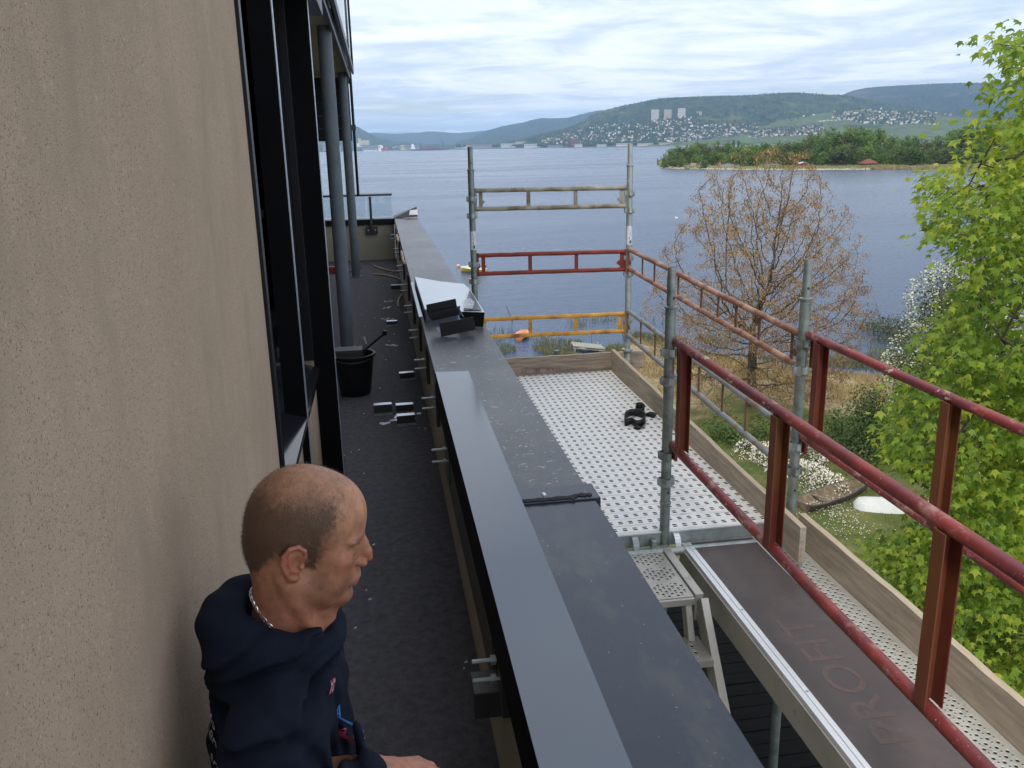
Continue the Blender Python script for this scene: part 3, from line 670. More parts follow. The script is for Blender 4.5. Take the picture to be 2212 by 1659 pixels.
# red frames round the stair opening
frame('nearest red guard rail running diagonally over the plywood platform to the lower right', (1.312, 3.69, -.880), (1.300, .66, -.905), .505,
      [(3.69 - y) / 3.03 for y in (3.57, 2.615, 1.712, .78)], M['red_tube'], r_=.0200, mt_up=M['red_rust'], upw=.046, chan=True, hooks=False)
frame('outer red guard rail beyond the toe boards on the right', (1.935, 3.64, -.872), (1.915, .60, -.885), .492,
      [(3.64 - y) / 3.04 for y in (3.52, 2.60, 1.70, .75)], M['red_tube'], r_=.0185, mt_up=M['red_rust'], upw=.046, chan=True, hooks=False)
for (x, y, nm) in ((NPx, NPy, 'a'), (P2x, P2y, 'b')):
    t = thing('rail_hook', 'red hook plate clasping the %s pole' % ('nearest' if nm == 'a' else 'right-hand near'), 'hook', (x + .03, y - .02, -.98), 'red hook plates on the near poles')
    MB().box(x + .028, x + .040, y - .045, y - .020, -1.03, -.862).build('plate', M['red_rust'], t, bevel=.002)
    MB().box(x + .020, x + .034, y - .060, y - .016, -1.45, -1.36).build('lower_plate', M['red_tube'], t, bevel=.002)

# ================================================================== slotted metal deck
DZ = -1.83
deck = thing('scaffold_deck', 'pale slotted aluminium deck of the scaffold beyond the nearest pole', 'scaffold deck', (1.28, 5.2, DZ))
def plank_mesh():
    xs = [0.0]; L_ = 1.122; nslot = 22; pit = L_ / nslot
    xs = [0.0]; holes = []
    for i in range(nslot):
        a = i * pit + (pit - .0215) / 2; xs += [a, a + .0215]; holes.append(len(xs) - 2)
    xs.append(L_)
    rib = [(0, -.0035), (.005, -.0035), (.0065, 0), (.023, 0), (.0345, 0), (.0415, 0), (.053, 0), (.0705, 0), (.072, -.0035)]
    pitch = 3.08 / 39
    k_ = pitch / .0790
    ys = []; slotrow = set()
    for r_ in range(3):
        for j, (yv, zv) in enumerate(rib):
            if j in (3, 5): slotrow.add(len(ys))
            ys.append((yv * k_ + r_ * pitch, zv))
    ys.append((3 * pitch - .0012, -.0035))
    nx = len(xs); V = [(x, y, z) for (y, z) in ys for x in xs]; F = []; S = []
    hs = set(holes)
    for j in range(len(ys) - 1):
        for i in range(nx - 1):
            q = (j * nx + i, j * nx + i + 1, (j + 1) * nx + i + 1, (j + 1) * nx + i)
            if j in slotrow and i in hs:
                o = len(V); dz = .016
                V += [(V[a][0], V[a][1], V[a][2] - dz) for a in q]
                for a in range(4): S.append((q[a], q[(a + 1) % 4], o + (a + 1) % 4, o + a))
            else: F.append(q)
    # end skirts
    o = len(V); y0_, y1_ = 0, 3 * pitch - .0012
    V += [(0, y0_, -.0035), (L_, y0_, -.0035), (L_, y1_, -.0035), (0, y1_, -.0035), (0, y0_, -.055), (L_, y0_, -.055), (L_, y1_, -.055), (0, y1_, -.055)]
    F += [(o, o + 4, o + 5, o + 1), (o + 1, o + 5, o + 6, o + 2), (o + 2, o + 6, o + 7, o + 3), (o + 3, o + 7, o + 4, o)]
    me = bpy.data.meshes.new('plank'); me.from_pydata(V, [], F + S)
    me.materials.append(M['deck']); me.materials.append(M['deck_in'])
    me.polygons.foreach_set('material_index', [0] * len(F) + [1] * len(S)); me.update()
    return me
pm_ = plank_mesh()
for i in range(13):
    o = link('plank', pm_, deck); o.location = Vector((.722 - 1.28, 3.725 + i * 3 * 3.08 / 39 - 5.2, rnd.uniform(-.0012, .0012)))
MB().box(.722, 1.835, 3.712, 3.722, DZ - .075, DZ - .008).build('front_fascia', M['galv_lt'], deck, bevel=.002)
MB().box(.722, 1.835, 3.706, 3.714, DZ - .006, DZ + .001).build('edge_strip', M['alu'], deck)
for x in (1.135, 1.345):
    m_ = MB(); pts = []
    for k in range(7):
        a = math.pi * k / 6 * .62; pts.append((3.715 - .045 * math.sin(a) - .01 * (k / 6), DZ - .012 - .05 * (1 - math.cos(a))))
    for (a, b) in zip(pts, pts[1:]):
        m_.bar((x, a[0], a[1]), (x, b[0], b[1]), .030, .006, up=(0, 0, 1))
    m_.build('hook_claw', M['alu'] if x > 1.2 else M['galv_lt'], deck, bevel=.001)
MB().tube([(.70, 3.66, DZ - .085), (1.95, 3.66, DZ - .085)], .022, 14).build('transom', M['galv_lt'], deck, smooth=40)
MB().tube([(.70, 6.74, DZ - .085), (2.0, 6.74, DZ - .085)], .022, 14).build('transom', M['galv_lt'], deck, smooth=40)

def perforated(name, x0, x1, y0, y1, z, cell, rad, parent, mt, th=.010, margin=.012, dimple=True, pat=None):
    V = []; F = []; S = []; Dm = []
    nx = max(1, int((x1 - x0 - 2 * margin) / cell)); ny = max(1, int((y1 - y0 - 2 * margin) / cell))
    cx0 = (x0 + x1) / 2 - nx * cell / 2; cy0 = (y0 + y1) / 2 - ny * cell / 2
    def quad_(a, b, c, d): 
        o = len(V); V.extend([a, b, c, d]); F.append((o, o + 1, o + 2, o + 3))
    X1 = cx0 + nx * cell; Y1 = cy0 + ny * cell
    quad_((x0, y0, z), (x1, y0, z), (x1, cy0, z), (x0, cy0, z)); quad_((x0, Y1, z), (x1, Y1, z), (x1, y1, z), (x0, y1, z))
    quad_((x0, cy0, z), (cx0, cy0, z), (cx0, Y1, z), (x0, Y1, z)); quad_((X1, cy0, z), (x1, cy0, z), (x1, Y1, z), (X1, Y1, z))
    for i in range(nx):
        for j in range(ny):
            ax, ay = cx0 + i * cell, cy0 + j * cell; mx, my = ax + cell / 2, ay + cell / 2
            kind = (i + j) % 2
            if pat and not pat(i, j): quad_((ax, ay, z), (ax + cell, ay, z), (ax + cell, ay + cell, z), (ax, ay + cell, z)); continue
            r_ = rad if kind == 0 else rad * .55
            hz = -.0022 if kind == 0 else .0022
            o = len(V)
            out = [(ax + cell, my), (ax + cell, ay + cell), (mx, ay + cell), (ax, ay + cell), (ax, my), (ax, ay), (mx, ay), (ax + cell, ay)]
            V.extend([(u, v, z) for u, v in out])
            for k in range(8): V.append((mx + r_ * 1.5 * math.cos(k * math.pi / 4), my + r_ * 1.5 * math.sin(k * math.pi / 4), z))
            for k in range(8): V.append((mx + r_ * math.cos(k * math.pi / 4), my + r_ * math.sin(k * math.pi / 4), z + (hz if dimple else 0)))
            for k in range(8): V.append((mx + r_ * math.cos(k * math.pi / 4), my + r_ * math.sin(k * math.pi / 4), z - th))
            for k in range(8):
                k2 = (k + 1) % 8
                F.append((o + k, o + k2, o + 8 + k2, o + 8 + k)); F.append((o + 8 + k, o + 8 + k2, o + 16 + k2, o + 16 + k)); S.append((o + 16 + k, o + 16 + k2, o + 24 + k2, o + 24 + k))
    for (a, b) in (((x0, y0), (x1, y0)), ((x1, y0), (x1, y1)), ((x1, y1), (x0, y1)), ((x0, y1), (x0, y0))):
        o = len(V); V.extend([(a[0], a[1], z), (b[0], b[1], z), (b[0], b[1], z - .03), (a[0], a[1], z - .03)]); F.append((o, o + 1, o + 2, o + 3))
    off = world_loc(parent)
    me = bpy.data.meshes.new(name); me.from_pydata([tuple(Vector(v) - off) for v in V], [], F + S)
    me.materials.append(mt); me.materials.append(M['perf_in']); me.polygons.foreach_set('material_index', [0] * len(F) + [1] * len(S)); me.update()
    return link(name, me, parent)

# ================================================================== toe boards
def toeboard(lab, p0, p1, h, th, mt, ends=(0, 0), seed=0):
    p0, p1 = Vector(p0), Vector(p1); d = p1 - p0; u = d.normalized(); side = Vector((u.y, -u.x, 0)).normalized()
    t = thing('toe_board', lab, 'toe board', tuple((p0 + p1) / 2), 'wooden toe boards')
    r_ = random.Random(seed); n = 26; m_ = MB(); me_ = MB()
    V = []
    for i in range(n + 1):
        a = p0 + d * i / n; w = r_.uniform(-.0015, .0015); hh = h + r_.uniform(-.003, .002)
        V.append((a + side * w, a + side * (w + th), a + side * (w + th) + Vector((0, 0, hh)), a + side * w + Vector((0, 0, hh))))
    m_.v = [tuple(q) for row in V for q in row]
    for i in range(n):
        b = i * 4
        for (k, k2) in ((0, 1), (1, 2), (2, 3), (3, 0)):
            m_.f.append((b + k, b + 4 + k, b + 4 + k2, b + k2)); m_.fm.append(1 if k == 2 else 0)
    m_.f += [(0, 1, 2, 3), (n * 4 + 3, n * 4 + 2, n * 4 + 1, n * 4)]; m_.fm += [0, 0]
    m_.build('plank', [mt, M['wood_cut']], t, bevel=.002)
    return t
toeboard('wooden toe board across the far end of the deck with faint red marks', (.66, 6.815, DZ + .002), (2.135, 6.815, DZ + .002), .150, .030, M['wood_x'], seed=2)
toeboard('upright wooden toe board along the right side of the deck', (1.882, 6.80, DZ + .000), (1.855, 3.385, DZ - .062), .178, .030, M['wood'], seed=3)
toeboard('long wooden toe board at the right of the perforated walkway, overlapping outside', (1.990, 3.66, -1.938), (1.985, .70, -1.940), .168, .032, M['wood'], seed=4)
t = thing('stencil_marks', 'faint red stencil marks on the far end toe board', 'marking', (1.2, 6.78, DZ + .05))
m_ = MB()
for (x, w) in ((1.09, .03), (1.20, .014), (1.225, .014), (1.30, .02), (1.345, .012), (1.38, .03)):
    for k in range(2): m_.box(x + k * w, x + k * w + .006, 6.7832, 6.7838, DZ + .022, DZ + .055)
    m_.box(x, x + w, 6.7832, 6.7838, DZ + .036, DZ + .041)
m_.build('marks', mat('faded_red_stencil', (.26, .11, .085), .8, var=.3, scale=60), t)
# ================================================================== black rubber strip on the deck
c = pt(1375, 912, z=DZ)
t = thing('rubber_strip', 'crumpled black rubber strip lying on the slotted deck', 'rubber strip', tuple(c))
def ribbon(path, hgt, name, tilt=0.):
    m_ = MB(); n = len(path)
    for i, (x, y, z0) in enumerate(path): m_.v += [(x, y, z0), (x + tilt, y + .002, z0 + hgt)]
    for i in range(n - 1): m_.f.append((2 * i, 2 * i + 2, 2 * i + 3, 2 * i + 1)); m_.fm.append(0)
    o = m_.build(name, M['rubber'], t, smooth=60); s_ = o.modifiers.new('thick', 'SOLIDIFY'); s_.thickness = .004; s_.offset = 0; return o
def sp(pts, k=6):
    pts = [Vector(p) for p in pts]; out = []
    for i in range(len(pts) - 1):
        p0 = pts[max(i - 1, 0)]; p1 = pts[i]; p2 = pts[i + 1]; p3 = pts[min(i + 2, len(pts) - 1)]
        for j in range(k):
            t_ = j / k; out.append(.5 * ((2 * p1) + (p2 - p0) * t_ + (2 * p0 - 5 * p1 + 4 * p2 - p3) * t_ ** 2 + (3 * p1 - p0 - 3 * p2 + p3) * t_ ** 3))
    out.append(pts[-1]); return [tuple(q) for q in out]
g = lambda px, py, dz=.003: tuple(pt(px, py, z=DZ) + Vector((0, 0, dz)))
ribbon(sp([g(1349, 915), g(1352, 905), g(1366, 899), g(1386, 903), g(1394, 911), g(1386, 922), g(1374, 924), g(1364, 918), g(1352, 921), g(1349, 915)]), .050, 'loop')
ribbon(sp([g(1371, 898), g(1372, 888), g(1382, 886), g(1390, 893), g(1384, 900), g(1371, 900)]), .055, 'loop', tilt=.01)
ribbon(sp([g(1388, 903), g(1398, 900), g(1411, 904)]), .030, 'tail', tilt=.03)
ribbon(sp([g(1368, 926), g(1380, 929), g(1392, 916)]), .022, 'tail', tilt=.02)

# ================================================================== stair landing and stair
st = thing('scaffold_stair', 'aluminium stair with perforated treads descending below the parapet edge', 'stair', (1.05, 3.4, -1.9))
LZ = -1.905
for i in range(3):
    y1_ = 3.66 - i * .150
    perforated('tread_plate', .72, 1.258, y1_ - .149, y1_, LZ, .0205, .0062, st, M['alu_dull'], pat=lambda i, j: not (j in (0, 5) and i % 3 == 0))
MB().box(.72, 1.30, 3.664, 3.692, LZ - .03, LZ + .008).build('front_bar', M['galv_lt'], st, bevel=.002)
MB().box(1.215, 1.245, 3.680, 3.712, LZ - .01, LZ + .045).build('bracket', M['galv_lt'], st, bevel=.008)
MB().box(.72, 1.258, 3.196, 3.209, LZ - .035, LZ - .001).build('front_lip', M['alu_dull'], st, bevel=.004)
MB().box(1.262, 1.302, 3.21, 3.70, LZ - .12, LZ + .010).build('stringer', M['alu_dull'], st, bevel=.003)
sd = (Vector((0, -1.35, -1.75)))
a = Vector((1.290, 3.21, LZ - .02))
MB().bar(a, a + sd, .035, .10, up=(0, 1, -.6)).build('stringer', M['alu_dull'], st, bevel=.003)
a2 = Vector((.80, 3.21, LZ - .02))
MB().bar(a2, a2 + sd, .035, .10, up=(0, 1, -.6)).build('stringer', M['alu_dull'], st, bevel=.003)
MB().bar((1.235, 3.24, LZ - .05), (1.235, 2.62, LZ - 1.6), .03, .06, up=(0, 1, 0)).build('brace', M['alu_dull'], st, bevel=.003)
for k in range(1, 7):
    c0 = a + sd * (k / 7.0 - .045)
    perforated('tread', .80, 1.272, c0.y - .08, c0.y + .11, c0.z + .01, .0245, .0070, st, M['alu_dull'], margin=.03)
t = thing('marked_label', 'small blue marked label on the aluminium edge below the plywood', 'label', (1.37, 3.05, -1.93))
MB().box(1.3705, 1.3715, 3.02, 3.12, -1.965, -1.925).build('tag', M['sticker'], t)
m_ = MB()
for k in range(4): m_.obox((1.3702, 3.045 + k * .018, -1.945), (.0002, 0, 0), (0, .006, .003 * (-1) ** k), (0, -.002, .009))
m_.build('marks', M['print_blue'], t)

# ================================================================== plywood platform
pf = thing('plywood_platform', 'brown plywood platform with bright aluminium edges running to the lower right', 'platform', (1.55, 2.4, -1.9))
PZ = -1.90
MB().box(1.415, 1.745, .60, 3.705, PZ - .012, PZ).build('plywood_panel', M['ply'], pf)
m_ = MB(); m_.box(1.372, 1.392, .60, 3.70, PZ - .10, PZ + .006); m_.box(1.392, 1.398, .60, 3.70, PZ - .02, PZ + .0025); m_.box(1.398, 1.418, .60, 3.70, PZ - .02, PZ + .0055)
m_.build('edge_profile', M['alu'], pf, bevel=.0012)
MB().box(1.362, 1.3715, .60, 3.69, PZ - .135, PZ - .010).build('side_beam', M['alu_dull'], pf, bevel=.002)
MB().box(1.738, 1.772, .60, 3.70, PZ - .10, PZ + .005).build('edge_profile', M['alu'], pf, bevel=.0012)
MB().box(1.40, 1.75, 3.698, 3.706, PZ - .02, PZ + .004).build('end_strip', M['galv_lt'], pf)
for y in (3.62, 3.05, 2.48, 2.05, 1.62, 1.2):
    for x in (1.408, 1.751):
        MB().lathe([(0, .002), (.003, .002), (.0035, .0008), (.006, .0008), (.0065, 0)], (x, y, PZ + .0055), 12).build('rivet', M['alu_dull'], pf, smooth=30)
MB().lathe([(0, .002), (.008, .0015), (.009, 0)], (1.50, 3.66, PZ), 12).build('rivet', M['galv_lt'], pf, smooth=30)
# faded stencil lettering along the panel (reads towards the far end)
me = text_mesh('PROFIT', .20)
offp = world_loc(pf)
for v in me.vertices: v.co = Vector((1.585 - v.co.y * 1.0, 2.56 + v.co.x * 1.22, PZ + .0006)) - offp
me.materials.clear(); me.materials.append(M['ply_print']); link('stencil_lettering', me, pf)
# ================================================================== perforated walkway on the right
ww = thing('perforated_walkway', 'pale perforated steel walkway strip beside the red bottom rail on the right', 'walkway', (1.83, 2.4, -1.95))
perforated('perforated_sheet', 1.773, 1.953, .62, 3.70, -1.932, .0225, .0062, ww, M['perf'])
pf2 = pf
# ================================================================== lower terrace and lower scaffold
tr = thing('lower_terrace', 'shaded lower level floor of horizontal boards far below the stair', 'terrace', (1.3, 3, -4.3))
bmesh_plank = None
m_ = MB(); m_.box(-.9, .9, -.068, .068, -.03, 0); base_me = None
for i in range(60):
    y = -1.5 + i * .145
    if base_me is None:
        o = MB().box(.62, 4.2, y - .068, y + .068, -4.33, -4.30).build('board', M['shaded_board'], tr); base_me = o.data; y_first = y
    else:
        o = link('board', base_me, tr); o.location = (0, y - y_first, rnd.uniform(-.003, .003))
MB().box(.60, 4.3, -1.7, 7.3, -4.50, -4.34).build('base', M['shaded_board'], tr)
lp_ = pt(1660, 1590, r=3.1)
standard(1.70, 2.62, -1.99, [-2.62, -2.80, -3.3], -2.10, -4.30, 'shaded lower scaffold pole seen beneath the plywood platform', M['galv'])
t = thing('lower_red_post', 'dark red post below the plywood platform beside the shaded pole', 'post', (1.80, 2.5, -4.3))
MB().box(1.79, 1.84, 2.45, 2.50, -4.30, -2.10).build('post', M['red_rust'], t, bevel=.003)
t = thing('lower_red_rail', 'red ledger tube low below the platform', 'tube', (1.6, 2.6, -3.4))
MB().tube([(.9, 2.66, -3.42), (2.4, 2.66, -3.42)], .024, 14).build('tube', M['red_tube'], t, smooth=40)
t = thing('blue_brace', 'thin blue diagonal tube under the platform edge', 'tube', (1.5, 2.2, -2.6))
MB().tube([(1.58, 2.9, -2.35), (1.62, 1.5, -2.28)], .011, 10).build('tube', mat('chipped_blue_paint', (.03, .10, .16), .5, var=.3, scale=30), t, smooth=40)
# ================================================================== water, near shore, far shore
WZ = -18.5
def ramp_mat(name, rough, build):
    m = bpy.data.materials.new(name); m.use_nodes = True
    b = m.node_tree.nodes['Principled BSDF']; b.inputs['Roughness'].default_value = rough
    build(m.node_tree, m.node_tree.nodes, m.node_tree.links, b); return m
def water_nodes(nt, N, L, b):
    b.inputs['Base Color'].default_value = (.022, .045, .095, 1); b.inputs['IOR'].default_value = 1.33
    tc = N.new('ShaderNodeTexCoord')
    def nz(scale, st, det=5, dist=0.):
        mp = N.new('ShaderNodeMapping'); mp.inputs['Scale'].default_value = st; mp.inputs['Rotation'].default_value = (0, 0, .25); L.new(tc.outputs['Object'], mp.inputs[0])
        n = N.new('ShaderNodeTexNoise'); n.inputs['Scale'].default_value = scale; n.inputs['Detail'].default_value = det; n.inputs['Roughness'].default_value = .6
        n.inputs['Distortion'].default_value = dist; L.new(mp.outputs[0], n.inputs['Vector']); return n.outputs[0]
    small = nz(1.4, (.5, 1.2, 1), 6); mid = nz(.22, (.4, 1.3, 1), 4); patch = nz(.012, (.35, 1, 1), 4, .6); wake = nz(.006, (.12, 1, 1), 3)
    a = N.new('ShaderNodeMath'); a.operation = 'MULTIPLY_ADD'; L.new(mid, a.inputs[0]); a.inputs[1].default_value = 1.6; L.new(small, a.inputs[2])
    bp = N.new('ShaderNodeBump'); bp.inputs['Strength'].default_value = .9; bp.inputs['Distance'].default_value = .22; L.new(a.outputs[0], bp.inputs['Height']); L.new(bp.outputs[0], b.inputs['Normal'])
    r = N.new('ShaderNodeMapRange'); r.inputs[1].default_value = .35; r.inputs[2].default_value = .65; r.inputs[3].default_value = .16; r.inputs[4].default_value = .30
    L.new(patch, r.inputs[0]); L.new(r.outputs[0], b.inputs['Roughness'])
    m1 = N.new('ShaderNodeMix'); m1.data_type = 'RGBA'; m1.inputs[6].default_value = (.024, .052, .108, 1); m1.inputs[7].default_value = (.052, .090, .152, 1)
    L.new(r.outputs[0], m1.inputs[0]); r3 = N.new('ShaderNodeMapRange'); r3.inputs[1].default_value = .4; r3.inputs[2].default_value = .62; L.new(wake, r3.inputs[0]); L.new(r3.outputs[0], m1.inputs[0])
    L.new(m1.outputs[2], b.inputs['Base Color'])
M['water'] = ramp_mat('fjord_water', .2, water_nodes)
m_ = MB(); m_.add([(-9000, 30, WZ), (16000, 30, WZ), (22000, 15000, WZ), (-9000, 15000, WZ)], [(0, 1, 2, 3)])
tag(m_.build('water', M['water']), kind='structure')

SH = [(-200, 95), (-60, 76), (8, 69.5), (18, 71.5), (21.5, 74.5), (23.8, 78.3), (26.9, 72.8), (32.9, 65.2), (37.1, 61.5), (44, 58), (60, 52), (140, 30)]
def shore(x):
    for (a, b) in zip(SH, SH[1:]):
        if a[0] <= x <= b[0]:
            t = (x - a[0]) / (b[0] - a[0]); return a[1] + (b[1] - a[1]) * t
    return SH[0][1] if x < SH[0][0] else SH[-1][1]
def gz(x, y):
    s = shore(x) - y + 1.6 * noise.noise(Vector((x * .15, y * .15, 0)))
    z = WZ + (1.75 * (1 - math.exp(-s / 15)) if s > 0 else s * .06)
    return z + .06 * noise.noise(Vector((x * .5, y * .5, 3))) * (1 if s > 0 else 0)
def ground_nodes(nt, N, L, b):
    b.inputs['Roughness'].default_value = .95; b.inputs['Specular IOR Level'].default_value = .1
    tc = N.new('ShaderNodeTexCoord')
    at = N.new('ShaderNodeAttribute'); at.attribute_name = 'inland'
    def nz(scale, det=6, dist=0., st=(1, 1, 1)):
        mp = N.new('ShaderNodeMapping'); mp.inputs['Scale'].default_value = st; L.new(tc.outputs['Object'], mp.inputs[0])
        n = N.new('ShaderNodeTexNoise'); n.inputs['Scale'].default_value = scale; n.inputs['Detail'].default_value = det; n.inputs['Roughness'].default_value = .65; n.inputs['Distortion'].default_value = dist
        L.new(mp.outputs[0], n.inputs['Vector']); return n.outputs[0]
    def mr(v, a, c):
        r = N.new('ShaderNodeMapRange'); r.inputs[1].default_value = a; r.inputs[2].default_value = c; L.new(v, r.inputs[0]); return r.outputs[0]
    def mix(f, a, c):
        m = N.new('ShaderNodeMix'); m.data_type = 'RGBA'; L.new(f, m.inputs[0])
        for i, v in ((6, a), (7, c)):
            if isinstance(v, tuple): m.inputs[i].default_value = (*v, 1)
            else: L.new(v, m.inputs[i])
        return m.outputs[2]
    grass = mix(mr(nz(.35, 5, .5, (1, 2.2, 1)), .40, .62), (.070, .096, .024), (.175, .160, .060))
    grass = mix(mr(nz(9, 6), .42, .66), grass, (.095, .110, .036))
    grass = mix(mr(nz(40, 4), .60, .70), grass, (.035, .055, .012))
    straw = mix(mr(nz(3, 7), .38, .62), (.20, .15, .08), (.40, .32, .18))
    straw = mix(mr(nz(16, 5), .58, .70), straw, (.11, .075, .035))
    edge = N.new('ShaderNodeMath'); edge.operation = 'MULTIPLY_ADD'; L.new(nz(.5, 5), edge.inputs[0]); edge.inputs[1].default_value = 10; L.new(at.outputs['Fac'], edge.inputs[2])
    f = mr(edge.outputs[0], 24.0, 27.5)
    col = mix(f, straw, grass)
    L.new(col, b.inputs['Base Color'])
    bp = N.new('ShaderNodeBump'); bp.inputs['Strength'].default_value = .8; bp.inputs['Distance'].default_value = .08; L.new(nz(6, 7), bp.inputs['Height']); L.new(bp.outputs[0], b.inputs['Normal'])
M['ground'] = ramp_mat('lawn_and_straw_ground', .95, ground_nodes)
def build_ground():
    xs = list(np.arange(-60, 0, 4.)) + list(np.arange(0, 55, .7)) + list(np.arange(55, 141, 4.)); ys = list(np.arange(-40, 20, 3.)) + list(np.arange(20, 92, .7)) + [95, 105, 120]
    V = [(x, y, gz(x, y)) for y in ys for x in xs]; nx = len(xs)
    F = [(j * nx + i, j * nx + i + 1, (j + 1) * nx + i + 1, (j + 1) * nx + i) for j in range(len(ys) - 1) for i in range(nx - 1)]
    me = bpy.data.meshes.new('ground'); me.from_pydata(V, [], F); me.materials.append(M['ground'])
    a = me.attributes.new('inland', 'FLOAT', 'POINT'); a.data.foreach_set('value', [shore(v[0]) - v[1] for v in V]); me.shade_smooth()
    tag(link('ground', me), kind='structure')
build_ground()

# ------------------------------------------------------------------ hills
def hill_mat(name, cols, sc1, sc2, bump=0, extra=None, rough=.95):
    """forest: dark/mid/light clumps by noise"""
    def bld_(nt, N, L, b):
        b.inputs['Specular IOR Level'].default_value = .05
        tc = N.new('ShaderNodeTexCoord')
        def nz(scale, det=5, dist=0):
            n = N.new('ShaderNodeTexNoise'); n.inputs['Scale'].default_value = scale; n.inputs['Detail'].default_value = det; n.inputs['Roughness'].default_value = .7; n.inputs['Distortion'].default_value = dist
            L.new(tc.outputs['Object'], n.inputs['Vector']); return n.outputs[0]
        def mr(v, a, c):
            r = N.new('ShaderNodeMapRange'); r.inputs[1].default_value = a; r.inputs[2].default_value = c; L.new(v, r.inputs[0]); return r.outputs[0]
        def mix(f, a, c):
            m = N.new('ShaderNodeMix'); m.data_type = 'RGBA'; L.new(f, m.inputs[0])
            for i, v in ((6, a), (7, c)):
                if isinstance(v, tuple): m.inputs[i].default_value = (*v, 1)
                else: L.new(v, m.inputs[i])
            return m.outputs[2]
        c = mix(mr(nz(sc1, 6, .4), .40, .62), cols[0], cols[1])
        c = mix(mr(nz(sc2, 4), .46, .60), c, cols[2])
        if extra: c = mix(mr(nz(extra[1], 5, .6), extra[2], extra[2] + extra[3]), c, extra[0])
        L.new(c, b.inputs['Base Color'])
    return ramp_mat(name, rough, bld_)
HILLS = {}
def interp(pts, x):
    if x <= pts[0][0]: return pts[0][1]
    for a, b in zip(pts, pts[1:]):
        if x <= b[0]: return a[1] + (b[1] - a[1]) * (x - a[0]) / (b[0] - a[0])
    return pts[-1][1]
def hill(name, crest, rc, rb, mt, power=1.0, rough=0., step=2.0, rows=40, zb=WZ - 1, fine=0.):
    x0, x1 = crest[0][0], crest[-1][0]; cols = int((x1 - x0) / step) + 1
    V = []; info = []
    for j in range(rows + 3):
        t = j / rows
        for i in range(cols):
            px = x0 + i * step; py = interp(crest, px)
            c = pt(px, py, r=rc if not callable(rc) else rc(px)); r_c = math.hypot(c.x, c.y); az = (c.x / r_c, c.y / r_c)
            r_b = rb if not callable(rb) else rb(px)
            tt = min(t, 1)
            r_ = r_b + (r_c - r_b) * t
            z = zb + (c.z - zb) * tt ** power
            if t > 1: z = c.z - (t - 1) * (c.z - zb) * 3
            k = r_c * .0001
            n1 = noise.fractal(Vector((az[0] * r_ / (k * 120), az[1] * r_ / (k * 260), 0)), 1, 2, 4) * rough * math.sin(math.pi * min(tt, 1)) 
            n2 = noise.noise(Vector((az[0] * r_ / (k * 14), r_ / (k * 40), 5))) * fine * (1 if tt > .15 else tt / .15)
            V.append((az[0] * r_, az[1] * r_, z + n1 + n2))
    F = [(j * cols + i, j * cols + i + 1, (j + 1) * cols + i + 1, (j + 1) * cols + i) for j in range(rows + 2) for i in range(cols - 1)]
    me = bpy.data.meshes.new(name); me.from_pydata(V, [], F); me.materials.append(mt); me.update()
    o = link(name, me); tag(o, kind='structure'); HILLS[name + str(len(HILLS))] = None
    H = dict(crest=crest, x0=x0, step=step, cols=cols, rows=rows, V=V); return H
def hill_at(H, px, py):
    """point of the hill's surface seen at this spot of the photograph"""
    i = max(0, min(H['cols'] - 1, int(round((px - H['x0']) / H['step'])))); best = None
    for j in range(H['rows'] + 1):
        v = Vector(H['V'][j * H['cols'] + i]); c = CM.transposed() @ v; y_ = c[1] / c[2] * PF + _c[1]
        if best is None or abs(y_ - py) < best[0]: best = (abs(y_ - py), v)
    return best[1]
SHORE_L = [(600, 330.5), (700, 328.3), (779, 326.3), (885, 325.3), (964, 323.6), (1066, 321.3), (1106, 320.6)]
SHORE_R = [(1106, 320.6), (1234, 318.9), (1335, 317.2), (1433, 315.5), (1520, 313.7), (1700, 310), (2260, 298.5)]
SHORE_A = SHORE_L + SHORE_R[1:]
def shore_r(px): p = pt(px, interp(SHORE_A, px), z=WZ); return math.hypot(p.x, p.y)
FOREST = hill_mat('far_forest', ((.008, .018, .010), (.030, .052, .018), (.060, .092, .028)), .004, .014, extra=((.10, .12, .040), .0018, .58, .06))
FOREST2 = hill_mat('dark_plateau_forest', ((.012, .022, .016), (.020, .034, .020), (.026, .042, .024)), .002, .012, extra=((.09, .07, .06), .0012, .60, .05))
BLUEHILL = hill_mat('distant_mountain', ((.018, .034, .022), (.030, .050, .028), (.022, .040, .026)), .0015, .006, extra=((.10, .10, .09), .001, .66, .05))
SNOW = hill_mat('snow_mountain', ((.75, .78, .82), (.85, .87, .9), (.35, .38, .42)), .0006, .0009)
hill('snow_mountains', [(800, 288), (830, 285.5), (850, 284.6), (870, 282.6), (880, 283.3), (893, 281), (905, 282.6), (918, 280), (930, 281.5), (945, 280.2), (958, 282.5), (975, 279.8), (985, 282), (994, 281), (1010, 283.5), (1035, 286), (1060, 289)], 27000, 24000, SNOW, rough=60, step=1.5, rows=12)
hill('blue_mountains', [(740, 291), (797, 287), (811, 286.3), (836, 288.6), (856, 289), (884, 287), (907, 286.3), (916, 284.5), (939, 283.5), (953, 284.5), (974, 287.2), (994, 287), (1008, 285.6), (1016, 285), (1042, 282.5), (1080, 284), (1140, 288)], 18000, 15000, BLUEHILL, rough=60, step=2, rows=20, fine=8)
hill('mountain', [(985, 306), (995, 304), (1015, 299.4), (1030, 291), (1049, 282.5), (1086, 272.4), (1110, 268), (1133, 264), (1150, 258.5), (1170, 255), (1197, 255.5), (1227, 254), (1250, 248), (1271, 243), (1285, 240), (1298, 238), (1330, 239), (1400, 240)], lambda px: 13500, lambda px: 10500, BLUEHILL, rough=45, step=1.5, rows=30, fine=10, power=.8)
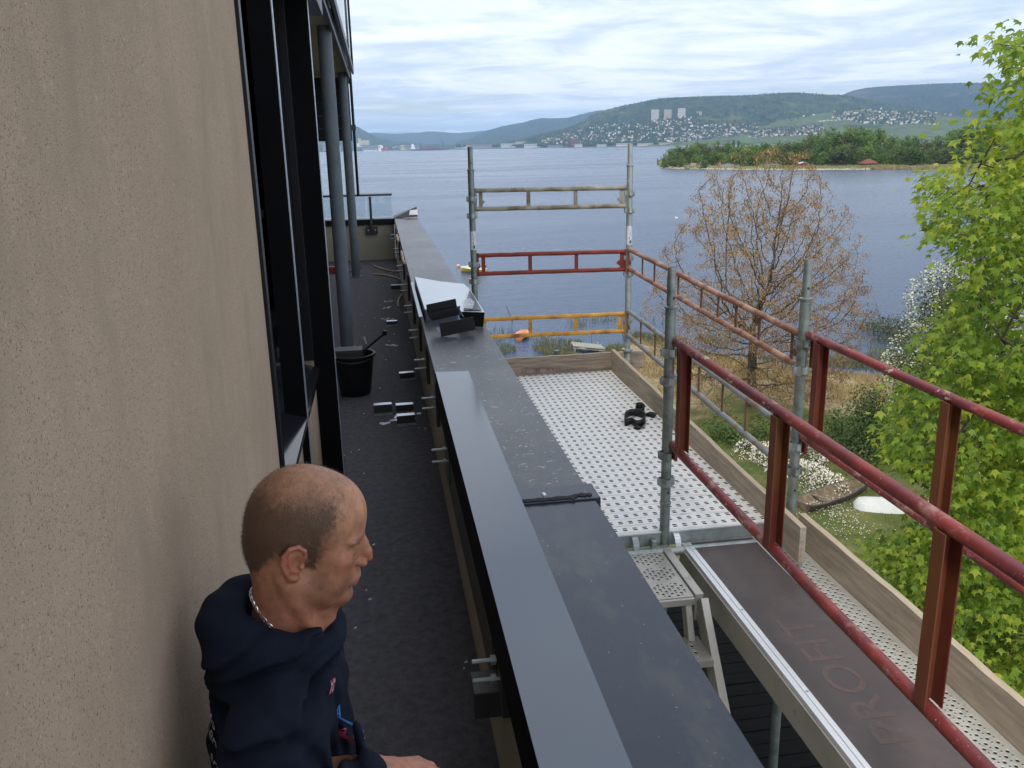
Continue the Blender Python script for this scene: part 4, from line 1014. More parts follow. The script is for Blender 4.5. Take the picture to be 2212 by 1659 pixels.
HL = hill('hill', [(560, 285), (640, 272), (700, 268), (740, 269.5), (764.7, 272), (773.7, 274), (786, 281.6), (797, 287), (808, 293.4), (822, 299), (835.7, 301), (849.5, 304.4), (870, 306.5), (891, 309), (918, 310.7), (974, 311.5), (1040, 312), (1100, 312)], lambda px: 12500, lambda px: 9800, FOREST, rough=22, step=1.5, rows=26, fine=7, power=.8)
HP = hill('plateau', [(1780, 214), (1820, 204.5), (1843, 195.6), (1870.5, 189.8), (1900, 187), (1952, 184), (2033, 180), (2091, 178.5), (2149, 179), (2212, 182), (2330, 190)], 10500, 8000, FOREST2, rough=30, step=2, rows=30, fine=9, power=.7)
HB = hill('hill', [(1090, 309), (1120, 302), (1150, 294), (1180, 288), (1217, 279), (1264, 260.5), (1275, 250), (1291, 242), (1318, 235.3), (1350, 227), (1386, 220), (1419, 213.4), (1455, 210.5), (1491, 209), (1537, 207), (1580, 206.5), (1626, 205), (1660, 202), (1684, 200.6), (1723, 199.5), (1755, 202), (1781, 204.5), (1828, 205), (1860, 212), (1897, 219), (1955, 226.5), (2014, 237), (2091, 248), (2250, 258)],
          lambda px: 7600, lambda px: shore_r(px) + 260, FOREST, rough=34, step=1.2, rows=80, fine=17, power=1.12)
FIELD = hill_mat('farm_slope', ((.085, .115, .035), (.12, .14, .05), (.055, .085, .030)), .003, .012, extra=((.030, .050, .020), .006, .57, .04))
HF = hill('farmland', [(1400, 306), (1440, 301), (1500, 294), (1540, 288), (1622, 271), (1660, 264), (1700, 257), (1746, 250), (1775, 245), (1800, 241), (1850, 237), (1900, 236), (1960, 241), (2000, 246), (2060, 252), (2250, 262)], 6300, 5000, FIELD, rough=8, step=2, rows=40, fine=3, power=.9)

# low far shore strips
def strip(name, pts, z, depth, mt):
    """flat strip of land: front edge through points on the water, given depth behind"""
    m_ = MB(); V = []
    for (px, py) in pts:
        p = pt(px, py, z=WZ); r_ = math.hypot(p.x, p.y); q = p * ((r_ + depth) / r_); V += [(p.x, p.y, WZ - .5), (p.x, p.y, z), (q.x, q.y, z + 4)]
    F = []
    for i in range(len(pts) - 1):
        a = i * 3; F += [(a, a + 3, a + 4, a + 1), (a + 1, a + 4, a + 5, a + 2)]
    m_.add(V, F); return tag(m_.build(name, mt), kind='structure')
TOWN = hill_mat('town_ground', ((.10, .10, .075), (.06, .075, .035), (.16, .15, .12)), .01, .03)
strip('far_shore', SHORE_L, WZ + 2, 3500, TOWN); strip('far_shore', SHORE_R, WZ + 2, 1200, TOWN)

# ------------------------------------------------------------------ generic foliage
def leaf_mat(name, c1, c2, trans=.35, rough=.55, scale=.6, c3=None):
    m = bpy.data.materials.new(name); m.use_nodes = True; nt = m.node_tree; N = nt.nodes; L = nt.links
    b = N['Principled BSDF']; b.inputs['Roughness'].default_value = rough; b.inputs['Specular IOR Level'].default_value = .25
    g_ = N.new('ShaderNodeNewGeometry'); tc = N.new('ShaderNodeTexCoord')
    nz = N.new('ShaderNodeTexNoise'); nz.inputs['Scale'].default_value = scale; nz.inputs['Detail'].default_value = 4; L.new(tc.outputs['Object'], nz.inputs['Vector'])
    a = N.new('ShaderNodeMath'); a.operation = 'MULTIPLY_ADD'; L.new(g_.outputs['Random Per Island'], a.inputs[0]); a.inputs[1].default_value = .55
    r = N.new('ShaderNodeMapRange'); r.inputs[1].default_value = .3; r.inputs[2].default_value = .7; r.inputs[4].default_value = .45; L.new(nz.outputs[0], r.inputs[0]); L.new(r.outputs[0], a.inputs[2])
    cr = N.new('ShaderNodeValToRGB'); e = cr.color_ramp.elements; e[0].color = (*c1, 1); e[1].color = (*c2, 1); e[1].position = .85; e[0].position = .12
    if c3: q = e.new(.5); q.color = (*c3, 1)
    L.new(a.outputs[0], cr.inputs[0]); L.new(cr.outputs[0], b.inputs['Base Color'])
    t_ = N.new('ShaderNodeBsdfTranslucent'); hs = N.new('ShaderNodeMix'); hs.data_type = 'RGBA'; hs.blend_type = 'MULTIPLY'; hs.inputs[0].default_value = 1
    L.new(cr.outputs[0], hs.inputs[6]); hs.inputs[7].default_value = (1.5, 1.5, .7, 1); L.new(hs.outputs[2], t_.inputs[0])
    mx = N.new('ShaderNodeMixShader'); mx.inputs[0].default_value = trans; L.new(b.outputs[0], mx.inputs[1]); L.new(t_.outputs[0], mx.inputs[2])
    L.new(mx.outputs[0], N['Material Output'].inputs[0]); return m
LM = {
 'dark': leaf_mat('dark_green_foliage', (.026, .050, .014), (.075, .120, .030), .2),
 'mid': leaf_mat('mid_green_foliage', (.045, .080, .018), (.120, .180, .042), .25),
 'light': leaf_mat('fresh_green_foliage', (.060, .100, .018), (.160, .230, .045), .3),
 'olive': leaf_mat('olive_brown_foliage', (.040, .052, .020), (.105, .110, .045), .2),
}
LM['idark'] = leaf_mat('island_dark_foliage', (.046, .090, .020), (.140, .220, .050), .3)
LM['imid'] = leaf_mat('island_mid_foliage', (.080, .145, .028), (.210, .310, .070), .34)
LM['iolive'] = leaf_mat('island_olive_foliage', (.060, .080, .028), (.150, .165, .060), .25)
BARK = mat('grey_brown_bark', (.12, .10, .075), .95, var=.35, scale=6, col2=(.07, .06, .045), bump=.8, bscale=30, bdist=.01, stretch=(1, 1, .3), spec=.1)
BARK2 = mat('dark_lichen_bark', (.085, .075, .055), .95, var=.4, scale=5, col2=(.15, .15, .09), mixr=(.5, .7), bump=.9, bscale=25, bdist=.01, stretch=(1, 1, .3), spec=.1)
def rnd_unit(r_):
    z = r_.uniform(-1, 1); t = r_.uniform(0, 2 * math.pi); s = math.sqrt(1 - z * z); return Vector((s * math.cos(t), s * math.sin(t), z))
def clump_crown(r_, blobs, nper, size, up=.4, aspect=1.0):
    """many small leaf-sized faces over the shells of several uneven lobes"""
    V = []; F = []
    for (c, rad) in blobs:
        c = Vector(c); n = int(nper * (rad[0] * rad[2]))
        for _ in range(n):
            d = rnd_unit(r_); k = r_.uniform(.55, 1.08) if r_.random() < .8 else r_.uniform(.2, .6)
            k *= 1 + .22 * noise.noise(d * 2.3 + c)
            p = c + Vector((d.x * rad[0], d.y * rad[1], d.z * rad[2])) * k
            nn = (d + rnd_unit(r_) * .8 + Vector((0, 0, up))).normalized(); a = nn.orthogonal().normalized(); a.rotate(Matrix.Rotation(r_.uniform(0, 6.28), 3, nn)); b = nn.cross(a)
            s = size * r_.uniform(.6, 1.3); o = len(V)
            V += [tuple(p - a * s), tuple(p - b * s * .55 * aspect), tuple(p + a * s), tuple(p + b * s * .55 * aspect)]; F.append((o, o + 1, o + 2, o + 3))
    return V, F
def tree_protos():
    """unit-height trees for the island"""
    P = []
    for k in range(9):
        r_ = random.Random(100 + k); kind = ['round', 'tall', 'cone'][k % 3]; blobs = []
        if kind == 'round':
            for i in range(11): a = r_.uniform(0, 6.28); q = r_.uniform(.0, .20); h = r_.uniform(.30, .82); rr = r_.uniform(.13, .20) * (1.15 - abs(h - .5) * .8); blobs.append(((q * math.cos(a), q * math.sin(a), h), (rr, rr, rr * .9)))
        elif kind == 'tall':
            for i in range(12): a = r_.uniform(0, 6.28); q = r_.uniform(.0, .13); h = r_.uniform(.22, .88); rr = r_.uniform(.09, .15) * (1.2 - abs(h - .5)); blobs.append(((q * math.cos(a), q * math.sin(a), h), (rr, rr, rr * 1.25)))
        else:
            for i in range(13): h = .12 + i * .067; rr = .17 * (1.02 - h) + .02; a = r_.uniform(0, 6.28); blobs.append(((rr * .35 * math.cos(a), rr * .35 * math.sin(a), h), (rr, rr, .075)))
        for i in range(5): a = r_.uniform(0, 6.28); blobs.append(((.13 * math.cos(a), .13 * math.sin(a), r_.uniform(.10, .28)), (.15, .15, .14)))
        V, F = clump_crown(r_, blobs, 3600 if kind != 'cone' else 7000, .030)
        me = bpy.data.meshes.new('crown'); me.from_pydata(V, [], F)
        tr = MB(); tr.tube([(0, 0, -.02), (.006, 0, .3), (-.004, .004, .75)], [.016, .011, .004], 6)
        for i in range(4):
            a = r_.uniform(0, 6.28); h = r_.uniform(.22, .5); tr.tube([(0, 0, h), (.12 * math.cos(a), .12 * math.sin(a), h + .14)], [.006, .003], 4)
        mt = bpy.data.meshes.new('trunk'); mt.from_pydata(tr.v, [], tr.f); mt.materials.append(BARK); mt.shade_smooth()
        P.append((kind, me, mt))
    return P
TP = tree_protos(); CROWNS = {}
def crown_mesh(k, col):
    if (k, col) not in CROWNS:
        me = TP[k][1].copy(); me.materials.clear(); me.materials.append(LM[col]); CROWNS[(k, col)] = me
    return CROWNS[(k, col)]
def place_tree(x, y, z, h, k, col, label, group, wid=1.0, rot=0):
    t = thing('broadleaf_tree' if TP[k][0] != 'cone' else 'conifer_tree', label, 'tree', (x, y, z), group)
    c = link('crown', crown_mesh(k, col), t); c.scale = (h * wid, h * wid, h); c.rotation_euler.z = rot
    q = link('trunk', TP[k][2], t); q.scale = (h * wid, h * wid, h)
    return t
# ------------------------------------------------------------------ the island
ISH = [(1419, 352.5), (1422, 359.0), (1431, 363.6), (1470, 365.3), (1500, 365.5), (1600, 366.6), (1750, 367.2), (1900, 366.4), (2030, 365.4), (2130, 364), (2330, 360)]
ISLE = hill_mat('island_ground', ((.16, .17, .07), (.26, .24, .12), (.12, .14, .055)), .05, .3, extra=((.38, .32, .21), .02, .56, .05))
m_ = MB(); V = []; F = []; rows = [(0, -.6), (2, .1), (6, .5), (14, .9), (40, 1.3), (110, 2.2), (260, 4.5)]
IP = []
for i in range(120):
    px = 1419 + (2330 - 1419) * (i / 119) ** 1.4; py = interp(ISH, px); p = pt(px, py, z=WZ); IP.append(p); r_ = math.hypot(p.x, p.y)
    shrink = min(1, (px - 1415) / 60)
    for (d, dz) in rows: q = p * ((r_ + d * (shrink if d > 14 else 1) + (1.5 * noise.noise(Vector((i * .6, 0, 0))) if d < 10 else 0)) / r_); V.append((q.x, q.y, WZ + dz + (.15 * noise.noise(Vector((i * .9, d, 0))))))
nr = len(rows)
for i in range(119):
    for j in range(nr - 1): F.append((i * nr + j, i * nr + nr + j, i * nr + nr + j + 1, i * nr + j + 1))
m_.add(V, F); isl = m_.build('island', ISLE, smooth=60); tag(isl, kind='structure')
def isl_pt(px, d):
    p = pt(px, interp(ISH, px), z=WZ); r_ = math.hypot(p.x, p.y); q = p * ((r_ + d) / r_)
    z = WZ + interp([(a, b) for a, b in rows], d); return Vector((q.x, q.y, z))
SIL = [(1424, 345), (1430, 334), (1440, 322), (1455, 312), (1480, 306), (1510, 303), (1540, 301), (1600, 302), (1640, 304), (1690, 297), (1715, 300), (1735, 292), (1750, 283), (1790, 272), (1830, 266), (1860, 268), (1895, 268), (1902, 276), (1915, 290), (1960, 289), (2000, 292), (2035, 290), (2060, 262), (2090, 257), (2140, 265), (2212, 268), (2330, 275)]
FRONT = [(1424, 16), (1450, 30), (1500, 60), (1560, 42), (1640, 45), (1720, 55), (1800, 52), (1900, 60), (2000, 55), (2330, 60)]
KINDW = ['rounded', 'tall slender', 'narrow pointed']; COLW = {'dark': 'dark green', 'mid': 'mid green', 'light': 'bright green', 'olive': 'olive brown'}
def island_trees():
    r_ = random.Random(42); lst = []
    px = 1428
    while px < 2300:                                       # back rows reach the treeline
        w = 15 if px > 1740 else 11
        for (off, hf, dd) in ((0, 1.0, 42), (w * .5, .93, 22)):
            p = isl_pt(px + off, interp(FRONT, px) + dd + r_.uniform(-8, 8)); top = pt(px + off, interp(SIL, px + off) + r_.uniform(-1.5, 5), r=math.hypot(p.x, p.y)).z
            h = (top - p.z) * hf
            col = r_.choice(['dark', 'dark', 'mid', 'olive'] if px > 1730 else ['dark', 'mid', 'mid', 'olive']); lst.append((px + off, p, h, r_.choice([1, 1, 4, 7, 0, 3]) if px > 1730 else r_.choice([0, 1, 3, 4, 2, 5]), col, 1.25 if px < 1730 else 1.0))
        px += w
    nback = len(lst)
    px = 1432
    while px < 2300:                                       # front row of lower, lighter growth
        p = isl_pt(px, interp(FRONT, px) + r_.uniform(-6, 8)); full = pt(px, interp(SIL, px), r=math.hypot(p.x, p.y)).z - p.z
        h = full * r_.uniform(.38, .68); col = r_.choice(['mid', 'mid', 'light', 'dark', 'olive']); lst.append((px, p, h, r_.choice([0, 3, 6, 1, 4]), col, 1.35)); px += r_.uniform(8, 15)
    marks = [(1428, 'the left tip of the island'), (1465, 'the bushes beside the pier hut'), (1498, 'the wooden pier hut'), (1522, 'the round pale bush'), (1572, 'the gravel heap'), (1625, 'the slender tree'), (1665, 'the long grey shed'), (1700, 'the gap between the two sheds'), (1733, 'the small red shed'),
             (1765, 'the dip right of the red shed'), (1808, 'the wide grey-olive bush'), (1840, 'the rise left of the red roof'), (1874, 'the red roofed house'), (1930, 'the yellowish green tree'), (1975, 'the broad dark bush'), (2030, 'the right end of the reeds'), (2110, 'the maple left edge'), (2212, 'the right maple foliage')]
    seen = {}
    for i, (px, p, h, k, col, wd) in enumerate(lst):
        kw = KINDW[k % 3]; mx_, nm = min(marks, key=lambda q: abs(q[0] - px)); side = 'straight behind' if abs(px - mx_) < 6 else 'just left of' if px < mx_ else 'just right of'
        row = 'back row' if i < nback and i % 2 == 0 else 'middle row' if i < nback else 'front row'
        lab = '%s %s tree, %s, %s %s' % (COLW[col], kw, row, side.replace('straight ', '').replace('just ', ''), nm)
        if len(lab.replace(',', '').split()) > 13: lab = lab.replace(' tree,', ',')
        seen.setdefault(lab, 0); seen[lab] += 1
        if seen[lab] > 1: lab = lab.replace(', %s,' % row, ', %s, %s one,' % (row, 'farther right' if seen[lab] == 2 else 'farthest right'))
        if len(lab.replace('-', ' ').split()) > 15: lab = lab.replace(' one,', ',').replace(' tree', '')
        place_tree(p.x, p.y, p.z - .2, h, k, {'dark': 'idark', 'mid': 'imid', 'olive': 'iolive'}.get(col, col), lab, 'trees of the island wood', wd, r_.uniform(0, 6))
island_trees()
def isle_bush(px, py_top, d, lab, col='light', k=0, w=1.6):
    p = isl_pt(px, d); top = pt(px, py_top, r=math.hypot(p.x, p.y)).z; h = (top - p.z) * 1.15
    place_tree(p.x, p.y, p.z - h * .16, h * 1.08, k, col, lab, None, w, px)
isle_bush(1438, 347, 7, 'small bright bush at the very tip of the island', 'light', 0, 1.5)
isle_bush(1458, 343, 9, 'broad green bush left of the wooden pier hut on the island', 'mid', 3, 1.7)
isle_bush(1472, 340, 12, 'taller bright bush behind the wooden pier hut', 'light', 6, 1.2)
isle_bush(1522, 342, 9, 'round pale green bush right of the wooden pier hut', 'light', 3, 1.9)
isle_bush(1625, 318, 40, 'slender pale trunked tree standing alone before the island wood', 'light', 0, 1.1)
isle_bush(1738, 322, 40, 'rounded fresh green tree behind the open meadow of the island', 'mid', 0, 1.4)
isle_bush(1808, 320, 38, 'wide grey-olive bush in the middle of the island meadow edge', 'olive', 3, 2.2)
isle_bush(1868, 313, 45, 'light green rounded tree left of the red roof', 'light', 0, 1.3)
isle_bush(1930, 312, 42, 'yellowish green tree right of the red roof', 'light', 1, 1.5)
isle_bush(1975, 312, 40, 'broad dark bush at the right of the island meadow', 'mid', 3, 2.0)
# rocks, reeds
def scatter_rocks():
    r_ = random.Random(5); m_ = MB()
    for i in range(900):
        px = r_.uniform(1423, 2120); d = abs(r_.gauss(0, 2.2)) if px > 1540 else abs(r_.gauss(0, 4)); p = isl_pt(px, d); s = r_.uniform(.3, 1.0)
        vs = [p + Vector((r_.uniform(.7, 1.3) * s * a, r_.uniform(.7, 1.3) * s * b, r_.uniform(.5, .9) * s * c)) for (a, b, c) in ((1, 0, 0), (0, 1, 0), (-1, 0, 0), (0, -1, 0), (0, 0, 1), (0, 0, -1))]
        m_.add(vs, [(0, 1, 4), (1, 2, 4), (2, 3, 4), (3, 0, 4), (1, 0, 5), (2, 1, 5), (3, 2, 5), (0, 3, 5)])
    tag(m_.build('shore_rocks', mat('pale_shore_rock', (.44, .36, .28), .9, var=.3, scale=1.2)), 'pale boulders and gravel along the waterline of the island', 'rocks', kind='stuff')
scatter_rocks()
def blades(name, spots, n, hgt, wid, mt, label, seed, lean=.25):
    r_ = random.Random(seed); V = []; F = []
    for _ in range(n):
        p = spots(r_)
        if p is None: continue
        h = hgt * r_.uniform(.5, 1.25); a = r_.uniform(0, 6.28); w = wid * r_.uniform(.6, 1.3); dx, dy = math.cos(a) * w, math.sin(a) * w; lx, ly = r_.gauss(0, lean) * h, r_.gauss(0, lean) * h; o = len(V)
        V += [(p[0] - dx, p[1] - dy, p[2] - .05), (p[0] + dx, p[1] + dy, p[2] - .05), (p[0] + lx + dx * .3, p[1] + ly + dy * .3, p[2] + h), (p[0] + lx - dx * .3, p[1] + ly - dy * .3, p[2] + h * .96)]; F.append((o, o + 1, o + 2, o + 3))
    me = bpy.data.meshes.new(name); me.from_pydata(V, [], F); me.materials.append(mt)
    return tag(link(name, me), label, 'reeds' if 'reed' in name else 'plants', kind='stuff')
STRAW = leaf_mat('dry_reed_straw', (.20, .145, .075), (.47, .38, .22), .2, .8, .5, c3=(.33, .25, .13))
STRAWG = leaf_mat('greenish_marsh_reed', (.075, .085, .035), (.22, .21, .10), .2, .8, .5)
def sp1(r_):
    px = r_.uniform(1880, 2130); return isl_pt(px, r_.uniform(-3, 3) if px > 1890 else 0)
blades('island_reeds', sp1, 2500, 2.0, .25, STRAW, 'pale dry reeds along the right shore of the island', 3, .1)
MEADOW = leaf_mat('pale_meadow_grass', (.13, .14, .06), (.36, .34, .17), .2, .8, .5)
def sp2(r_):
    px = r_.uniform(1640, 1960); return isl_pt(px, r_.uniform(12, 40))
blades('island_meadow_grass', sp2, 2600, .9, .35, MEADOW, 'dry pale grass tufts on the open island meadow', 4, .2)
WOODY = mat('grey_timber', (.30, .25, .19), .8, var=.2, scale=2)
# pier hut
p = isl_pt(1498, 6.5); t = thing('pier_hut', 'small wooden pier platform with rails and masts between two bushes on the island', 'pier', tuple(p))
for k in range(5): MB().box(p.x - 6 + k * 3, p.x - 5.7 + k * 3, p.y - .15, p.y + .15, WZ - .5, p.z + 3.2).build('post', WOODY, t)
MB().box(p.x - 7, p.x + 7, p.y - 1.8, p.y + 1.8, p.z + 1.5, p.z + 1.9).build('platform', WOODY, t)
MB().box(p.x - 6.5, p.x + 6.5, p.y - .1, p.y + .1, p.z + 2.9, p.z + 3.15).build('rail', WOODY, t)
MB().box(p.x - 2.0, p.x + 1.5, p.y - 1, p.y + 1, p.z + 1.9, p.z + 3.6).build('shelter', mat('tan_shelter', (.42, .34, .22), .8), t)
for dx in (-7, -1.5, 5.6): MB().tube([(p.x + dx, p.y, p.z + 1), (p.x + dx, p.y, p.z + 7.5)], .09, 6).build('mast', WOODY, t)
MB().lathe([(0, -.55), (.4, -.4), (.6, 0), (.4, .4), (0, .55)], (p.x + 5.2, p.y - .6, p.z + 3.4), 12).build('buoy', M['white_paint'], t, smooth=60)
def small_house(name, p, wx, wy, h, rh, mw, mr, lab, cat, win=True, yaw=0., group=None):
    t = thing(name, lab, cat, tuple(p), group); 
    w = MB(); w.prism([(-wx, 0), (wx, 0), (wx, h), (0, h + rh), (-wx, h)], -wy, wy, 'y'); w.v = [(a + p.x, b + p.y, c + p.z) for a, b, c in w.v]; w.build('wall', mw, t)
    w = MB(); e = .35
    for s in (-1, 1):
        w.add([(0, -wy - e, h + rh + .05), (s * (wx + e), -wy - e, h - .25), (s * (wx + e), wy + e, h - .25), (0, wy + e, h + rh + .05),
               (0, -wy - e, h + rh + .3), (s * (wx + e), -wy - e, h), (s * (wx + e), wy + e, h), (0, wy + e, h + rh + .3)], [(0, 1, 2, 3), (7, 6, 5, 4), (0, 4, 5, 1), (1, 5, 6, 2), (2, 6, 7, 3)])
    w.v = [(a + p.x, b + p.y, c + p.z) for a, b, c in w.v]; w.build('roof', mr, t)
    if win:
        for dx in (-wx * .5, wx * .35):
            MB().box(p.x + dx - .5, p.x + dx + .5, p.y - wy - .04, p.y - wy + .02, p.z + h * .35, p.z + h * .75).build('window', M['glass_dark'], t)
    t.rotation_euler.z = yaw; return t
MRED = mat('barn_red_paint', (.32, .05, .035), .8, var=.15, scale=1); MTILE = mat('red_tile_roof', (.20, .055, .042), .8, var=.2, scale=2); MGREY = mat('dark_grey_roof', (.09, .09, .095), .7, var=.2, scale=2)
small_house('shed', isl_pt(1733, 30), 2.6, 2.0, 2.2, .7, MRED, mat('pale_shed_roof', (.5, .5, .5), .7), 'small red shed with a white door on the island meadow', 'shed')
p = isl_pt(1874, 40); 
t = thing('red_roof_house', 'house with a red tiled hipped roof half hidden by island trees', 'house', tuple(p))
MB().box(p.x - 3.6, p.x + 3.6, p.y - 3, p.y + 3, p.z, p.z + 1.6).build('wall', MRED, t)
w = MB(); w.add([(p.x - 5.2, p.y - 4, p.z + 1.4), (p.x + 5.2, p.y - 4, p.z + 1.4), (p.x + 5.2, p.y + 4, p.z + 1.4), (p.x - 5.2, p.y + 4, p.z + 1.4), (p.x - 1.5, p.y, p.z + 4.2), (p.x + 1.5, p.y, p.z + 4.2)],
      [(0, 1, 5, 4), (1, 2, 5), (2, 3, 4, 5), (3, 0, 4), (3, 2, 1, 0)]); w.build('roof', MTILE, t)
for dx in (-2, 0, 2): MB().box(p.x + dx - .4, p.x + dx + .4, p.y - 3.05, p.y - 2.98, p.z + .5, p.z + 1.2).build('window', M['glass_dark'], t)
p = isl_pt(1665, 34); small_house('grey_shed', p, 6, 2, 2, .5, WOODY, MGREY, 'long low grey shed at the meadow edge left of the red shed', 'shed', False)
p = isl_pt(1572, 34); m_ = MB()
m_.lathe([(8, -.5), (6, .6), (4, 1.3), (1.6, 1.9), (0, 2.1)], p, 14); tag(m_.build('gravel_heap', mat('grey_gravel_heap', (.17, .15, .13), .95, var=.3, scale=.6), smooth=60), 'low grey gravel heap on the island beside the meadow', 'gravel heap')

# ------------------------------------------------------------------ the town across the fjord
WALLS = {'white': mat('white_house_paint', (.85, .85, .83), .7), 'cream': mat('cream_house_paint', (.55, .50, .38), .7), 'red': mat('red_house_paint', (.32, .09, .06), .8),
         'ochre': mat('ochre_house_paint', (.50, .34, .14), .8), 'grey': mat('grey_house_paint', (.32, .33, .34), .8)}
ROOFS = [mat('charcoal_roof', (.07, .07, .08), .8), mat('orange_tile_roof', (.34, .13, .07), .8), mat('brown_roof', (.14, .10, .08), .8)]
def house_mesh(wk, rk, L_=11, W_=8, h=5.5, rh=2.6):
    m_ = MB(); m_.prism([(-W_ / 2, -3), (W_ / 2, -3), (W_ / 2, h), (0, h + rh), (-W_ / 2, h)], -L_ / 2, L_ / 2, 'x'); n = len(m_.f); m_.mi = 1
    for s in (-1, 1):
        m_.add([(-L_ / 2 - .6, 0, h + rh + .1), (L_ / 2 + .6, 0, h + rh + .1), (L_ / 2 + .6, s * (W_ / 2 + .6), h - .3), (-L_ / 2 - .6, s * (W_ / 2 + .6), h - .3),
                (-L_ / 2 - .6, 0, h + rh + .4), (L_ / 2 + .6, 0, h + rh + .4), (L_ / 2 + .6, s * (W_ / 2 + .6), h), (-L_ / 2 - .6, s * (W_ / 2 + .6), h)], [(0, 1, 2, 3), (7, 6, 5, 4), (2, 3, 7, 6), (0, 4, 7, 3), (1, 2, 6, 5)])
    me = bpy.data.meshes.new('house'); me.from_pydata(m_.v, [], m_.f); me.materials.append(WALLS[wk]); me.materials.append(ROOFS[rk]); me.polygons.foreach_set('material_index', m_.fm); me.update(); return me
HM = {(w, r_): house_mesh(w, r_) for w in WALLS for r_ in range(3)}
def town():
    r_ = random.Random(77); lst = []
    zones = [  # hill, x0,x1, top(x), bottom(x), count
        (HB, 1170, 1450, [(1170, 303), (1217, 290), (1264, 276), (1300, 268), (1360, 262), (1400, 260), (1450, 258)], [(1170, 310), (1450, 303)], 560),
        (HB, 1400, 1500, [(1400, 254), (1500, 250)], [(1400, 272), (1500, 270)], 90),
        (HB, 1440, 1640, [(1440, 276), (1500, 270), (1560, 268), (1640, 268)], [(1440, 306), (1640, 300)], 720),
        (HF, 1620, 1780, [(1620, 281), (1780, 272)], [(1620, 298), (1780, 290)], 240),
        (HF, 1700, 1760, [(1700, 251), (1760, 247)], [(1700, 262), (1760, 250)], 8),
        (HF, 1800, 2020, [(1800, 240), (1880, 236), (2020, 246)], [(1800, 255), (1880, 268), (2020, 270)], 330),
        (HB, 1880, 2060, [(1880, 233), (2060, 246)], [(1880, 240), (2060, 252)], 40),
        (HL, 700, 900, [(700, 312), (900, 318)], [(700, 322), (900, 321)], 60)]
    for (H, x0, x1, tp, bt, n) in zones:
        for _ in range(n):
            px = r_.uniform(x0, x1); py = interp(tp, px) + (interp(bt, px) - interp(tp, px)) * r_.random() ** .8
            if noise.noise(Vector((px * .05, py * .12, 0))) < -.22: continue
            v = hill_at(H, px, py + r_.uniform(-.6, .6)); lst.append((px, py, v))
    lst.sort(key=lambda q: q[2].length)
    keep = lst[:300]; rest = lst[300:]
    def pick(py): 
        w = r_.choices(['white', 'cream', 'red', 'ochre', 'grey'], [.66, .15, .07, .04, .08])[0]; return w, r_.choices([0, 1, 2], [.5, .3, .2])[0]
    for (px, py, v) in keep:
        w, q = pick(py); o = link('house', HM[(w, q)]); s = r_.uniform(.9, 1.5); o.scale = (s * r_.uniform(.9, 1.4), s, s); o.location = v; o.rotation_euler.z = r_.uniform(-.6, .6) + (math.pi / 2 if r_.random() < .3 else 0)
        where = 'above the shore left of the island' if px < 1440 else 'in the dense terraced town behind the island' if px < 1640 else 'on the farm slope behind the high island wood' if px < 1900 else 'far right behind the maple'
        roof = ['charcoal', 'orange tile', 'brown'][q]
        tag(o, '%s house with %s roof %s' % (w, roof, where), 'house', '%s houses with %s roofs %s' % (w, roof, where))
    V = []; F = []; MI = []; mats_ = list(WALLS.values()) + ROOFS; keys = list(WALLS)
    for (px, py, v) in rest:
        w, q = pick(py); me = HM[(w, q)]; s = r_.uniform(.8, 1.35); a = r_.uniform(-.6, .6) + (math.pi / 2 if r_.random() < .3 else 0); o = len(V)
        V += [(v.x + (c.co.x * math.cos(a) - c.co.y * math.sin(a)) * s, v.y + (c.co.x * math.sin(a) + c.co.y * math.cos(a)) * s, v.z + c.co.z * s) for c in me.vertices]
        for f in me.polygons: F.append(tuple(o + i for i in f.vertices)); MI.append(keys.index(w) if f.material_index == 0 else 5 + q)
    me = bpy.data.meshes.new('distant_houses'); me.from_pydata(V, [], F)
    for m__ in mats_: me.materials.append(m__)
    me.polygons.foreach_set('material_index', MI); me.update()
    tag(link('distant_houses', me), 'mass of tiny pale houses higher up the hillside town', 'houses', kind='stuff')
    # garden trees between them
    V = []; F = []
    for (H, x0, x1, tp, bt, n) in zones[:6] + [(HB, 1150, 1640, [(1150, 296), (1264, 272), (1450, 256), (1640, 262)], [(1150, 312), (1640, 306)], 500), (None, 985, 1440, [(985, 317), (1100, 315), (1240, 314.5), (1440, 311)], [(985, 319), (1240, 317), (1440, 313)], 170)]:
        for _ in range(int(n * 1.5)):
            px = r_.uniform(x0, x1); py = interp(tp, px) + (interp(bt, px) - interp(tp, px)) * r_.random(); v = hill_at(H, px, py) if H else pt(px, py, r=shore_r(px) + 180); s = r_.uniform(4, 9) if H else r_.uniform(6, 12)
            c = v + Vector((0, 0, s * .8)); o = len(V); n_ = 7
            V += [tuple(c + Vector((math.cos(a) * s * r_.uniform(.7, 1.2), math.sin(a) * s, 0))) for a in [i * 2 * math.pi / n_ for i in range(n_)]] + [tuple(c + Vector((0, 0, s * r_.uniform(.9, 1.7)))), tuple(c - Vector((0, 0, s)))]
            for i in range(n_): F.append((o + i, o + (i + 1) % n_, o + n_)); F.append((o + (i + 1) % n_, o + i, o + n_ + 1))
    me = bpy.data.meshes.new('town_trees'); me.from_pydata(V, [], F); me.materials.append(hill_mat('town_tree', ((.022, .040, .016), (.05, .085, .028), (.035, .055, .022)), .01, .03)); me.update()
    tag(link('town_trees', me), 'garden trees filling the gaps between the hillside houses', 'trees', kind='stuff')
town()
CONC = mat('pale_tower_concrete', (.66, .62, .57), .8, var=.08, scale=.05); BRICKT = mat('tower_brown_end', (.24, .15, .12), .8)
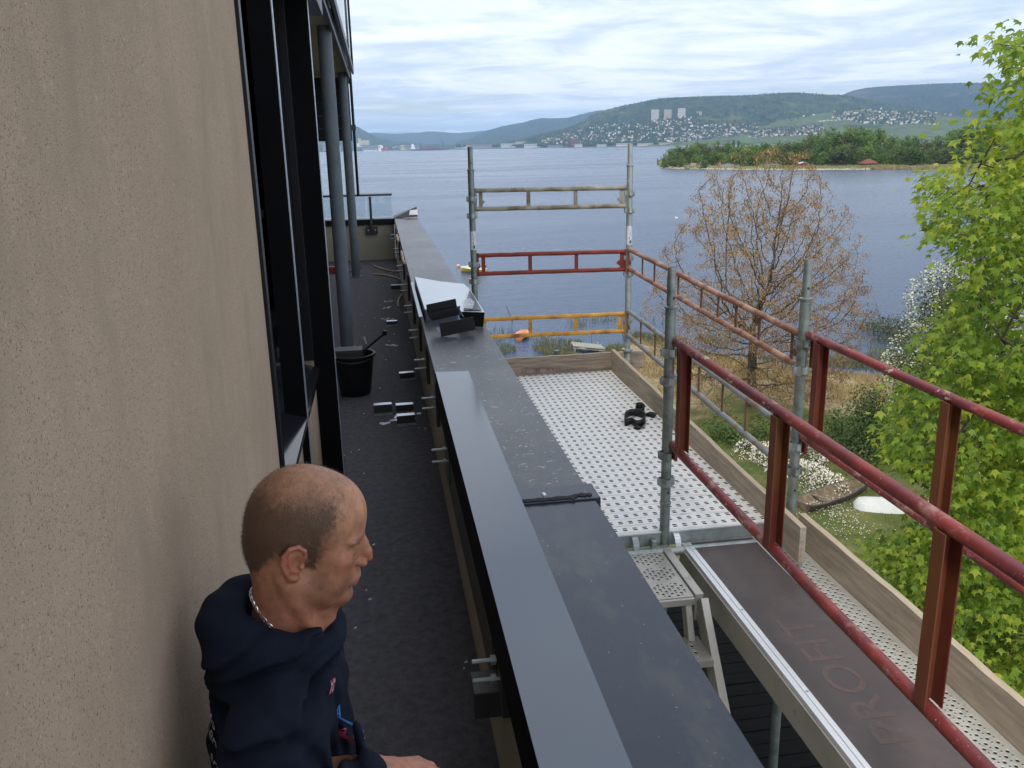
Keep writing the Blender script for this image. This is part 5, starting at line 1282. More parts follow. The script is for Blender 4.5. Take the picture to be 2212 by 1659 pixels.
def tower(px, pyb, pyt, wpx, lab, c=CONC):
    v = hill_at(HB, px, pyb); r_ = math.hypot(v.x, v.y); k = r_ / PF; hw = wpx * k / 2; h = (pyb - pyt) * k * 1.03
    t = thing('tower_block', lab, 'apartment tower', tuple(v), 'tower blocks on the hillside')
    MB().box(v.x - hw, v.x + hw, v.y, v.y + 14, v.z - 8, v.z + h).build('wall', c, t)
    MB().box(v.x + hw, v.x + hw + 3.5, v.y + .5, v.y + 13, v.z - 8, v.z + h - 1).build('side_wall', BRICKT, t)
    for i in range(7):
        x = v.x - hw + hw * 2 * (i + .5) / 7; MB().box(x - hw * .035, x + hw * .035, v.y - .4, v.y - .05, v.z + 3, v.z + h - 3).build('window_band', M['steel_dark'], t)
tower(1416.5, 262, 240, 14.5, 'leftmost of three pale tower blocks on the far hillside')
tower(1444.5, 257, 238, 14, 'middle one of three pale tower blocks on the far hillside', mat('warm_tower_concrete', (.58, .48, .40), .8, var=.08, scale=.05))
tower(1473.5, 254, 236.5, 14.5, 'rightmost of three pale tower blocks on the far hillside')
v = hill_at(HB, 1512, 248); MB_ = None
def block(name, px, py_b, py_t, w, mt, lab, cat, H=None, d=12, group=None, roof=None):
    v = hill_at(H, px, py_b) if H else pt(px, py_b, r=shore_r(px) + 70 + max(0, interp(SHORE_A, px) - py_b - 2) * 60)
    k = math.hypot(v.x, v.y) / PF; hw = w * k / 2; h = (py_b - py_t) * k
    t = thing(name, lab, cat, tuple(v), group)
    MB().box(v.x - hw, v.x + hw, v.y, v.y + d, v.z - 6, v.z + h).build('wall', mt, t)
    MB().box(v.x - hw - 1, v.x + hw + 1, v.y - 1, v.y + d + 1, v.z + h, v.z + h + h * .12).build('roof', roof or ROOFS[0], t)
    n = max(2, int(w / 4))
    for i in range(n):
        x = v.x - hw + 2 * hw * (i + .5) / n; MB().box(x - hw / n * .5, x + hw / n * .5, v.y - .5, v.y - .1, v.z + h * .45, v.z + h * .7).build('window_band', M['steel_dark'], t)
    return t
block('hotel', 1512, 248.5, 242, 10, WALLS['cream'], 'low reddish building right of the three tower blocks', 'building', HB, roof=ROOFS[1])
WHT = mat('warehouse_white', (.55, .56, .55), .7); WGR = mat('warehouse_grey', (.25, .27, .28), .8)
for (px, b_, t_, w, mt, lab) in ((1098, 317.5, 310.5, 30, WHT, 'long white warehouse on the far shore left of the island'), (1150, 318, 311, 34, WHT, 'second long white warehouse beside the first on the far shore'),
        (1125, 312, 306, 22, WALLS['cream'], 'cream low building behind the white warehouses'), (1205, 318, 313.5, 40, WGR, 'long grey quay warehouse on the far shore'), (1250, 316, 311, 16, WHT, 'small white quay building near the far red hall'),
        (1040, 318.5, 312.5, 46, WGR, 'long dark quay building with pale roof left of the warehouses'), (1000, 319, 314, 30, WHT, 'low pale quay shed right of the ship'),
        (1300, 316.5, 312, 20, WHT, 'white quay shed right of the red hall'), (1345, 314.6, 310, 26, WHT, 'wide white quay shed in front of the hillside town'), (1395, 313.5, 309.5, 34, WALLS['cream'], 'long cream quay building left of the island tip'), (1440, 312, 308, 30, WALLS['cream'], 'long cream quay building above the island tip'), (1180, 308, 303, 12, WALLS['cream'], 'cream block among trees above the warehouses')):
    block('warehouse', px, b_, t_, w, mt, lab, 'warehouse')
block('red_hall', 1243, 315.5, 303, 20, mat('red_brick_hall', (.17, .055, .045), .8), 'big dark red brick hall on the far shore below the hillside houses', 'hall', roof=mat('red_hall_roof', (.15, .06, .05), .8))
# white panels on the farm slope
for i in range(6):
    px = 1776 + i * 8.3; v = hill_at(HF, px, 261.5 - i * .35); k = math.hypot(v.x, v.y) / PF
    t = thing('terraced_block', 'white terraced block on the green farm slope, number of blocks in a row', 'building', tuple(v), 'row of white blocks on the farm slope')
    t['label'] = ['leftmost', 'second from the left', 'third from the left', 'third from the right', 'second from the right', 'rightmost'][i] + ' of six white terraced blocks on the green farm slope'
    MB().add([(v.x - 3.0 * k, v.y, v.z + 1 * k), (v.x - .3 * k, v.y, v.z - 3.0 * k), (v.x + 1.6 * k, v.y, v.z - 3.0 * k), (v.x - .6 * k, v.y, v.z + 1.4 * k), (v.x - 3.0 * k, v.y + 25, v.z + 1 * k), (v.x - .3 * k, v.y + 25, v.z - 3.0 * k), (v.x + 1.6 * k, v.y + 25, v.z - 3.0 * k), (v.x - .6 * k, v.y + 25, v.z + 1.4 * k)],
              [(0, 1, 2, 3), (7, 6, 5, 4), (0, 3, 7, 4), (0, 4, 5, 1), (2, 6, 7, 3)]).build('wall', WALLS['white'], t)
# silo building and harbour
v = pt(785, 322, r=shore_r(785) + 500); k = (shore_r(785) + 500) / PF
t = thing('grain_silo', 'tall cream grain silo building in the harbour below the left hill', 'silo', (v.x, v.y, WZ))
SILO = mat('cream_silo', (.58, .50, .33), .8, var=.06, scale=.02)
for i in range(9): MB().tube([(v.x + (-6.5 + i * 2.3) * k, v.y, WZ), (v.x + (-6.5 + i * 2.3) * k, v.y, v.z + 17.5 * k)], 1.25 * k, 12).build('silo_tube', SILO, t, smooth=40)
MB().box(v.x - 9.5 * k, v.x - 4.5 * k, v.y - 5, v.y + 20, WZ, v.z + 21.5 * k).build('tower', SILO, t)
MB().box(v.x - 12.5 * k, v.x - 8 * k, v.y - 8, v.y + 20, WZ, v.z + 12 * k).build('annexe', WALLS['white'], t)
for (px, b_, t_, w, mt, lab) in ((800, 321.5, 314, 34, WGR, 'grey harbour shed in front of the grain silo'), (728, 322.5, 315, 14, WALLS['white'], 'white gabled harbour shed seen between the two columns'), (822, 321, 313, 8, WALLS['white'], 'white harbour crane house left of the red vessel'),
        (872, 320, 312.5, 12, WALLS['cream'], 'pale harbour building left of the cargo ship'), (705, 321, 309, 14, WGR, 'grey harbour block at the left of the gap'), (890, 318, 312, 30, WGR, 'low grey harbour building behind the cargo ship')):
    block('harbour_building', px, b_ + 3, t_ + 1, w, mt, lab, 'harbour building', H=None, d=30)
for i, (px, w) in enumerate(((790, 8), (797, 6), (803, 9), (812, 7), (821, 6))):
    p = pt(px, 326.5, z=WZ); k = math.hypot(p.x, p.y) / PF
    t = thing('moored_boat', ['leftmost', 'second', 'middle', 'fourth', 'rightmost'][i] + ' of five white boats moored in the harbour below the silo', 'boat', tuple(p), 'white boats moored in the harbour')
    MB().add([(p.x - w * k / 2, p.y, WZ), (p.x + w * k / 2, p.y, WZ), (p.x + w * k * .62, p.y, WZ + 1.2 * k), (p.x - w * k / 2, p.y, WZ + 1.1 * k), (p.x - w * k / 2, p.y + 12, WZ), (p.x + w * k / 2, p.y + 12, WZ), (p.x + w * k * .62, p.y + 12, WZ + 1.2 * k), (p.x - w * k / 2, p.y + 12, WZ + 1.1 * k)],
              [(0, 1, 2, 3), (7, 6, 5, 4), (3, 2, 6, 7), (1, 5, 6, 2), (0, 3, 7, 4)]).build('hull', WALLS['white'], t)
    MB().box(p.x - w * k * .25, p.x + w * k * .1, p.y + 2, p.y + 9, WZ + 1.1 * k, WZ + 2.1 * k).build('cabin', WALLS['white'], t)
p = pt(831, 326, z=WZ); k = math.hypot(p.x, p.y) / PF
t = thing('red_vessel', 'stout red vessel moored left of the cargo ship', 'ship', tuple(p))
MB().box(p.x - 7 * k, p.x + 7 * k, p.y - 15, p.y + 15, WZ, WZ + 5.5 * k).build('hull', mat('bright_red_hull', (.42, .04, .05), .6), t); MB().box(p.x - 7 * k, p.x - 3 * k, p.y - 12, p.y + 12, WZ + 5.5 * k, WZ + 10 * k).build('bridge', WALLS['white'], t)
p0 = pt(887, 325.6, z=WZ); k = math.hypot(p0.x, p0.y) / PF; x0 = p0.x; yb = p0.y - 120
t = thing('cargo_ship', 'long cargo ship with white bridge at the stern, dark blue and red hull', 'ship', (x0, yb, WZ))
L_ = 77 * k; NAVY = mat('navy_hull', (.03, .05, .12), .6); HRED = mat('dark_red_hull_paint', (.30, .035, .05), .6); PURP = mat('maroon_hull', (.17, .05, .11), .6)
m_ = MB(); m_.prism([(0, 0), (L_ * .96, 0), (L_, 3.9 * k), (L_ * .93, 2.9 * k), (0, 2.9 * k)], yb, yb + 22, 'y'); m_.v = [(a + x0, b, c + WZ) for a, b, c in m_.v]; m_.build('hull', NAVY, t)
MB().box(x0 + L_ * .24, x0 + L_ * .80, yb - .6, yb + 22.5, WZ + 1.5 * k, WZ + 4.6 * k).build('hull_band', PURP, t)
MB().box(x0 + L_ * .25, x0 + L_ * .72, yb + 1, yb + 20, WZ + 4.6 * k, WZ + 6.6 * k).build('hatch_cover', HRED, t)
for i in range(3): MB().box(x0 + i * .6 * k, x0 + (8 - i * 1.1) * k, yb + 2, yb + 20, WZ + (2.9 + i * 3.4) * k, WZ + (2.9 + i * 3.4 + 3.4) * k).build('bridge_deck', WALLS['white'], t)
for f, h in ((.25, 16), (.84, 17)): MB().box(x0 + L_ * f, x0 + L_ * f + 1.4 * k, yb + 8, yb + 12, WZ + 3 * k, WZ + h * k).build('crane_post', M['steel_dark'], t)
MB().bar((x0 + L_ * .845, yb + 10, WZ + 16 * k), (x0 + L_ * .73, yb + 10, WZ + 31 * k), 1.6, 1.6).build('crane_jib', M['steel_dark'], t)
# ================================================================== growing trees by space colonisation
def colonise(root, trunk_pts, attract, step, infl, kill, iters=200, up=0.0, seed=1):
    nodes = [Vector(p) for p in trunk_pts]; parent = [-1] + list(range(len(nodes) - 1))
    A = np.array([tuple(a) for a in attract]); alive = np.ones(len(A), bool)
    P = np.array([tuple(n) for n in nodes]); near = np.full(len(A), -1); nd = np.full(len(A), 1e9)
    def upd(start):
        for i in range(start, len(P)):
            d = np.linalg.norm(A - P[i], axis=1); m = d < nd; nd[m] = d[m]; near[m] = i
    upd(0); tips = {}
    for it in range(iters):
        if not alive.any(): break
        ok = alive & (nd < infl)
        if not ok.any(): ok = alive
        idx = near[ok]; D = A[ok] - P[idx]; D /= np.linalg.norm(D, axis=1, keepdims=True) + 1e-9
        new = []; start = len(P)
        ids = np.where(ok)[0]
        for n in np.unique(idx):
            sel = idx == n; d = D[sel].mean(0) + np.array([0, 0, up]); l = np.linalg.norm(d)
            if l < .25: d = D[sel][0]; l = np.linalg.norm(d)
            q = P[n] + d / l * step
            if np.min(np.sum((P - q) ** 2, axis=1)) < (step * .45) ** 2:
                # growth blocked: go straight for the nearest point instead, else give it up
                k = ids[sel][np.argmin(nd[ids[sel]])]; v = A[k] - P[n]; q = P[n] + v / (np.linalg.norm(v) + 1e-9) * step
                if np.min(np.sum((P - q) ** 2, axis=1)) < (step * .3) ** 2: alive[k] = False; continue
            new.append(q); parent.append(int(n))
        if not new: continue
        P = np.vstack([P, np.array(new)])
        upd(start)
        newly = alive & (nd < kill); alive[newly] = False
        if len(P) > 9000: break
    return P, parent
def skeleton_mesh(P, parent, r_tip, expo=2.3, rmax=None, sides=5, jitter=0.0, seed=1):
    n = len(P); kids = [[] for _ in range(n)]
    for i, p in enumerate(parent):
        if p >= 0: kids[p].append(i)
    rad = [0.0] * n
    for i in range(n - 1, -1, -1):
        rad[i] = r_tip if not kids[i] else sum(rad[c] ** expo for c in kids[i]) ** (1 / expo)
    if rmax:
        s = rmax / max(rad); g_ = math.log(rmax / r_tip) / math.log(max(rad) / r_tip) if max(rad) > r_tip else 1
        rad = [r_tip * (r / r_tip) ** g_ for r in rad]
    V = []; F = []
    for i in range(n):
        p = parent[i]
        if p < 0: continue
        a = Vector(P[p]); b = Vector(P[i]); d = (b - a)
        if d.length < 1e-6: continue
        d.normalize(); u = d.orthogonal().normalized(); w = d.cross(u); s_ = 8 if rad[p] > .05 else sides; o = len(V)
        ra = min(rad[p], rad[i] * 1.35 + .002)
        for (c, r_) in ((a - d * ra * .3, ra), (b, rad[i])):
            for k in range(s_): t = 2 * math.pi * k / s_; V.append(tuple(c + (u * math.cos(t) + w * math.sin(t)) * r_))
        for k in range(s_): k2 = (k + 1) % s_; F.append((o + k, o + k2, o + s_ + k2, o + s_ + k))
    tips = [i for i in range(n) if not kids[i]]
    return V, F, tips, rad, kids
def tree_obj(parent, name, V, F, mt, smooth=True, kind=None):
    off = np.array(world_loc(parent)); me = bpy.data.meshes.new(name)
    me.from_pydata([tuple(q) for q in (np.array(V) - off)], [], F); me.materials.append(mt)
    if smooth: me.shade_smooth()
    me.update(); o = link(name, me, parent)
    if kind: o['kind'] = kind
    return o
def inside(poly_fn, p):
    c = CM.transposed() @ p; return c[0] / c[2] * PF + _c[0], c[1] / c[2] * PF + _c[1]

# ------------------------------------------------------------------ ash tree with brown seed bunches
SEED = leaf_mat('brown_ash_keys', (.14, .080, .042), (.46, .31, .17), .2, .7, .8, c3=(.30, .185, .095))
def ash_tree():
    r_ = random.Random(21); bx, by = 23.9, 52.0; bz = gz(bx, by) - .1
    t = thing('ash_tree', 'leafless ash tree hung all over with brown seed bunches at the water edge', 'tree', (bx, by, bz))
    at = []; cz = -9.4
    while len(at) < 3300:
        d = rnd_unit(r_) * r_.random() ** .38; p = Vector((bx - .9 + d.x * 7.6, by - 2 + d.y * 4.9, cz + d.z * 9.2))
        if p.z < -16.3: continue
        # narrower towards the top
        h = (p.z + 9.5) / 9.0
        if h > 0 and abs(p.x - bx + .9) > 7.0 * (1 - h * .66): continue
        if noise.noise(p * .34) < -.26: continue
        at.append(p)
    trunk = [(bx, by, bz), (bx - .05, by - .05, bz + .8), (bx - .1, by - .1, bz + 1.5), (bx - .12, by - .1, bz + 2.2), (bx - .2, by - .2, bz + 2.9), (bx - .3, by - .2, bz + 3.6), (bx - .35, by - .3, bz + 4.3), (bx - .45, by - .4, bz + 5.1)]
    P, par = colonise(None, trunk, at, .30, 3.0, .34, 170, up=.12)
    P = P + np.array([[r_.gauss(0, .035) for _ in range(3)] for _ in range(len(P))])
    V, F, tips, rad, kids = skeleton_mesh(P, par, .0095, 2.2, .33, 4)
    tree_obj(t, 'trunk', V, F, BARK2)
    V = []; F = []
    for i in range(len(P)):
        if rad[i] > .024: continue
        n = (r_.randint(22, 36) if not kids[i] else r_.randint(3, 10))
        base = Vector(P[i])
        for _ in range(n):
            c = base + Vector((r_.gauss(0, .16), r_.gauss(0, .16), r_.gauss(-.04, .13))); a = r_.uniform(0, 6.28); w = r_.uniform(.016, .032); l = r_.uniform(.05, .12); dx, dy = math.cos(a) * w, math.sin(a) * w; sx, sy = r_.gauss(0, .03), r_.gauss(0, .03); o = len(V)
            V += [(c.x - dx, c.y - dy, c.z), (c.x + dx, c.y + dy, c.z), (c.x + dx * .6 + sx, c.y + dy * .6 + sy, c.z - l), (c.x - dx * .6 + sx, c.y - dy * .6 + sy, c.z - l)]; F.append((o, o + 1, o + 2, o + 3))
    tree_obj(t, 'seed_bunches', V, F, SEED, False, 'stuff')
ash_tree()

# ------------------------------------------------------------------ maple in fresh leaf
MAPLE = leaf_mat('fresh_maple_leaf', (.060, .125, .018), (.42, .46, .055), .42, .5, .7, c3=(.19, .285, .030))
MSIL = [(0, 3000), (72, 3000), (80, 2085), (95, 2100), (130, 2150), (150, 2120), (185, 2110), (195, 2040), (215, 2015), (240, 1975), (262, 1965), (280, 1990), (310, 2010), (345, 2020), (380, 1985), (400, 1975), (430, 2010), (455, 1990), (470, 1985), (500, 2000), (530, 2030), (560, 2080), (620, 2075), (660, 2045), (700, 2030), (730, 2000), (780, 1985), (830, 1950), (870, 1945), (900, 1905), (940, 1890), (985, 1900), (1010, 1925), (1035, 2005), (1090, 2035), (1140, 2000), (1165, 1900), (1190, 1872), (1215, 1875), (1245, 1900), (1275, 1920), (1310, 1940), (1345, 1990), (1400, 2040), (1470, 2080), (1560, 2120), (1659, 2160), (1800, 2200)]
def maple():
    r_ = random.Random(8); ax, ay = 8.0, 8.35; bz = gz(ax, ay)
    t = thing('maple_tree', 'tall maple in fresh yellow-green leaf close to the scaffold on the right', 'tree', (ax, ay, bz))
    cl = []; tries = 0
    while len(cl) < 9000 and tries < 360000:
        tries += 1
        a = r_.uniform(0, 6.28); q = math.sqrt(r_.random()) * 3.35; p = Vector((ax + q * math.cos(a), ay + q * math.sin(a) * .95, r_.uniform(-13.4, 2.3)))
        px, py = inside(None, p); lim = interp(MSIL, py)
        if px < lim + 6 + r_.expovariate(1 / 10): continue
        if px > 2330 and r_.random() < .80: continue
        lobes = noise.noise(Vector((p.x * .55, p.y * .55, p.z * .62)))
        if lobes < (-.06 if px > lim + 60 else -.03): continue
        edge = (px - lim) < 90
        if not edge and py > 150 and r_.random() < .10: continue
        cl.append(p)
    trunk = [(ax, ay, bz - .1)] + [(ax + .12 * math.sin(i * .7), ay + .1 * math.cos(i), bz + 1.0 * i) for i in range(1, 17)]
    P, par = colonise(None, trunk, cl[::4], .24, 2.2, .30, 120, up=.03)
    P = P + np.array([[r_.gauss(0, .02) for _ in range(3)] for _ in range(len(P))])
    V, F, tips, rad, kids = skeleton_mesh(P, par, .0055, 2.25, .22, 5)
    tree_obj(t, 'trunk', V, F, BARK)
    # one lobed leaf: stalk at the origin, five pointed lobes
    out = []
    for (ang, rr) in ((-168, .10), (-128, .42), (-108, .30), (-78, .50), (-58, .92), (-44, .50), (-30, .58), (-14, .66), (0, 1.15), (14, .66), (30, .58), (44, .50), (58, .92), (78, .50), (108, .30), (128, .42), (168, .10)):
        out.append((rr * math.sin(R(ang)), rr * math.cos(R(ang)) + .25))
    def leafv(c, nrm, fw, s, fold):
        nrm = nrm.normalized(); fw = (fw - nrm * fw.dot(nrm)); fw = fw.normalized() if fw.length > 1e-4 else nrm.orthogonal().normalized(); sd = nrm.cross(fw)
        vs = [c]; 
        for (u, v) in out: vs.append(c + sd * u * s + fw * v * s - nrm * (abs(u) * fold + max(0, v) ** 2 * fold * .8) * s)
        return vs
    nv = len(out) + 1; fs = [(0, i, i + 1) for i in range(1, nv - 1)]
    leaves = []
    for p in cl:
        droop = Vector((p.x - ax, p.y - ay, 0)); droop = droop.normalized() if droop.length > .1 else Vector((1, 0, 0))
        for _ in range(r_.randint(6, 10)):
            c = p + Vector((r_.gauss(0, .115), r_.gauss(0, .115), r_.gauss(0, .07))); n_ = Vector((r_.gauss(0, .42), r_.gauss(0, .42), 1)) + droop * .35 + Vector((-.25, -.45, 0)) * r_.random()
            leaves.append((c, n_, (droop + rnd_unit(r_) * .9 + Vector((0, 0, -.35))), r_.choice((.8, 1, 1.15)) * r_.uniform(.038, .074), r_.uniform(.1, .6)))
    cam_in = []
    for i, L_ in enumerate(leaves):
        px, py = inside(None, L_[0])
        if -20 < px < 2230 and 0 < py < 1680: cam_in.append((L_[3] / L_[0].length + r_.random() * .0005, i))
    cam_in.sort(reverse=True); big = set(i for _, i in cam_in[:300])
    V = []; F = []
    lm = bpy.data.meshes.new('leaf'); lv = leafv(Vector((0, 0, 0)), Vector((0, 0, 1)), Vector((0, 1, 0)), 1.0, .25); lm.from_pydata([tuple(v) for v in lv], [], fs); lm.materials.append(MAPLE); lm.update()
    for i, (c, n_, fw, s, fold) in enumerate(leaves):
        if i in big:
            n2 = n_.normalized(); f2 = (fw - n2 * fw.dot(n2)).normalized(); sd = f2.cross(n2)
            o = link('leaf', lm, t); mw = Matrix((( sd.x, f2.x, n2.x), (sd.y, f2.y, n2.y), (sd.z, f2.z, n2.z))).to_4x4()
            o.matrix_local = Matrix.Translation(c - world_loc(t)) @ mw @ Matrix.Diagonal((s, s, s, 1))
            continue
        o_ = len(V); V += [tuple(v) for v in leafv(c, n_, fw, s, fold)]; F += [(a + o_, b + o_, c2 + o_) for a, b, c2 in fs]
    tree_obj(t, 'foliage', V, F, MAPLE, False, 'stuff')
maple()

# ------------------------------------------------------------------ shrubs
BLOSS = leaf_mat('white_blossom', (.38, .40, .24), (.70, .70, .52), .2, .8, 1.)
PINKB = leaf_mat('white_pink_blossom', (.52, .44, .36), (.84, .80, .74), .2, .8, 1.)
def shrub(name, lab, cat, blobs, leafcol, nleaf, size, bloss=None, nb=0, bs=.06, seed=1, stems=6):
    r_ = random.Random(seed); bl = [(Vector(c), rad) for c, rad in blobs]; base = Vector((sum(c.x for c, _ in bl) / len(bl), sum(c.y for c, _ in bl) / len(bl), 0)); base.z = gz(base.x, base.y)
    t = thing(name, lab, cat, tuple(base))
    V, F = clump_crown(r_, bl, nleaf, size); tree_obj(t, 'foliage', V, F, LM[leafcol], False, 'stuff')
    if bloss:
        V = []; F = []
        for (c, rad) in bl:
            for _ in range(int(nb * rad[0] * rad[2])):
                d = rnd_unit(r_); k = r_.uniform(.86, 1.08) * (1 + .22 * noise.noise(d * 2.3 + c)); p = c + Vector((d.x * rad[0], d.y * rad[1], d.z * rad[2])) * k; s = bs * r_.uniform(.5, 1.3); o = len(V)
                a = rnd_unit(r_) * s; b = a.orthogonal().normalized() * s * r_.uniform(.5, 1); V += [tuple(p - a), tuple(p + b), tuple(p + a), tuple(p - b)]; F.append((o, o + 1, o + 2, o + 3))
        tree_obj(t, 'blossom', V, F, bloss, False, 'stuff')
    m_ = MB()
    for i in range(stems):
        c = bl[i % len(bl)][0]; m_.tube([(base.x + r_.uniform(-.3, .3), base.y + r_.uniform(-.3, .3), base.z - .1), tuple((base * .4 + c * .6)), tuple(c)], [.07, .05, .02], 5)
    m_.build('stems', BARK, t, smooth=60); return t
def q3(px, py, r): return tuple(pt(px, py, r=r))
shrub('bird_cherry', 'tall bird cherry covered in creamy white blossom behind the maple', 'tree',
      [(q3(2050, 660, 52), (2.2, 2.0, 2.4)), (q3(2100, 720, 53), (3, 2.4, 3.0)), (q3(1985, 790, 52), (1.9, 1.8, 2.2)), (q3(2060, 830, 52), (3.0, 2.6, 2.8)), (q3(1990, 885, 51), (1.9, 1.8, 1.7)), (q3(2080, 890, 51), (2.6, 2.4, 1.8)), (q3(2160, 620, 54), (2.6, 2.2, 3.0)), (q3(2180, 820, 54), (3, 2.4, 2.8))], 'olive', 900, .075, BLOSS, 420, .065, 31)
shrub('blossom_bush', 'low wide bush of small white blossoms beside the old wooden boat', 'bush',
      [(q3(1620, 985, 47.5), (.9, 1.3, .9)), (q3(1665, 1000, 46.5), (1.1, 1.4, 1.1)), (q3(1700, 1030, 45), (1.2, 1.4, 1.1)), (q3(1745, 1040, 44), (1.2, 1.4, 1.0)), (q3(1790, 1055, 43.5), (.95, 1.2, .8)), (q3(1735, 985, 46.5), (1.2, 1.2, .9)), (q3(1755, 1078, 42.5), (.9, 1.0, .5))], 'olive', 900, .055, PINKB, 1500, .050, 32)
shrub('dark_shrub', 'dark green leafy shrub left of the blossom bush behind the toe board', 'bush', [(q3(1560, 930, 50), (1.3, 1.2, 1.0)), (q3(1600, 950, 49), (1.1, 1.2, .8)), (q3(1650, 925, 50.5), (1.0, 1.2, .8))], 'mid', 800, .09, seed=33)
shrub('dark_shrub', 'tall dark green shrub behind the old wooden boat', 'bush', [(q3(1880, 880, 50), (1.3, 1.2, 1.5)), (q3(1850, 930, 49), (1.5, 1.3, 1.4)), (q3(1905, 945, 49), (1.3, 1.3, 1.5)), (q3(1870, 985, 47.5), (1.2, 1.2, .8))], 'dark', 900, .08, seed=34)
shrub('green_shrub', 'narrow mid green shrub left of the tall dark shrub', 'bush', [(q3(1800, 915, 50.5), (.75, .8, 1.1)), (q3(1815, 960, 49), (.9, 1, .9)), (q3(1775, 960, 50), (.9, 1, .8))], 'mid', 900, .08, seed=35)
shrub('flowering_bush', 'small white flowering bush glimpsed through the maple leaves', 'bush', [(q3(2180, 1050, 40), (1.6, 1.4, 1.0)), (q3(2130, 1035, 41), (1.2, 1.4, .8))], 'mid', 800, .07, PINKB, 700, .05, 36)
shrub('water_willow', 'wispy grey-green willow scrub standing in the shallow water', 'bush', [(q3(1900, 700, 92), (3.2, 2.0, 1.0)), (q3(1950, 715, 90), (3.4, 2.2, 1.5)), (q3(1965, 760, 84), (1.8, 1.8, 1.6)), (q3(1925, 735, 87), (1.8, 1.8, 1.0))], 'olive', 210, .13, seed=37)
# ------------------------------------------------------------------ reeds and grass
def s1(r_):
    x = r_.uniform(5, 46); y = shore(x) - r_.uniform(-1.5, 19) ** 1.0; 
    if noise.noise(Vector((x * .25, y * .25, 1))) < -.25: return None
    if shore(x) - y > 12 and r_.random() < .5: return None
    return (x, y, gz(x, y))
blades('reed_bed', s1, 34000, .42, .035, STRAW, 'trampled golden reed bed along the near shore', 51, .55)
def s2(r_):
    x = r_.uniform(2, 50); y = shore(x) + abs(r_.gauss(0, 7))
    if noise.noise(Vector((x * .22, y * .16, 7))) < .12: return None
    return (x, y, WZ)
blades('marsh_reeds', s2, 26000, .38, .035, STRAWG, 'sparse marsh reeds standing in the shallows', 52, .35)
GRASS = leaf_mat('lawn_tuft', (.040, .070, .014), (.12, .15, .040), .2, .8, .8)
def s3(r_):
    x = r_.uniform(8, 36); y = r_.uniform(18, 50)
    if noise.noise(Vector((x * .4, y * .4, 2))) < -.1: return None
    return (x, y, gz(x, y))
blades('lawn_grass', s3, 42000, .10, .018, GRASS, 'short patchy lawn grass below the scaffold', 53, .4)
def daisies():
    r_ = random.Random(9); m_ = MB()
    for i in range(420):
        c = q3(r_.gauss(1790, 28), r_.gauss(1130, 40), 40); x, y = c[0] + r_.gauss(0, .5), c[1] + r_.gauss(0, 1.5); z = gz(x, y) + .10; s = r_.uniform(.018, .035); m_.add([(x - s, y, z), (x, y - s, z), (x + s, y, z), (x, y + s, z + .01)], [(0, 1, 2, 3)])
    tag(m_.build('fallen_petals', PINKB, normals=False), 'white petals scattered on the lawn beside the blossom bush', 'petals', kind='stuff')
daisies()
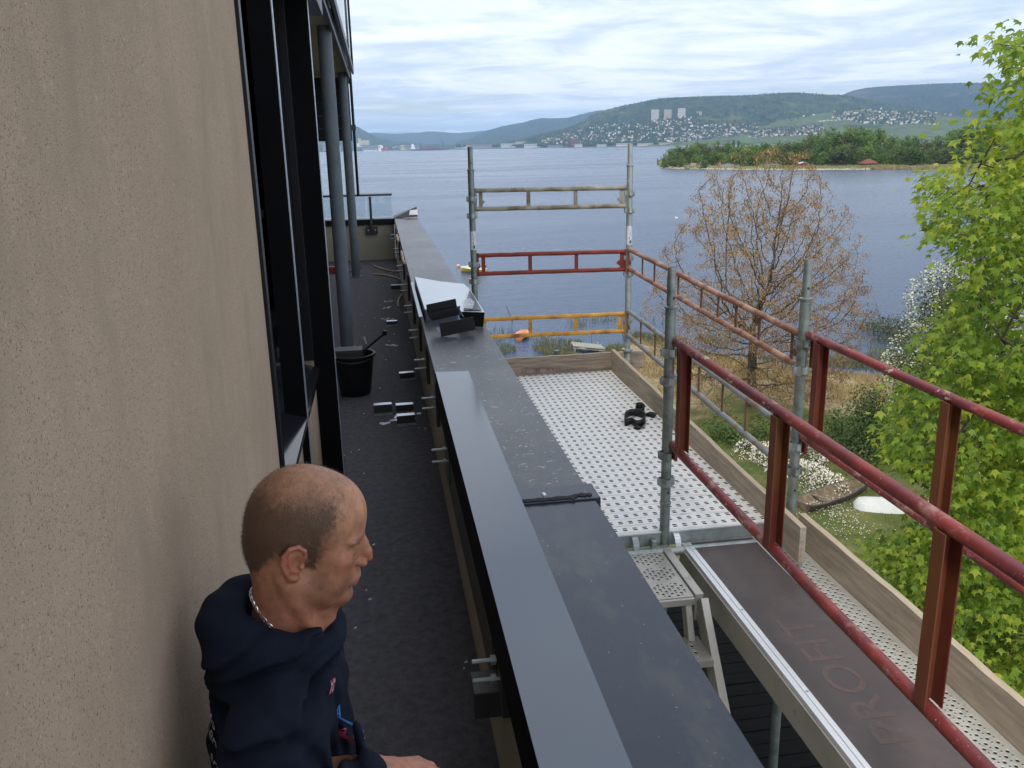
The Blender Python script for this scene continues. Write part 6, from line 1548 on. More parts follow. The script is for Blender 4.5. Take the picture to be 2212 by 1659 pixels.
# ------------------------------------------------------------------ boats
def rowboat(name, lab, p, L_, W_, H_, yaw, mo, mi, flip=False, roll=0., pitch=0., seats=2, flat=False, rnd_stern=False, rim=None, cat='rowing boat'):
    t = thing(name, lab, cat, tuple(p)); n = 14; V = []; rings = 9
    def sec(f):
        w = (math.sin(math.pi * min(1, (f * .86 + .14))) ** .55 if not flat else (1 - .62 * max(0, (f - .55) / .45) ** 1.6 - .35 * max(0, (.3 - f) / .3) ** 2)); 
        w = max(w, .02) if f < .999 else (.04 if not flat else .36)
        if f < .02 and not flat: w = .62
        if rnd_stern: w = min(w, .30 + .72 * math.sqrt(max(0, 1 - (1 - min(1, f / .22)) ** 2)))
        sheer = 1 + .28 * f ** 2.2; return w, sheer
    def shell(k_in):
        Vs = []
        for i in range(n + 1):
            f = i / n; w, sh = sec(f); hw = W_ / 2 * w - k_in; 
            for j in range(rings):
                a = -1 + 2 * j / (rings - 1); u = a * max(.005, hw); lift = (.62 * (1 - math.sqrt(max(0, 1 - (1 - min(1, f / .20)) ** 2))) if rnd_stern else 0); zc = max(abs(a) ** (2.3 if not flat else 6), lift) * H_ * sh + (k_in if abs(a) < .99 else 0) + .16 * H_ * max(0, f - .75) / .25 * (1 - abs(a))
                Vs.append((f * L_ - L_ / 2, u, zc))
        return Vs
    o_, i_ = shell(0), shell(.03); F = []
    for i in range(n):
        for j in range(rings - 1): a = i * rings + j; F.append((a, a + 1, a + rings + 1, a + rings))
    rot = Matrix.Rotation(yaw, 4, 'Z') @ Matrix.Rotation(math.pi if flip else 0, 4, 'X') @ Matrix.Rotation(roll, 4, 'X') @ Matrix.Rotation(pitch, 4, 'Y')
    def mk(nm, Vv, Ff, mt, sm=50):
        me = bpy.data.meshes.new(nm); me.from_pydata([tuple(rot @ Vector(v)) for v in Vv], [], Ff); me.materials.append(mt)
        bm = bmesh.new(); bm.from_mesh(me); bmesh.ops.recalc_face_normals(bm, faces=bm.faces); bm.to_mesh(me); bm.free(); me.shade_smooth(); me.set_sharp_from_angle(angle=R(sm)); return link(nm, me, t)
    base = [tuple(range(rings))]
    mk('hull', o_, F + base, mo)
    mk('lining', i_, F + base, mi)
    rim_v = []; RF = []
    for i in range(n + 1):
        for j in (0, rings - 1): a = i * rings + j; s = -1 if j == 0 else 1; x, y, z = o_[a]; rim_v += [(x, y + s * .03, z + .015), (x, y - s * .045, z + .015), (x, y + s * .03, z - .03)]
    for i in range(n):
        for q in (0, 3):
            a = i * 6 + q; b = a + 6; RF += [(a, a + 1, b + 1, b), (a, b, b + 2, a + 2)]
    mk('gunwale', rim_v, RF, rim or mo)
    m_ = MB()
    for k in range(seats):
        f = (.32, .62, .12)[k]; w, sh = sec(f); x = f * L_ - L_ / 2; m_ = MB(); m_.box(x - .11, x + .11, -W_ / 2 * w * .93, W_ / 2 * w * .93, H_ * .68, H_ * .68 + .03); mk('seat', m_.v, m_.f, mi)
    return t
ORG = mat('orange_boat_hull', (.62, .22, .09), .5, var=.1, scale=2); ORGI = mat('pale_orange_lining', (.72, .38, .22), .5, var=.15, scale=3)
YEL = mat('yellow_boat_hull', (.72, .52, .05), .4, var=.08, scale=2); CRM = mat('cream_boat_deck', (.76, .74, .60), .4, var=.06, scale=2)
BOATW = mat('white_gelcoat', (.50, .50, .46), .5, var=.08, scale=2, spots=[((.45, .45, .38), 4, .58, .12, (.4, 3, 1))])
OLDW = mat('rotten_dark_wood', (.085, .065, .052), .95, var=.35, scale=3, col2=(.16, .14, .12), mixr=(.5, .7), bump=.6, bscale=30); LITT = mat('leaf_litter_boards', (.13, .095, .06), .95, var=.4, scale=6, col2=(.22, .17, .10), bump=.6, bscale=20)
p = pt(1128, 729, z=WZ); rowboat('orange_rowing_boat', 'small orange rowing boat floating in the shallows beyond the orange rail', p + Vector((0, 0, -.08)), 3.0, 1.35, .48, R(70), ORG, ORGI)
# yellow motor boat
p = pt(1022, 588, z=WZ); t = rowboat('yellow_motor_boat', 'moored yellow motor boat with cream cabin half hidden by the far left pole', p + Vector((0, 0, -.1)), 4.6, 1.9, .70, R(138), YEL, CRM, cat='motor boat', seats=1, rim=CRM)
c_ = MB(); c_.prism([(-.9, .62), (1.9, .72), (1.55, .84), (.3, 1.28), (-.35, 1.28), (-.5, .66)], -.62, .62, 'y')
rz = Matrix.Rotation(R(138), 4, 'Z'); c_.v = [tuple(rz @ Vector(v) + world_loc(t)) for v in c_.v]; c_.build('cabin', CRM, t, bevel=.03)
c_ = MB(); c_.box(-1.0, -.95, -.5, .5, .7, 1.35); c_.box(.33, .36, -.5, .5, .95, 1.5); c_.v = [tuple(rz @ Vector(v) + world_loc(t)) for v in c_.v]; c_.build('windscreen', M['glass_dark'], t)
c_ = MB(); c_.box(-2.35, -2.1, -.15, .15, .3, 1.1); c_.v = [tuple(rz @ Vector(v) + world_loc(t)) for v in c_.v]; c_.build('outboard_motor', M['white_paint'], t, bevel=.04)
for (px, py, lab) in ((990, 576, 'orange mooring buoy left of the yellow boat'), (1017, 607, 'pinkish mooring buoy in front of the yellow boat')):
    p = pt(px, py, z=WZ); t = thing('mooring_buoy', lab, 'buoy', tuple(p), 'mooring buoys'); MB().lathe([(0, -.28), (.22, -.2), (.32, 0), (.22, .22), (.08, .30), (0, .32)], p + Vector((0, 0, .12)), 16).build('float', ORGI, t, smooth=60); MB().tube([p + Vector((0, 0, .4)), p + Vector((0, 0, .52))], .03, 6).build('eye', M['steel_dark'], t)
pw = (pt(1862, 1092, z=-17.0) + pt(1998, 1116, z=-17.0)) / 2; pw.z = gz(pw.x, pw.y)
rowboat('upturned_boat', 'white fibreglass rowing boat lying upside down on the lawn', pw + Vector((0, 0, .52)), 3.6, 1.35, .54, math.atan2(-1.5, 3.2) + .12, BOATW, BOATW, flip=True, seats=0, rnd_stern=True)
pw = pt(1795, 1090, z=-17.0); pw.z = gz(pw.x, pw.y)
rowboat('old_wooden_boat', 'rotting dark wooden boat full of leaves under the blossom bush', pw + Vector((.3, .3, -.02)), 4.6, 1.35, .42, R(24), OLDW, LITT, flat=True, seats=1)
# collapsed landing stage, sticks
p = pt(1268, 756, z=WZ); t = thing('landing_stage', 'collapsed grey wooden landing stage tilting in the shallows', 'landing stage', tuple(p))
rz = Matrix.Rotation(R(-8), 4, 'Z') @ Matrix.Rotation(R(7), 4, 'Y') @ Matrix.Rotation(R(-4), 4, 'X')
GW = mat('grey_weathered_boards', (.30, .29, .24), .9, var=.2, scale=2, stretch=(1, 6, 1), bump=.4, bscale=20)
for i in range(10):
    m_ = MB().box(-1.45 + i * .29, -1.45 + i * .29 + .26, -1.3 + rnd.uniform(-.12, .12), 1.3, .42, .46); m_.v = [tuple(rz @ Vector(v) + p) for v in m_.v]; m_.build('board', GW, t)
for (a, b) in ((-1.45, -1.2), (-1.45, 1.15)):
    m_ = MB().box(-1.45, 1.45, b, b + .12, .20, .415); m_.v = [tuple(rz @ Vector(v) + p) for v in m_.v]; m_.build('beam', GW, t)
for (dx, dy) in ((-1.4, -1.1), (1.4, -1.1), (-1.3, 1.1), (1.3, 1.1)): MB().tube([(p.x + dx, p.y + dy, WZ - .5), (p.x + dx, p.y + dy, WZ + .45)], .07, 8).build('post', GW, t)
def stick(pb, ptop, lab, r=.05):
    a = pt(*pb, z=WZ); b = pt(*ptop, r=math.hypot(a.x, a.y)); t = thing('mooring_stake', lab, 'stake', tuple(a), 'stakes in the shallows'); MB().tube([a - Vector((0, 0, .4)), a, (a + b) / 2 + Vector((.03, 0, 0)), b], [r, r, r * .8, r * .5], 6).build('stake', BARK, t, smooth=60)
stick((1107, 695), (1092, 659), 'leaning dark stake in the water above the orange rowing boat')
stick((1278, 748), (1277, 722), 'upright thin stake behind the landing stage', .035)
stick((1236, 745), (1243, 733), 'short slanting stake beside the landing stage', .04)
stick((1900, 685), (1849, 0) if False else (1892, 655), 'pale leaning stake in the water near the willow scrub', .04)
t = thing('driftwood', 'dark driftwood log lying in the shallow water right of the ash tree', 'log', tuple(pt(1735, 770, z=WZ))); a = pt(1727, 772, z=WZ); b = pt(1752, 768, z=WZ)
MB().tube([a, (a + b) / 2 + Vector((0, 0, .12)), b], [.07, .08, .05], 7).build('log', BARK2, t, smooth=60)
# gulls
def gull(px, py, r, lab):
    c = pt(px, py, r=r); t = thing('gull', lab, 'bird', tuple(c), 'gulls over the fjord')
    MB().tube([c + Vector((-.20, 0, 0)), c + Vector((-.08, 0, .02)), c + Vector((.06, 0, .02)), c + Vector((.17, 0, .03)), c + Vector((.22, 0, .02))], [.015, .05, .06, .04, .012], 8).build('body', M['white_paint'], t, smooth=60)
    for s in (-1, 1):
        m_ = MB(); m_.add([c + Vector((.06, 0, .04)), c + Vector((-.06, 0, .04)), c + Vector((-.05, s * .3, .18)), c + Vector((.07, s * .3, .19)), c + Vector((-.10, s * .62, .10))], [(0, 1, 2, 3), (3, 2, 4)])
        o = m_.build('wing', M['white_paint'], t); q = o.modifiers.new('thick', 'SOLIDIFY'); q.thickness = .012
gull(1461, 472, 110, 'white gull flying low over the water right of the far poles')
gull(1426, 352, 560, 'tiny white gull near the tip of the island')

# ------------------------------------------------------------------ haze over the fjord
hz = MB().box(-16000, 24000, -300, 33000, WZ - 3, 760).build('haze', M['white_paint'])
hm = bpy.data.materials.new('haze'); hm.use_nodes = True; N = hm.node_tree.nodes; N.clear()
o_ = N.new('ShaderNodeOutputMaterial'); pv = N.new('ShaderNodeVolumePrincipled'); pv.inputs['Color'].default_value = (.47, .70, 1.0, 1); pv.inputs['Density'].default_value = 6.0e-5; pv.inputs['Anisotropy'].default_value = .0
hm.node_tree.links.new(pv.outputs[0], o_.inputs['Volume']); hz.data.materials.clear(); hz.data.materials.append(hm); tag(hz, kind='stuff')
# ================================================================== the man: implicit surfaces meshed with surface nets
class Field:
    def __init__(s, lo, hi, h):
        s.lo = np.array(lo, float); s.h = h; s.n = np.ceil((np.array(hi) - s.lo) / h).astype(int) + 1
        s.a = np.full(s.n, .08, np.float32); s.ax = [s.lo[i] + h * np.arange(s.n[i]) for i in range(3)]
    def region(s, lo, hi, m):
        i0 = np.maximum(0, np.floor((np.array(lo) - m - s.lo) / s.h).astype(int)); i1 = np.minimum(s.n, np.ceil((np.array(hi) + m - s.lo) / s.h).astype(int) + 1)
        if np.any(i1 <= i0): return None, None
        sl = tuple(slice(a, b) for a, b in zip(i0, i1)); X, Y, Z = np.meshgrid(*[s.ax[i][sl[i]] for i in range(3)], indexing='ij', sparse=True); return sl, (X, Y, Z)
    def op(s, sl, d, k, sub=False):
        a = s.a[sl]
        if sub: d = -d; hh = np.clip(.5 - .5 * (a - d) / k, 0, 1); s.a[sl] = a * (1 - hh) + d * hh + k * hh * (1 - hh)
        else: hh = np.clip(.5 + .5 * (a - d) / k, 0, 1); s.a[sl] = a * (1 - hh) + d * hh - k * hh * (1 - hh)
    def ell(s, c, r, k=.01, sub=False, rot=None):
        c = np.array(c, float); r = np.array(r, float); m = max(r)
        sl, g = s.region(c - m, c + m, k + .03)
        if sl is None: return s
        x, y, z = g[0] - c[0], g[1] - c[1], g[2] - c[2]
        if rot is not None: Rm = np.array(rot).T; x, y, z = Rm[0][0] * x + Rm[0][1] * y + Rm[0][2] * z, Rm[1][0] * x + Rm[1][1] * y + Rm[1][2] * z, Rm[2][0] * x + Rm[2][1] * y + Rm[2][2] * z
        k0 = np.sqrt((x / r[0]) ** 2 + (y / r[1]) ** 2 + (z / r[2]) ** 2); k1 = np.sqrt((x / r[0] ** 2) ** 2 + (y / r[1] ** 2) ** 2 + (z / r[2] ** 2) ** 2) + 1e-6
        s.op(sl, (k0 * (k0 - 1) / k1).astype(np.float32), k, sub); return s
    def cap(s, a, b, ra, rb, k=.01, sub=False):
        a, b = np.array(a, float), np.array(b, float); m = max(ra, rb)
        sl, g = s.region(np.minimum(a, b) - m, np.maximum(a, b) + m, k + .03)
        if sl is None: return s
        ab = b - a; l2 = (ab ** 2).sum() + 1e-12; px, py, pz = g[0] - a[0], g[1] - a[1], g[2] - a[2]
        t = np.clip((px * ab[0] + py * ab[1] + pz * ab[2]) / l2, 0, 1)
        d = np.sqrt((px - t * ab[0]) ** 2 + (py - t * ab[1]) ** 2 + (pz - t * ab[2]) ** 2) - (ra + (rb - ra) * t); s.op(sl, d.astype(np.float32), k, sub); return s
    def chain(s, pts, rs, k=.006, sub=False):
        for i in range(len(pts) - 1): s.cap(pts[i], pts[i + 1], rs[i], rs[i + 1], k, sub)
        return s
    def mesh(s):
        a = s.a; S = a < 0; n = a.shape
        idx = -np.ones([m - 1 for m in n], np.int64)
        c = np.zeros([m - 1 for m in n], np.int8)
        for dx in (0, 1):
            for dy in (0, 1):
                for dz in (0, 1): c += S[dx:n[0] - 1 + dx, dy:n[1] - 1 + dy, dz:n[2] - 1 + dz]
        cells = np.argwhere((c > 0) & (c < 8)); idx[tuple(cells.T)] = np.arange(len(cells))
        acc = np.zeros((len(cells), 3)); cnt = np.zeros(len(cells))
        co = [(x, y, z) for x in (0, 1) for y in (0, 1) for z in (0, 1)]
        for p in co:
            for ax in range(3):
                if p[ax]: continue
                q = list(p); q[ax] = 1
                va = a[cells[:, 0] + p[0], cells[:, 1] + p[1], cells[:, 2] + p[2]]; vb = a[cells[:, 0] + q[0], cells[:, 1] + q[1], cells[:, 2] + q[2]]
                m = (va < 0) != (vb < 0); t = np.where(m, va / (va - vb + 1e-12), 0)
                pos = np.array(p, float)[None, :].repeat(len(cells), 0); pos[:, ax] += t; acc[m] += pos[m]; cnt[m] += 1
        V = s.lo + s.h * (cells + acc / cnt[:, None]); F = []
        for ax in range(3):
            u, v = (ax + 1) % 3, (ax + 2) % 3
            sa = [slice(None)] * 3; sb = [slice(None)] * 3; sa[ax] = slice(0, n[ax] - 1); sb[ax] = slice(1, n[ax])
            A, B = S[tuple(sa)], S[tuple(sb)]
            for flip in (0, 1):
                e = np.argwhere((A & ~B) if not flip else (~A & B)); e = e[(e[:, u] > 0) & (e[:, v] > 0) & (e[:, u] < n[u] - 1) & (e[:, v] < n[v] - 1)]
                def g(du, dv): q = e.copy(); q[:, u] += du; q[:, v] += dv; return idx[tuple(q.T)]
                f = np.stack([g(-1, -1), g(0, -1), g(0, 0), g(-1, 0)], 1); F.append(f if not flip else f[:, ::-1])
        return V, np.vstack(F)
def np_mesh(name, V, F, mt, parent, smooth_it=2):
    me = bpy.data.meshes.new(name); me.from_pydata((V - np.array(world_loc(parent))).tolist(), [], F.tolist()); me.materials.append(mt)
    if smooth_it:
        bm = bmesh.new(); bm.from_mesh(me)
        for _ in range(smooth_it): bmesh.ops.smooth_vert(bm, verts=bm.verts, factor=.5, use_axis_x=True, use_axis_y=True, use_axis_z=True)
        bm.to_mesh(me); bm.free()
    me.shade_smooth(); me.update(); return link(name, me, parent)

HC = np.array((-.150, 1.365, -.622))                # centre of the head
HYAW, HPITCH, HROLL = R(-5), R(13), R(0)
EARS = {}
HM3 = np.array((Matrix.Rotation(HYAW, 3, 'Z') @ Matrix.Rotation(HPITCH, 3, 'Y') @ Matrix.Rotation(HROLL, 3, 'X')))
def h2w(v): return HC + np.array(v) @ HM3.T
def w2h(v): return (np.array(v) - HC) @ HM3
def head_field():
    f = Field((-.17, -.13, -.235), (.15, .13, .15), .0023)
    f.ell((-.011, 0, .034), (.089, .0765, .087), .001)
    f.ell((-.040, 0, .010), (.058, .067, .068), .03)
    f.ell((.034, 0, .044), (.056, .061, .058), .03)
    f.ell((.040, 0, -.022), (.048, .054, .066), .03)
    f.ell((.020, 0, -.066), (.055, .053, .036), .03)
    for s_ in (-1, 1):
        f.cap((-.018, s_ * .058, -.045), (.050, s_ * .034, -.090), .014, .015, .022)       # jaw
        f.ell((.058, s_ * .043, -.014), (.024, .019, .017), .02)                            # cheekbone
        f.ell((.050, s_ * .036, -.052), (.030, .024, .030), .02)
        f.ell((.077, s_ * .026, .022), (.0135, .026, .0080), .009)                           # brow
    f.ell((.073, 0, -.096), (.019, .023, .018), .016)
    for s_ in (-1, 1): f.ell((.097, s_ * .030, .003), (.017, .017, .011), .009, sub=True)    # socket
    f.chain([(.083, 0, .016), (.094, 0, .002), (.1025, 0, -.012), (.1075, 0, -.0225)], [.0070, .0068, .0070, .0072], .008)
    f.ell((.084, 0, -.012), (.016, .0125, .026), .010)
    for s_ in (-1, 1):
        f.ell((.0965, s_ * .0125, -.029), (.0110, .0066, .0070), .006)
        f.ell((.0735, s_ * .030, .003), (.0135, .0150, .0125), .004)                        # closed lid over the eyeball
        f.cap((.084, s_ * .017, -.0035), (.080, s_ * .044, -.0015), .0022, .0018, .004)      # lower lid edge
        f.ell((.103, s_ * .0065, -.038), (.0055, .0032, .0030), .002, sub=True)              # nostril
        f.cap((.092, s_ * .017, -.036), (.080, s_ * .033, -.062), .0012, .0010, .005, sub=True)   # cheek fold
        f.cap((.0855, s_ * .013, .0035), (.0825, s_ * .044, .0050), .0009, .0009, .0025, sub=True)
    f.ell((.085, 0, -.058), (.012, .026, .018), .012)
    f.ell((.0920, 0, -.0575), (.0070, .019, .0044), .006)
    f.ell((.0905, 0, -.0675), (.0072, .017, .0052), .006)
    f.cap((.100, -.020, -.0640), (.1015, 0, -.0625), .0013, .0013, .003, sub=True); f.cap((.1015, 0, -.0625), (.100, .020, -.0640), .0013, .0013, .003, sub=True)
    f.ell((.094, 0, -.080), (.0065, .018, .0045), .006, sub=True)
    # ears
    for s_ in (-1, 1):
        e0 = np.array((-.005, s_ * .0745, -.014))
        U = np.array((.93, s_ * .36, .05)); U /= np.linalg.norm(U); Vv = np.array((-.10, s_ * .10, .99)); Vv -= U * (Vv @ U); Vv /= np.linalg.norm(Vv); Nn = np.cross(U, Vv) * (-1 if s_ > 0 else 1)
        if Nn[1] * s_ < 0: Nn = -Nn
        U = np.array((.93, -s_ * .36, .05)); U /= np.linalg.norm(U); Vv = np.array((-.08, s_ * .12, .99)); Vv -= U * (Vv @ U); Vv /= np.linalg.norm(Vv); Nn = np.cross(U, Vv); Nn = Nn if Nn[1] * s_ > 0 else -Nn
        P_ = lambda u, v, w=0: e0 + U * u + Vv * v + Nn * w
        EARS[s_] = (U, Vv, Nn, e0)
        f.ell(P_(-.004, .002, .002), (.0185, .0295, .0055), .006, rot=np.stack([U, Vv, Nn], 1))
        f.ell(P_(.002, -.002, .0085), (.0105, .0170, .0075), .003, sub=True, rot=np.stack([U, Vv, Nn], 1))
        f.chain([P_(.008, .002, .004), P_(.014, .012, .006), P_(.011, .025, .007), P_(.000, .0325, .007), P_(-.013, .029, .007), P_(-.0215, .015, .006), P_(-.0215, .000, .005), P_(-.015, -.016, .004), P_(-.006, -.027, .003), P_(.003, -.031, .002)],
                [.0025, .0032, .0036, .0038, .0038, .0036, .0034, .0034, .0044, .0045], .002)
        f.chain([P_(-.012, .016, .005), P_(-.011, .002, .006), P_(-.004, -.012, .005), P_(.006, -.016, .004)], [.0030, .0030, .0030, .0030], .003)
        f.ell(P_(.010, -.007, .004), (.0045, .0060, .0040), .004)
        f.ell(P_(.001, -.028, .002), (.0080, .0085, .0048), .005)
    # neck towards the shoulders
    n0 = w2h((-.212, 1.368, -.86)); n1 = w2h((-.185, 1.366, -.70))
    f.cap(tuple(n1), tuple(n0), .054, .064, .030); f.cap((-.045, 0, -.03), tuple(n1), .052, .053, .03)
    f.cap((.045, 0, -.098), tuple(w2h((-.150, 1.362, -.83))), .020, .028, .03)
    f.cap((-.02, -.066, -.05), tuple(w2h((-.135, 1.335, -.83))), .010, .012, .014)
    return f
SKIN = bpy.data.materials.new('skin'); SKIN.use_nodes = True
def skin_nodes():
    nt = SKIN.node_tree; N = nt.nodes; L = nt.links; b = N['Principled BSDF']
    at = N.new('ShaderNodeAttribute'); at.attribute_name = 'tone'; hr = N.new('ShaderNodeAttribute'); hr.attribute_name = 'stubble'
    tc = N.new('ShaderNodeTexCoord')
    def nz(s, d=4): n = N.new('ShaderNodeTexNoise'); n.inputs['Scale'].default_value = s; n.inputs['Detail'].default_value = d; n.inputs['Roughness'].default_value = .65; L.new(tc.outputs['Object'], n.inputs['Vector']); return n.outputs[0]
    v = N.new('ShaderNodeMapRange'); v.inputs[1].default_value = .3; v.inputs[2].default_value = .7; v.inputs[3].default_value = .74; v.inputs[4].default_value = 1.22; L.new(nz(45), v.inputs[0])
    m = N.new('ShaderNodeVectorMath'); m.operation = 'SCALE'; L.new(at.outputs['Color'], m.inputs[0]); L.new(v.outputs[0], m.inputs['Scale'])
    g = N.new('ShaderNodeMapRange'); g.inputs[1].default_value = .42; g.inputs[2].default_value = .60; L.new(nz(900, 2), g.inputs[0])
    q = N.new('ShaderNodeMath'); q.operation = 'MULTIPLY_ADD'; L.new(g.outputs[0], q.inputs[0]); q.inputs[1].default_value = .35; q.inputs[2].default_value = .80
    q2 = N.new('ShaderNodeMath'); q2.operation = 'MULTIPLY'; L.new(q.outputs[0], q2.inputs[0]); L.new(hr.outputs['Fac'], q2.inputs[1]); q2.use_clamp = True
    mx = N.new('ShaderNodeMix'); mx.data_type = 'RGBA'; L.new(q2.outputs[0], mx.inputs[0]); L.new(m.outputs[0], mx.inputs[6]); mx.inputs[7].default_value = (.085, .050, .030, 1)
    L.new(mx.outputs[2], b.inputs['Base Color']); b.inputs['Roughness'].default_value = .52; b.inputs['Specular IOR Level'].default_value = .4
    b.inputs['Subsurface Weight'].default_value = .12; b.inputs['Subsurface Radius'].default_value = (.012, .004, .002); b.inputs['Subsurface Scale'].default_value = 1.0
    bp = N.new('ShaderNodeBump'); bp.inputs['Strength'].default_value = .5; bp.inputs['Distance'].default_value = .0012; L.new(nz(420, 3), bp.inputs['Height']); L.new(bp.outputs[0], b.inputs['Normal'])
skin_nodes()
FABRIC = mat('navy_hoodie_fabric', (.0075, .0110, .0205), .95, var=.18, scale=9, bump=.6, bscale=420, bdist=.0012, spec=.12, spots=[((.014, .019, .031), 240, .60, .08, (1, 1, 1))])
JEANS = mat('dark_work_trousers', (.03, .032, .036), .95, var=.2, scale=12, bump=.3, bscale=300, spec=.1)
def ss(a, b, x): t = np.clip((x - a) / (b - a), 0, 1); return t * t * (3 - 2 * t)
def build_man():
    man = thing('person', 'balding man in navy hoodie with silver neck chain, squatting against the plastered wall', 'person', (-.15, 1.33, FLOOR))
    V, F = head_field().mesh(); nh = len(V); x, y, z = V[:, 0], V[:, 1], V[:, 2]; ay = np.abs(y)
    nn = np.array([noise.noise(Vector((a * 38, b * 38, c * 38))) + .8 * noise.noise(Vector((a * 130, b * 130, c * 130))) for a, b, c in V]) * .010
    xx, zz_ = x + nn, z + nn
    # cropped hair: dark on the sides and back, thin on the crown, receding in front
    side = ss(-.018, .004, zz_ + .0 - np.where(x < -.035, -.055 * ss(-.035, -.075, x), 0)) * (1 - ss(.024, .050, xx - .25 * np.maximum(0, z - .03)))
    side = np.maximum(side, ss(-.036, -.024, zz_) * ss(.006, .012, xx) * (1 - ss(.026, .032, xx)) * ss(.045, .055, ay))     # sideburn
    side *= 1 - .66 * ss(.060, .108, zz_ - .18 * np.minimum(0, x)) * (1 - .35 * ss(-.03, -.09, x))
    top = .20 * ss(.05, .09, z) * (1 - ss(.058, .074, xx)) * ss(-.01, .03, x)
    beard = .20 * (1 - ss(-.052, -.036, zz_)) * ss(-.125, -.105, z) * ss(.0, .03, x) * (1 - .6 * ss(.088, .096, x) * ss(-.075, -.05, z) * (ay < .02))
    ear = np.zeros(nh, bool)
    for s_ in (-1, 1):
        U, Vv, Nn, e0 = EARS[s_]; q = V - e0; ear |= (q @ U > -.027) & (q @ U < .0165) & (np.abs(q @ Vv) < .0385) & (q @ Nn > np.where(q @ U < -.008, -.001, .0025)) & (q @ Nn < .02)
    brow = .62 * ss(.017, .020, z) * (1 - ss(.026, .030, z)) * ss(.010, .014, ay) * (1 - ss(.044, .052, ay)) * ss(.06, .075, x)
    lash = .75 * np.exp(-((z + .0015 - .05 * (ay - .03)) / .0018) ** 2) * ss(.013, .018, ay) * (1 - ss(.042, .046, ay)) * ss(.070, .078, x)
    st = np.clip(np.maximum.reduce([side, top, beard, brow, lash]), 0, 1); st[ear] = 0
    tone = np.tile(np.array((.345, .160, .092)), (nh, 1))  # base skin tone lowered to carry the shade on the face
    red = np.clip(np.exp(-((x - .105) ** 2 + y ** 2 + (z + .024) ** 2) / .0004) * .8 + .6 * np.exp(-((x - .065) ** 2 + (ay - .04) ** 2 + (z + .02) ** 2) / .0007) + .55 * ear + .35 * (1 - ss(-.11, -.07, z)), 0, 1)[:, None]
    tone = tone * (1 - red) + np.array((.36, .115, .072)) * red
    pale = (ss(.03, .09, z) * .5)[:, None]; tone = tone * (1 - pale) + np.array((.55, .285, .170)) * pale
    lips = (np.exp(-((z + .0625) / .007) ** 2) * (ay < .022) * ss(.088, .094, x) * .6)[:, None]; tone = tone * (1 - lips) + np.array((.36, .13, .105)) * lips
    V = HC + V @ HM3.T
    # torso, arms and hands share the same skin object
    b = Field((-.42, .86, -1.50), (.28, 1.66, -.72), .006)
    b.ell((-.215, 1.36, -1.0), (.075, .14, .18), .02); b.ell((-.20, 1.35, -1.28), (.10, .15, .16), .05); b.cap((-.21, 1.366, -.84), (-.21, 1.366, -.95), .055, .07, .04)
    SHN, ELN, WRN = (-.205, 1.165, -.885), (-.200, 1.075, -1.150), (-.066, 1.165, -.945)
    SHF, ELF, WRF = (-.195, 1.545, -.885), (-.20, 1.60, -1.16), (-.10, 1.52, -1.36)
    for (s_, e_, w_) in ((SHN, ELN, WRN), (SHF, ELF, WRF)): b.cap((-.2, 1.36, -.90), s_, .045, .045, .02); b.cap(s_, e_, .050, .042, .02); b.cap(e_, w_, .042, .027, .012)
    def hand(w_, d, up, side):
        w_, d, up, side = map(np.array, (w_, d, up, side)); pts = lambda f, s_, u: w_ + d * f + side * s_ + up * u
        b2 = hf
        b2.cap(w_ - d * .06, w_, .028, .024, .01); b2.cap(pts(0, 0, 0), pts(.035, 0, 0), .024, .026, .012)
        for k, (o, l) in enumerate(((-.030, .072), (-.010, .080), (.010, .076), (.029, .060))):
            b2.cap(pts(.02, o * .6, 0), pts(.085, o, .004), .014, .0115, .010)
            b2.chain([pts(.085, o, .004), pts(.085 + l * .42, o * 1.08, -.004), pts(.085 + l * .70, o * 1.1, -.022), pts(.085 + l * .80, o * 1.08, -.040)], [.0105, .0095, .0088, .0078], .003)
        b2.chain([pts(.018, -.024, -.006), pts(.045, -.048, -.014), pts(.072, -.056, -.020), pts(.094, -.052, -.026)], [.015, .0125, .0110, .0095], .006)
    hf = Field((-.14, 1.03, -1.12), (.15, 1.34, -.92), .0028)
    d = np.array((.93, .16, -.30)); d /= np.linalg.norm(d); up = np.array((-.25, .10, .96)); up -= d * (up @ d); up /= np.linalg.norm(up); side = np.cross(up, d)
    hand(WRN, d, up, side); hf.cap(ELN, WRN, .042, .026, .01); V3, F3 = hf.mesh()
    hf = Field((-.16, 1.30, -1.50), (.10, 1.60, -1.24), .0032); d2 = np.array((.45, -.80, -.15)); d2 /= np.linalg.norm(d2); up2 = np.array((0, 0, 1.)); up2 -= d2 * (up2 @ d2); up2 /= np.linalg.norm(up2); side2 = np.cross(d2, up2)
    hand(WRF, d2, up2, side2); V4, F4 = hf.mesh()
    V2, F2 = b.mesh(); allV = np.vstack([V, V2, V3, V4]); allF = np.vstack([F, F2 + nh, F3 + nh + len(V2), F4 + nh + len(V2) + len(V3)])
    o = np_mesh('body', allV, allF, SKIN, man, 1); nA = len(allV)
    rest = np.tile(np.array((.36, .155, .095)), (nA - nh, 1)); T = np.vstack([tone, rest]); T = np.hstack([T, np.ones((nA, 1))])
    a = o.data.attributes.new('tone', 'FLOAT_COLOR', 'POINT'); a.data.foreach_set('color', T.ravel())
    a = o.data.attributes.new('stubble', 'FLOAT', 'POINT'); a.data.foreach_set('value', np.concatenate([st, np.zeros(nA - nh)]))
    # short hair
    r_ = random.Random(4); sel = np.where((st > .06) & (z > -.06) & ~ear & (x < .075))[0]; me = o.data; hv = []; hf_ = []
    nr = np.zeros(nA * 3); me.vertices.foreach_get('normal', nr); nr = nr.reshape(-1, 3)
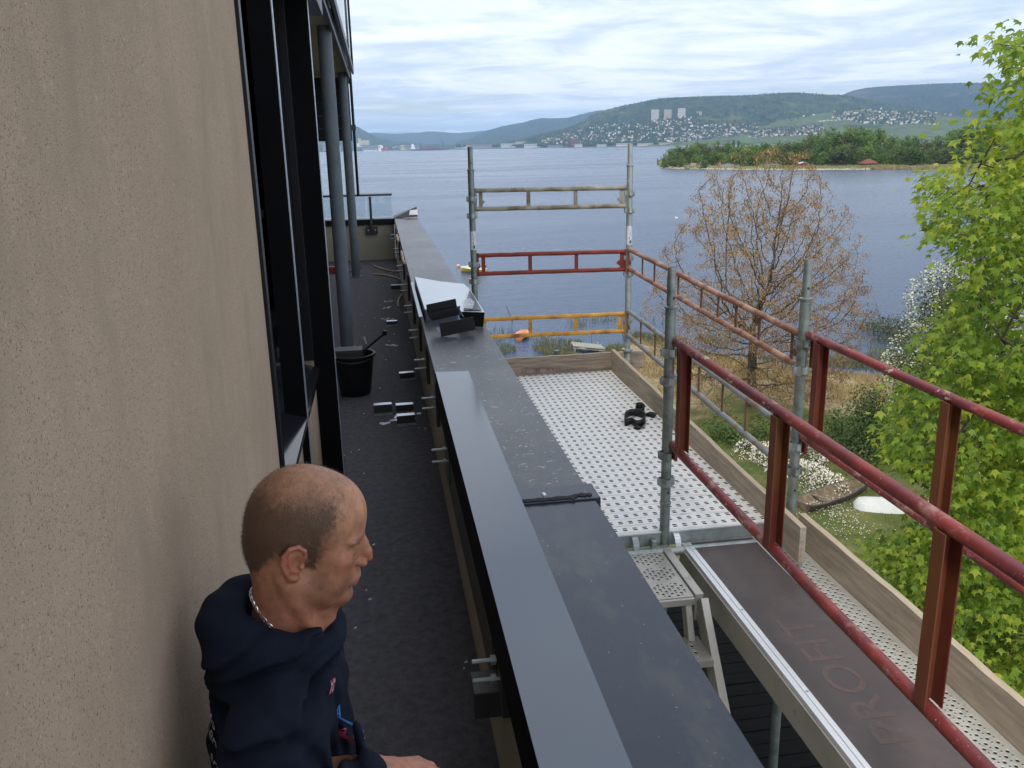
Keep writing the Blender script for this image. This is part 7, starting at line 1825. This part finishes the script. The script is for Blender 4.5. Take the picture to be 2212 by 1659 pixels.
    for _ in range(26000):
        i = r_.choice(sel)
        if r_.random() > st[i] * 1.2: continue
        p = Vector(allV[i]) + Vector((r_.gauss(0, .0012), r_.gauss(0, .0012), r_.gauss(0, .0012))); n_ = Vector(nr[i]); dn_ = Vector(HM3 @ np.array((.25, 0, -.8))); g_ = (n_ + dn_ * .9 + rnd_unit(r_) * .35).normalized(); s_ = n_.cross(g_).normalized() * .00022; l = r_.uniform(.003, .0055); k = len(hv)
        hv += [tuple(p - s_ - n_ * .0008), tuple(p + s_ - n_ * .0008), tuple(p + g_ * l)]; hf_.append((k, k + 1, k + 2))
    hm_ = bpy.data.meshes.new('hair'); hm_.from_pydata([tuple(Vector(v) - world_loc(man)) for v in hv], [], hf_); hm_.materials.append(mat('cropped_brown_hair', (.085, .050, .030), .6, var=.3, scale=60)); ho = link('hair', hm_, man); ho['kind'] = 'stuff'
    # hoodie
    h = Field((-.42, .84, -1.56), (.30, 1.72, -.64), .0050)
    h.ell((-.222, 1.36, -.985), (.122, .180, .170), .02); h.ell((-.215, 1.35, -1.24), (.150, .175, .22), .05); h.cap((-.21, 1.30, -.88), (-.21, 1.42, -.88), .085, .085, .05)
    for (s_, e_, w_) in ((SHN, ELN, WRN), (SHF, ELF, WRF)):
        s_, e_, w_ = map(np.array, (s_, e_, w_)); h.cap((-.21, 1.36, -.900), s_, .082, .074, .045); h.cap(s_, e_, .074, .063, .03); h.cap(e_, e_ + (w_ - e_) * .93, .060, .042, .02)
        h.cap(e_ + (w_ - e_) * .80, e_ + (w_ - e_) * .97, .044, .040, .006)
    # hood lying round the neck: ring thick at the back, its bag, the open throat
    ring = []; nseg = 20
    for i in range(nseg + 1):
        a_ = 2 * math.pi * i / nseg; ca, sa = math.cos(a_), math.sin(a_)
        ring.append((-.206 + .084 * ca - .004, 1.366 + .092 * sa, -.803 + .040 * (-ca * .5 + .5) - .004 * max(0, ca)))
    rr = [.022 + .020 * (.5 - .5 * math.cos(2 * math.pi * i / nseg)) for i in range(nseg + 1)]
    h.chain(ring, rr, .022)
    h.ell((-.280, 1.360, -.812), (.050, .105, .066), .03)
    h.cap((-.282, 1.29, -.775), (-.285, 1.43, -.775), .032, .032, .02)
    h.ell((-.195, 1.366, -.77), (.070, .066, .105), .012, sub=True)
    for (a1, b1, r1) in (((-.10, 1.13, -.90), (-.12, 1.10, -1.06), .010), ((-.14, 1.09, -.88), (-.16, 1.03, -1.04), .009), ((-.085, 1.22, -.90), (-.075, 1.20, -1.1), .010), ((-.20, 1.05, -.92), (-.22, 1.03, -1.08), .009)): h.cap(a1, b1, r1 * .7, r1, .016)
    g = np.meshgrid(*h.ax, indexing='ij', sparse=True)
    h.a += (.0028 * np.sin(g[0] * 46 + 3 * np.sin(g[2] * 21) + g[1] * 15) * np.sin(g[2] * 38 + g[1] * 27) + .0018 * np.sin(g[1] * 83 + g[2] * 55 + 2 * np.sin(g[0] * 40))).astype(np.float32)
    # soft creases: grooves where curved sheets cut the cloth, each limited to a region
    def crease(nrm, pt_, w_, dep, cen, rad, bend=0., br=(0, 0, 1)):
        nrm = np.array(nrm, float); nrm /= np.linalg.norm(nrm); f_ = nrm[0] * (g[0] - pt_[0]) + nrm[1] * (g[1] - pt_[1]) + nrm[2] * (g[2] - pt_[2])
        q_ = br[0] * (g[0] - cen[0]) + br[1] * (g[1] - cen[1]) + br[2] * (g[2] - cen[2]); f_ = f_ + bend * q_ * q_ + .004 * np.sin(g[0] * 60 + g[1] * 50)
        m2 = np.exp(-(((g[0] - cen[0]) ** 2 + (g[1] - cen[1]) ** 2 + (g[2] - cen[2]) ** 2) / rad ** 2) ** 1.5)
        h.a[...] += (dep * m2 * (np.exp(-(f_ / w_) ** 2) - .45 * np.exp(-((f_ - 1.9 * w_) / (1.3 * w_)) ** 2) - .45 * np.exp(-((f_ + 1.9 * w_) / (1.3 * w_)) ** 2))).astype(np.float32)
    crease((-.16, 0, 1), (-.25, 1.25, -.846), .008, .020, (-.24, 1.25, -.84), .20)            # lower edge of the hood
    crease((-.30, .05, 1), (-.20, 1.25, -.792), .006, .011, (-.20, 1.27, -.80), .13)          # roll of the hood
    crease((-.55, .10, .8), (-.29, 1.28, -.79), .006, .010, (-.30, 1.29, -.80), .09)
    crease((.75, .55, .25), (-.150, 1.17, -.93), .008, .012, (-.15, 1.15, -.95), .12, 1.2)    # sleeve over the chest
    crease((.85, .25, .10), (-.105, 1.24, -.95), .008, .011, (-.10, 1.22, -.95), .11, -1.)
    crease((.4, -.2, .9), (-.16, 1.08, -.985), .007, .010, (-.16, 1.07, -.98), .09)
    crease((.6, -.1, .7), (-.16, 1.08, -1.035), .007, .010, (-.16, 1.07, -1.03), .09)
    crease((-.2, .3, .9), (-.20, 1.09, -.935), .006, .006, (-.20, 1.07, -.93), .09)
    crease((.8, .5, -.2), (-.27, 1.16, -.96), .008, .009, (-.27, 1.14, -.97), .11)
    crease((.5, .3, .8), (-.31, 1.23, -.93), .007, .009, (-.31, 1.22, -.94), .09)
    crease((.9, -.2, .35), (-.075, 1.28, -.99), .008, .010, (-.07, 1.27, -.99), .10)
    Vh, Fh = h.mesh(); Vh[:, 0] = np.maximum(Vh[:, 0], WALLX + .004)
    hood = np_mesh('hoodie', Vh, Fh, FABRIC, man, 3)
    # trousers and boots, out of the picture but where he squats
    q = Field((-.42, 1.0, -1.78), (.26, 1.72, -1.14), .009)
    for s_ in (-1, 1):
        hy, ky = 1.35 + s_ * .09, 1.36 + s_ * .17
        q.ell((-.24, hy, -1.42), (.12, .11, .13), .05); q.cap((-.22, hy, -1.42), (.06, ky, -1.36), .085, .062, .03); q.cap((.06, ky, -1.36), (-.04, ky, -1.64), .060, .045, .02)
    Vq, Fq = q.mesh(); np_mesh('trousers', Vq, Fq, JEANS, man, 2)
    q = Field((-.16, 1.08, -1.775), (.22, 1.68, -1.58), .008)
    for s_ in (-1, 1): ky = 1.36 + s_ * .17; q.cap((-.04, ky, -1.70), (.12, ky, -1.725), .045, .034, .02); q.cap((-.04, ky, -1.70), (-.03, ky, -1.62), .045, .045, .02)
    q.ell((0, 1.36, -2.258), (2, 2, .5), .001, sub=True); Vq, Fq = q.mesh(); np_mesh('boots', Vq, Fq, M['bucket'], man, 2)
    # neck chain
    from mathutils.bvhtree import BVHTree
    m_ = MB(); nl = 70
    tree = BVHTree.FromPolygons([tuple(v) for v in allV[:]], [tuple(f) for f in allF[:len(F)]])
    cpath = []
    for i in range(nl + 1):
        a_ = 2 * math.pi * i / nl; dirv = Vector((math.cos(a_), math.sin(a_), 0)); o_ = Vector((-.196, 1.366, -.776 - .060 * math.cos(a_)))
        hit = tree.ray_cast(o_ + dirv * .2, -dirv); cpath.append((hit[0] if hit[0] else o_ + dirv * .06) + dirv * .0022)
    for i in range(nl):
        c = (cpath[i] + cpath[i + 1]) / 2; d = (cpath[i + 1] - cpath[i]); 
        if d.length > .03: continue
        d.normalize(); rad = (c - Vector((-.196, 1.366, c.z))).normalized(); u = d.cross(rad).normalized(); w = rad if i % 2 else u; ring_ = []
        for k in range(9): a_ = 2 * math.pi * k / 8; ring_.append(c + d * .0060 * math.cos(a_) + w * .0032 * math.sin(a_))
        m_.tube(ring_, .0010, 5, cap=False)
    m_.build('neck_chain', mat('silver_chain', (.80, .78, .74), .25, metal=1.0, var=.05), man, smooth=60)
    # printed lettering on the hoodie
    ht = BVHTree.FromPolygons([tuple(v) for v in Vh], [tuple(f) for f in Fh])
    PR = mat('white_flock_print', (.42, .43, .46), .8, var=.3, scale=90); PRB = mat('blue_flock_print', (.02, .14, .42), .8, var=.2, scale=80); PRR = mat('red_flock_print', (.45, .04, .09), .8, var=.2, scale=80)
    def print_on(txt, size, org, D, tilt, mt, nm='lettering', shear=0.):
        me = text_mesh(txt, size); bm = bmesh.new(); bm.from_mesh(me); bmesh.ops.subdivide_edges(bm, edges=[e for e in bm.edges if e.calc_length() > .006], cuts=2); bm.to_mesh(me); bm.free()
        D = Vector(D).normalized(); u = D.cross(Vector((0, 0, 1))).normalized(); v_ = u.cross(D).normalized()
        u2 = u * math.cos(tilt) + v_ * math.sin(tilt); v2 = v_ * math.cos(tilt) - u * math.sin(tilt); off = world_loc(hood); org = Vector(org)
        for v in me.vertices:
            p = org + u2 * (v.co.x + shear * v.co.y) + v2 * v.co.y; hit = ht.ray_cast(p - D * .5, D)
            v.co = ((hit[0] + hit[1] * .0012) if hit[0] else p) - off
        me.materials.clear(); me.materials.append(mt); link(nm, me, hood)
    Db = (.80, .60, 0)
    print_on('g &', .050, (-.335, 1.21, -.885), Db, -.30, PR, shear=.2); print_on('Kensonv!', .036, (-.330, 1.215, -.925), Db, -.32, PR, shear=.25)
    print_on('artstyl', .030, (-.325, 1.215, -.960), Db, -.30, PR, shear=.25); print_on('s', .040, (-.285, 1.16, -.965), Db, -.2, PR)
    Df = (-.72, .69, -.1)
    print_on('IB', .030, (-.092, 1.235, -.845), Df, -.25, PRR, shear=.2); print_on('IB', .024, (-.0925, 1.235, -.845), Df, -.25, PR, shear=.2)
    print_on('A', .032, (-.084, 1.245, -.905), Df, -.3, PRB, shear=.3); print_on('KB', .022, (-.080, 1.24, -.945), Df, -.3, PRR, shear=.3)
build_man()
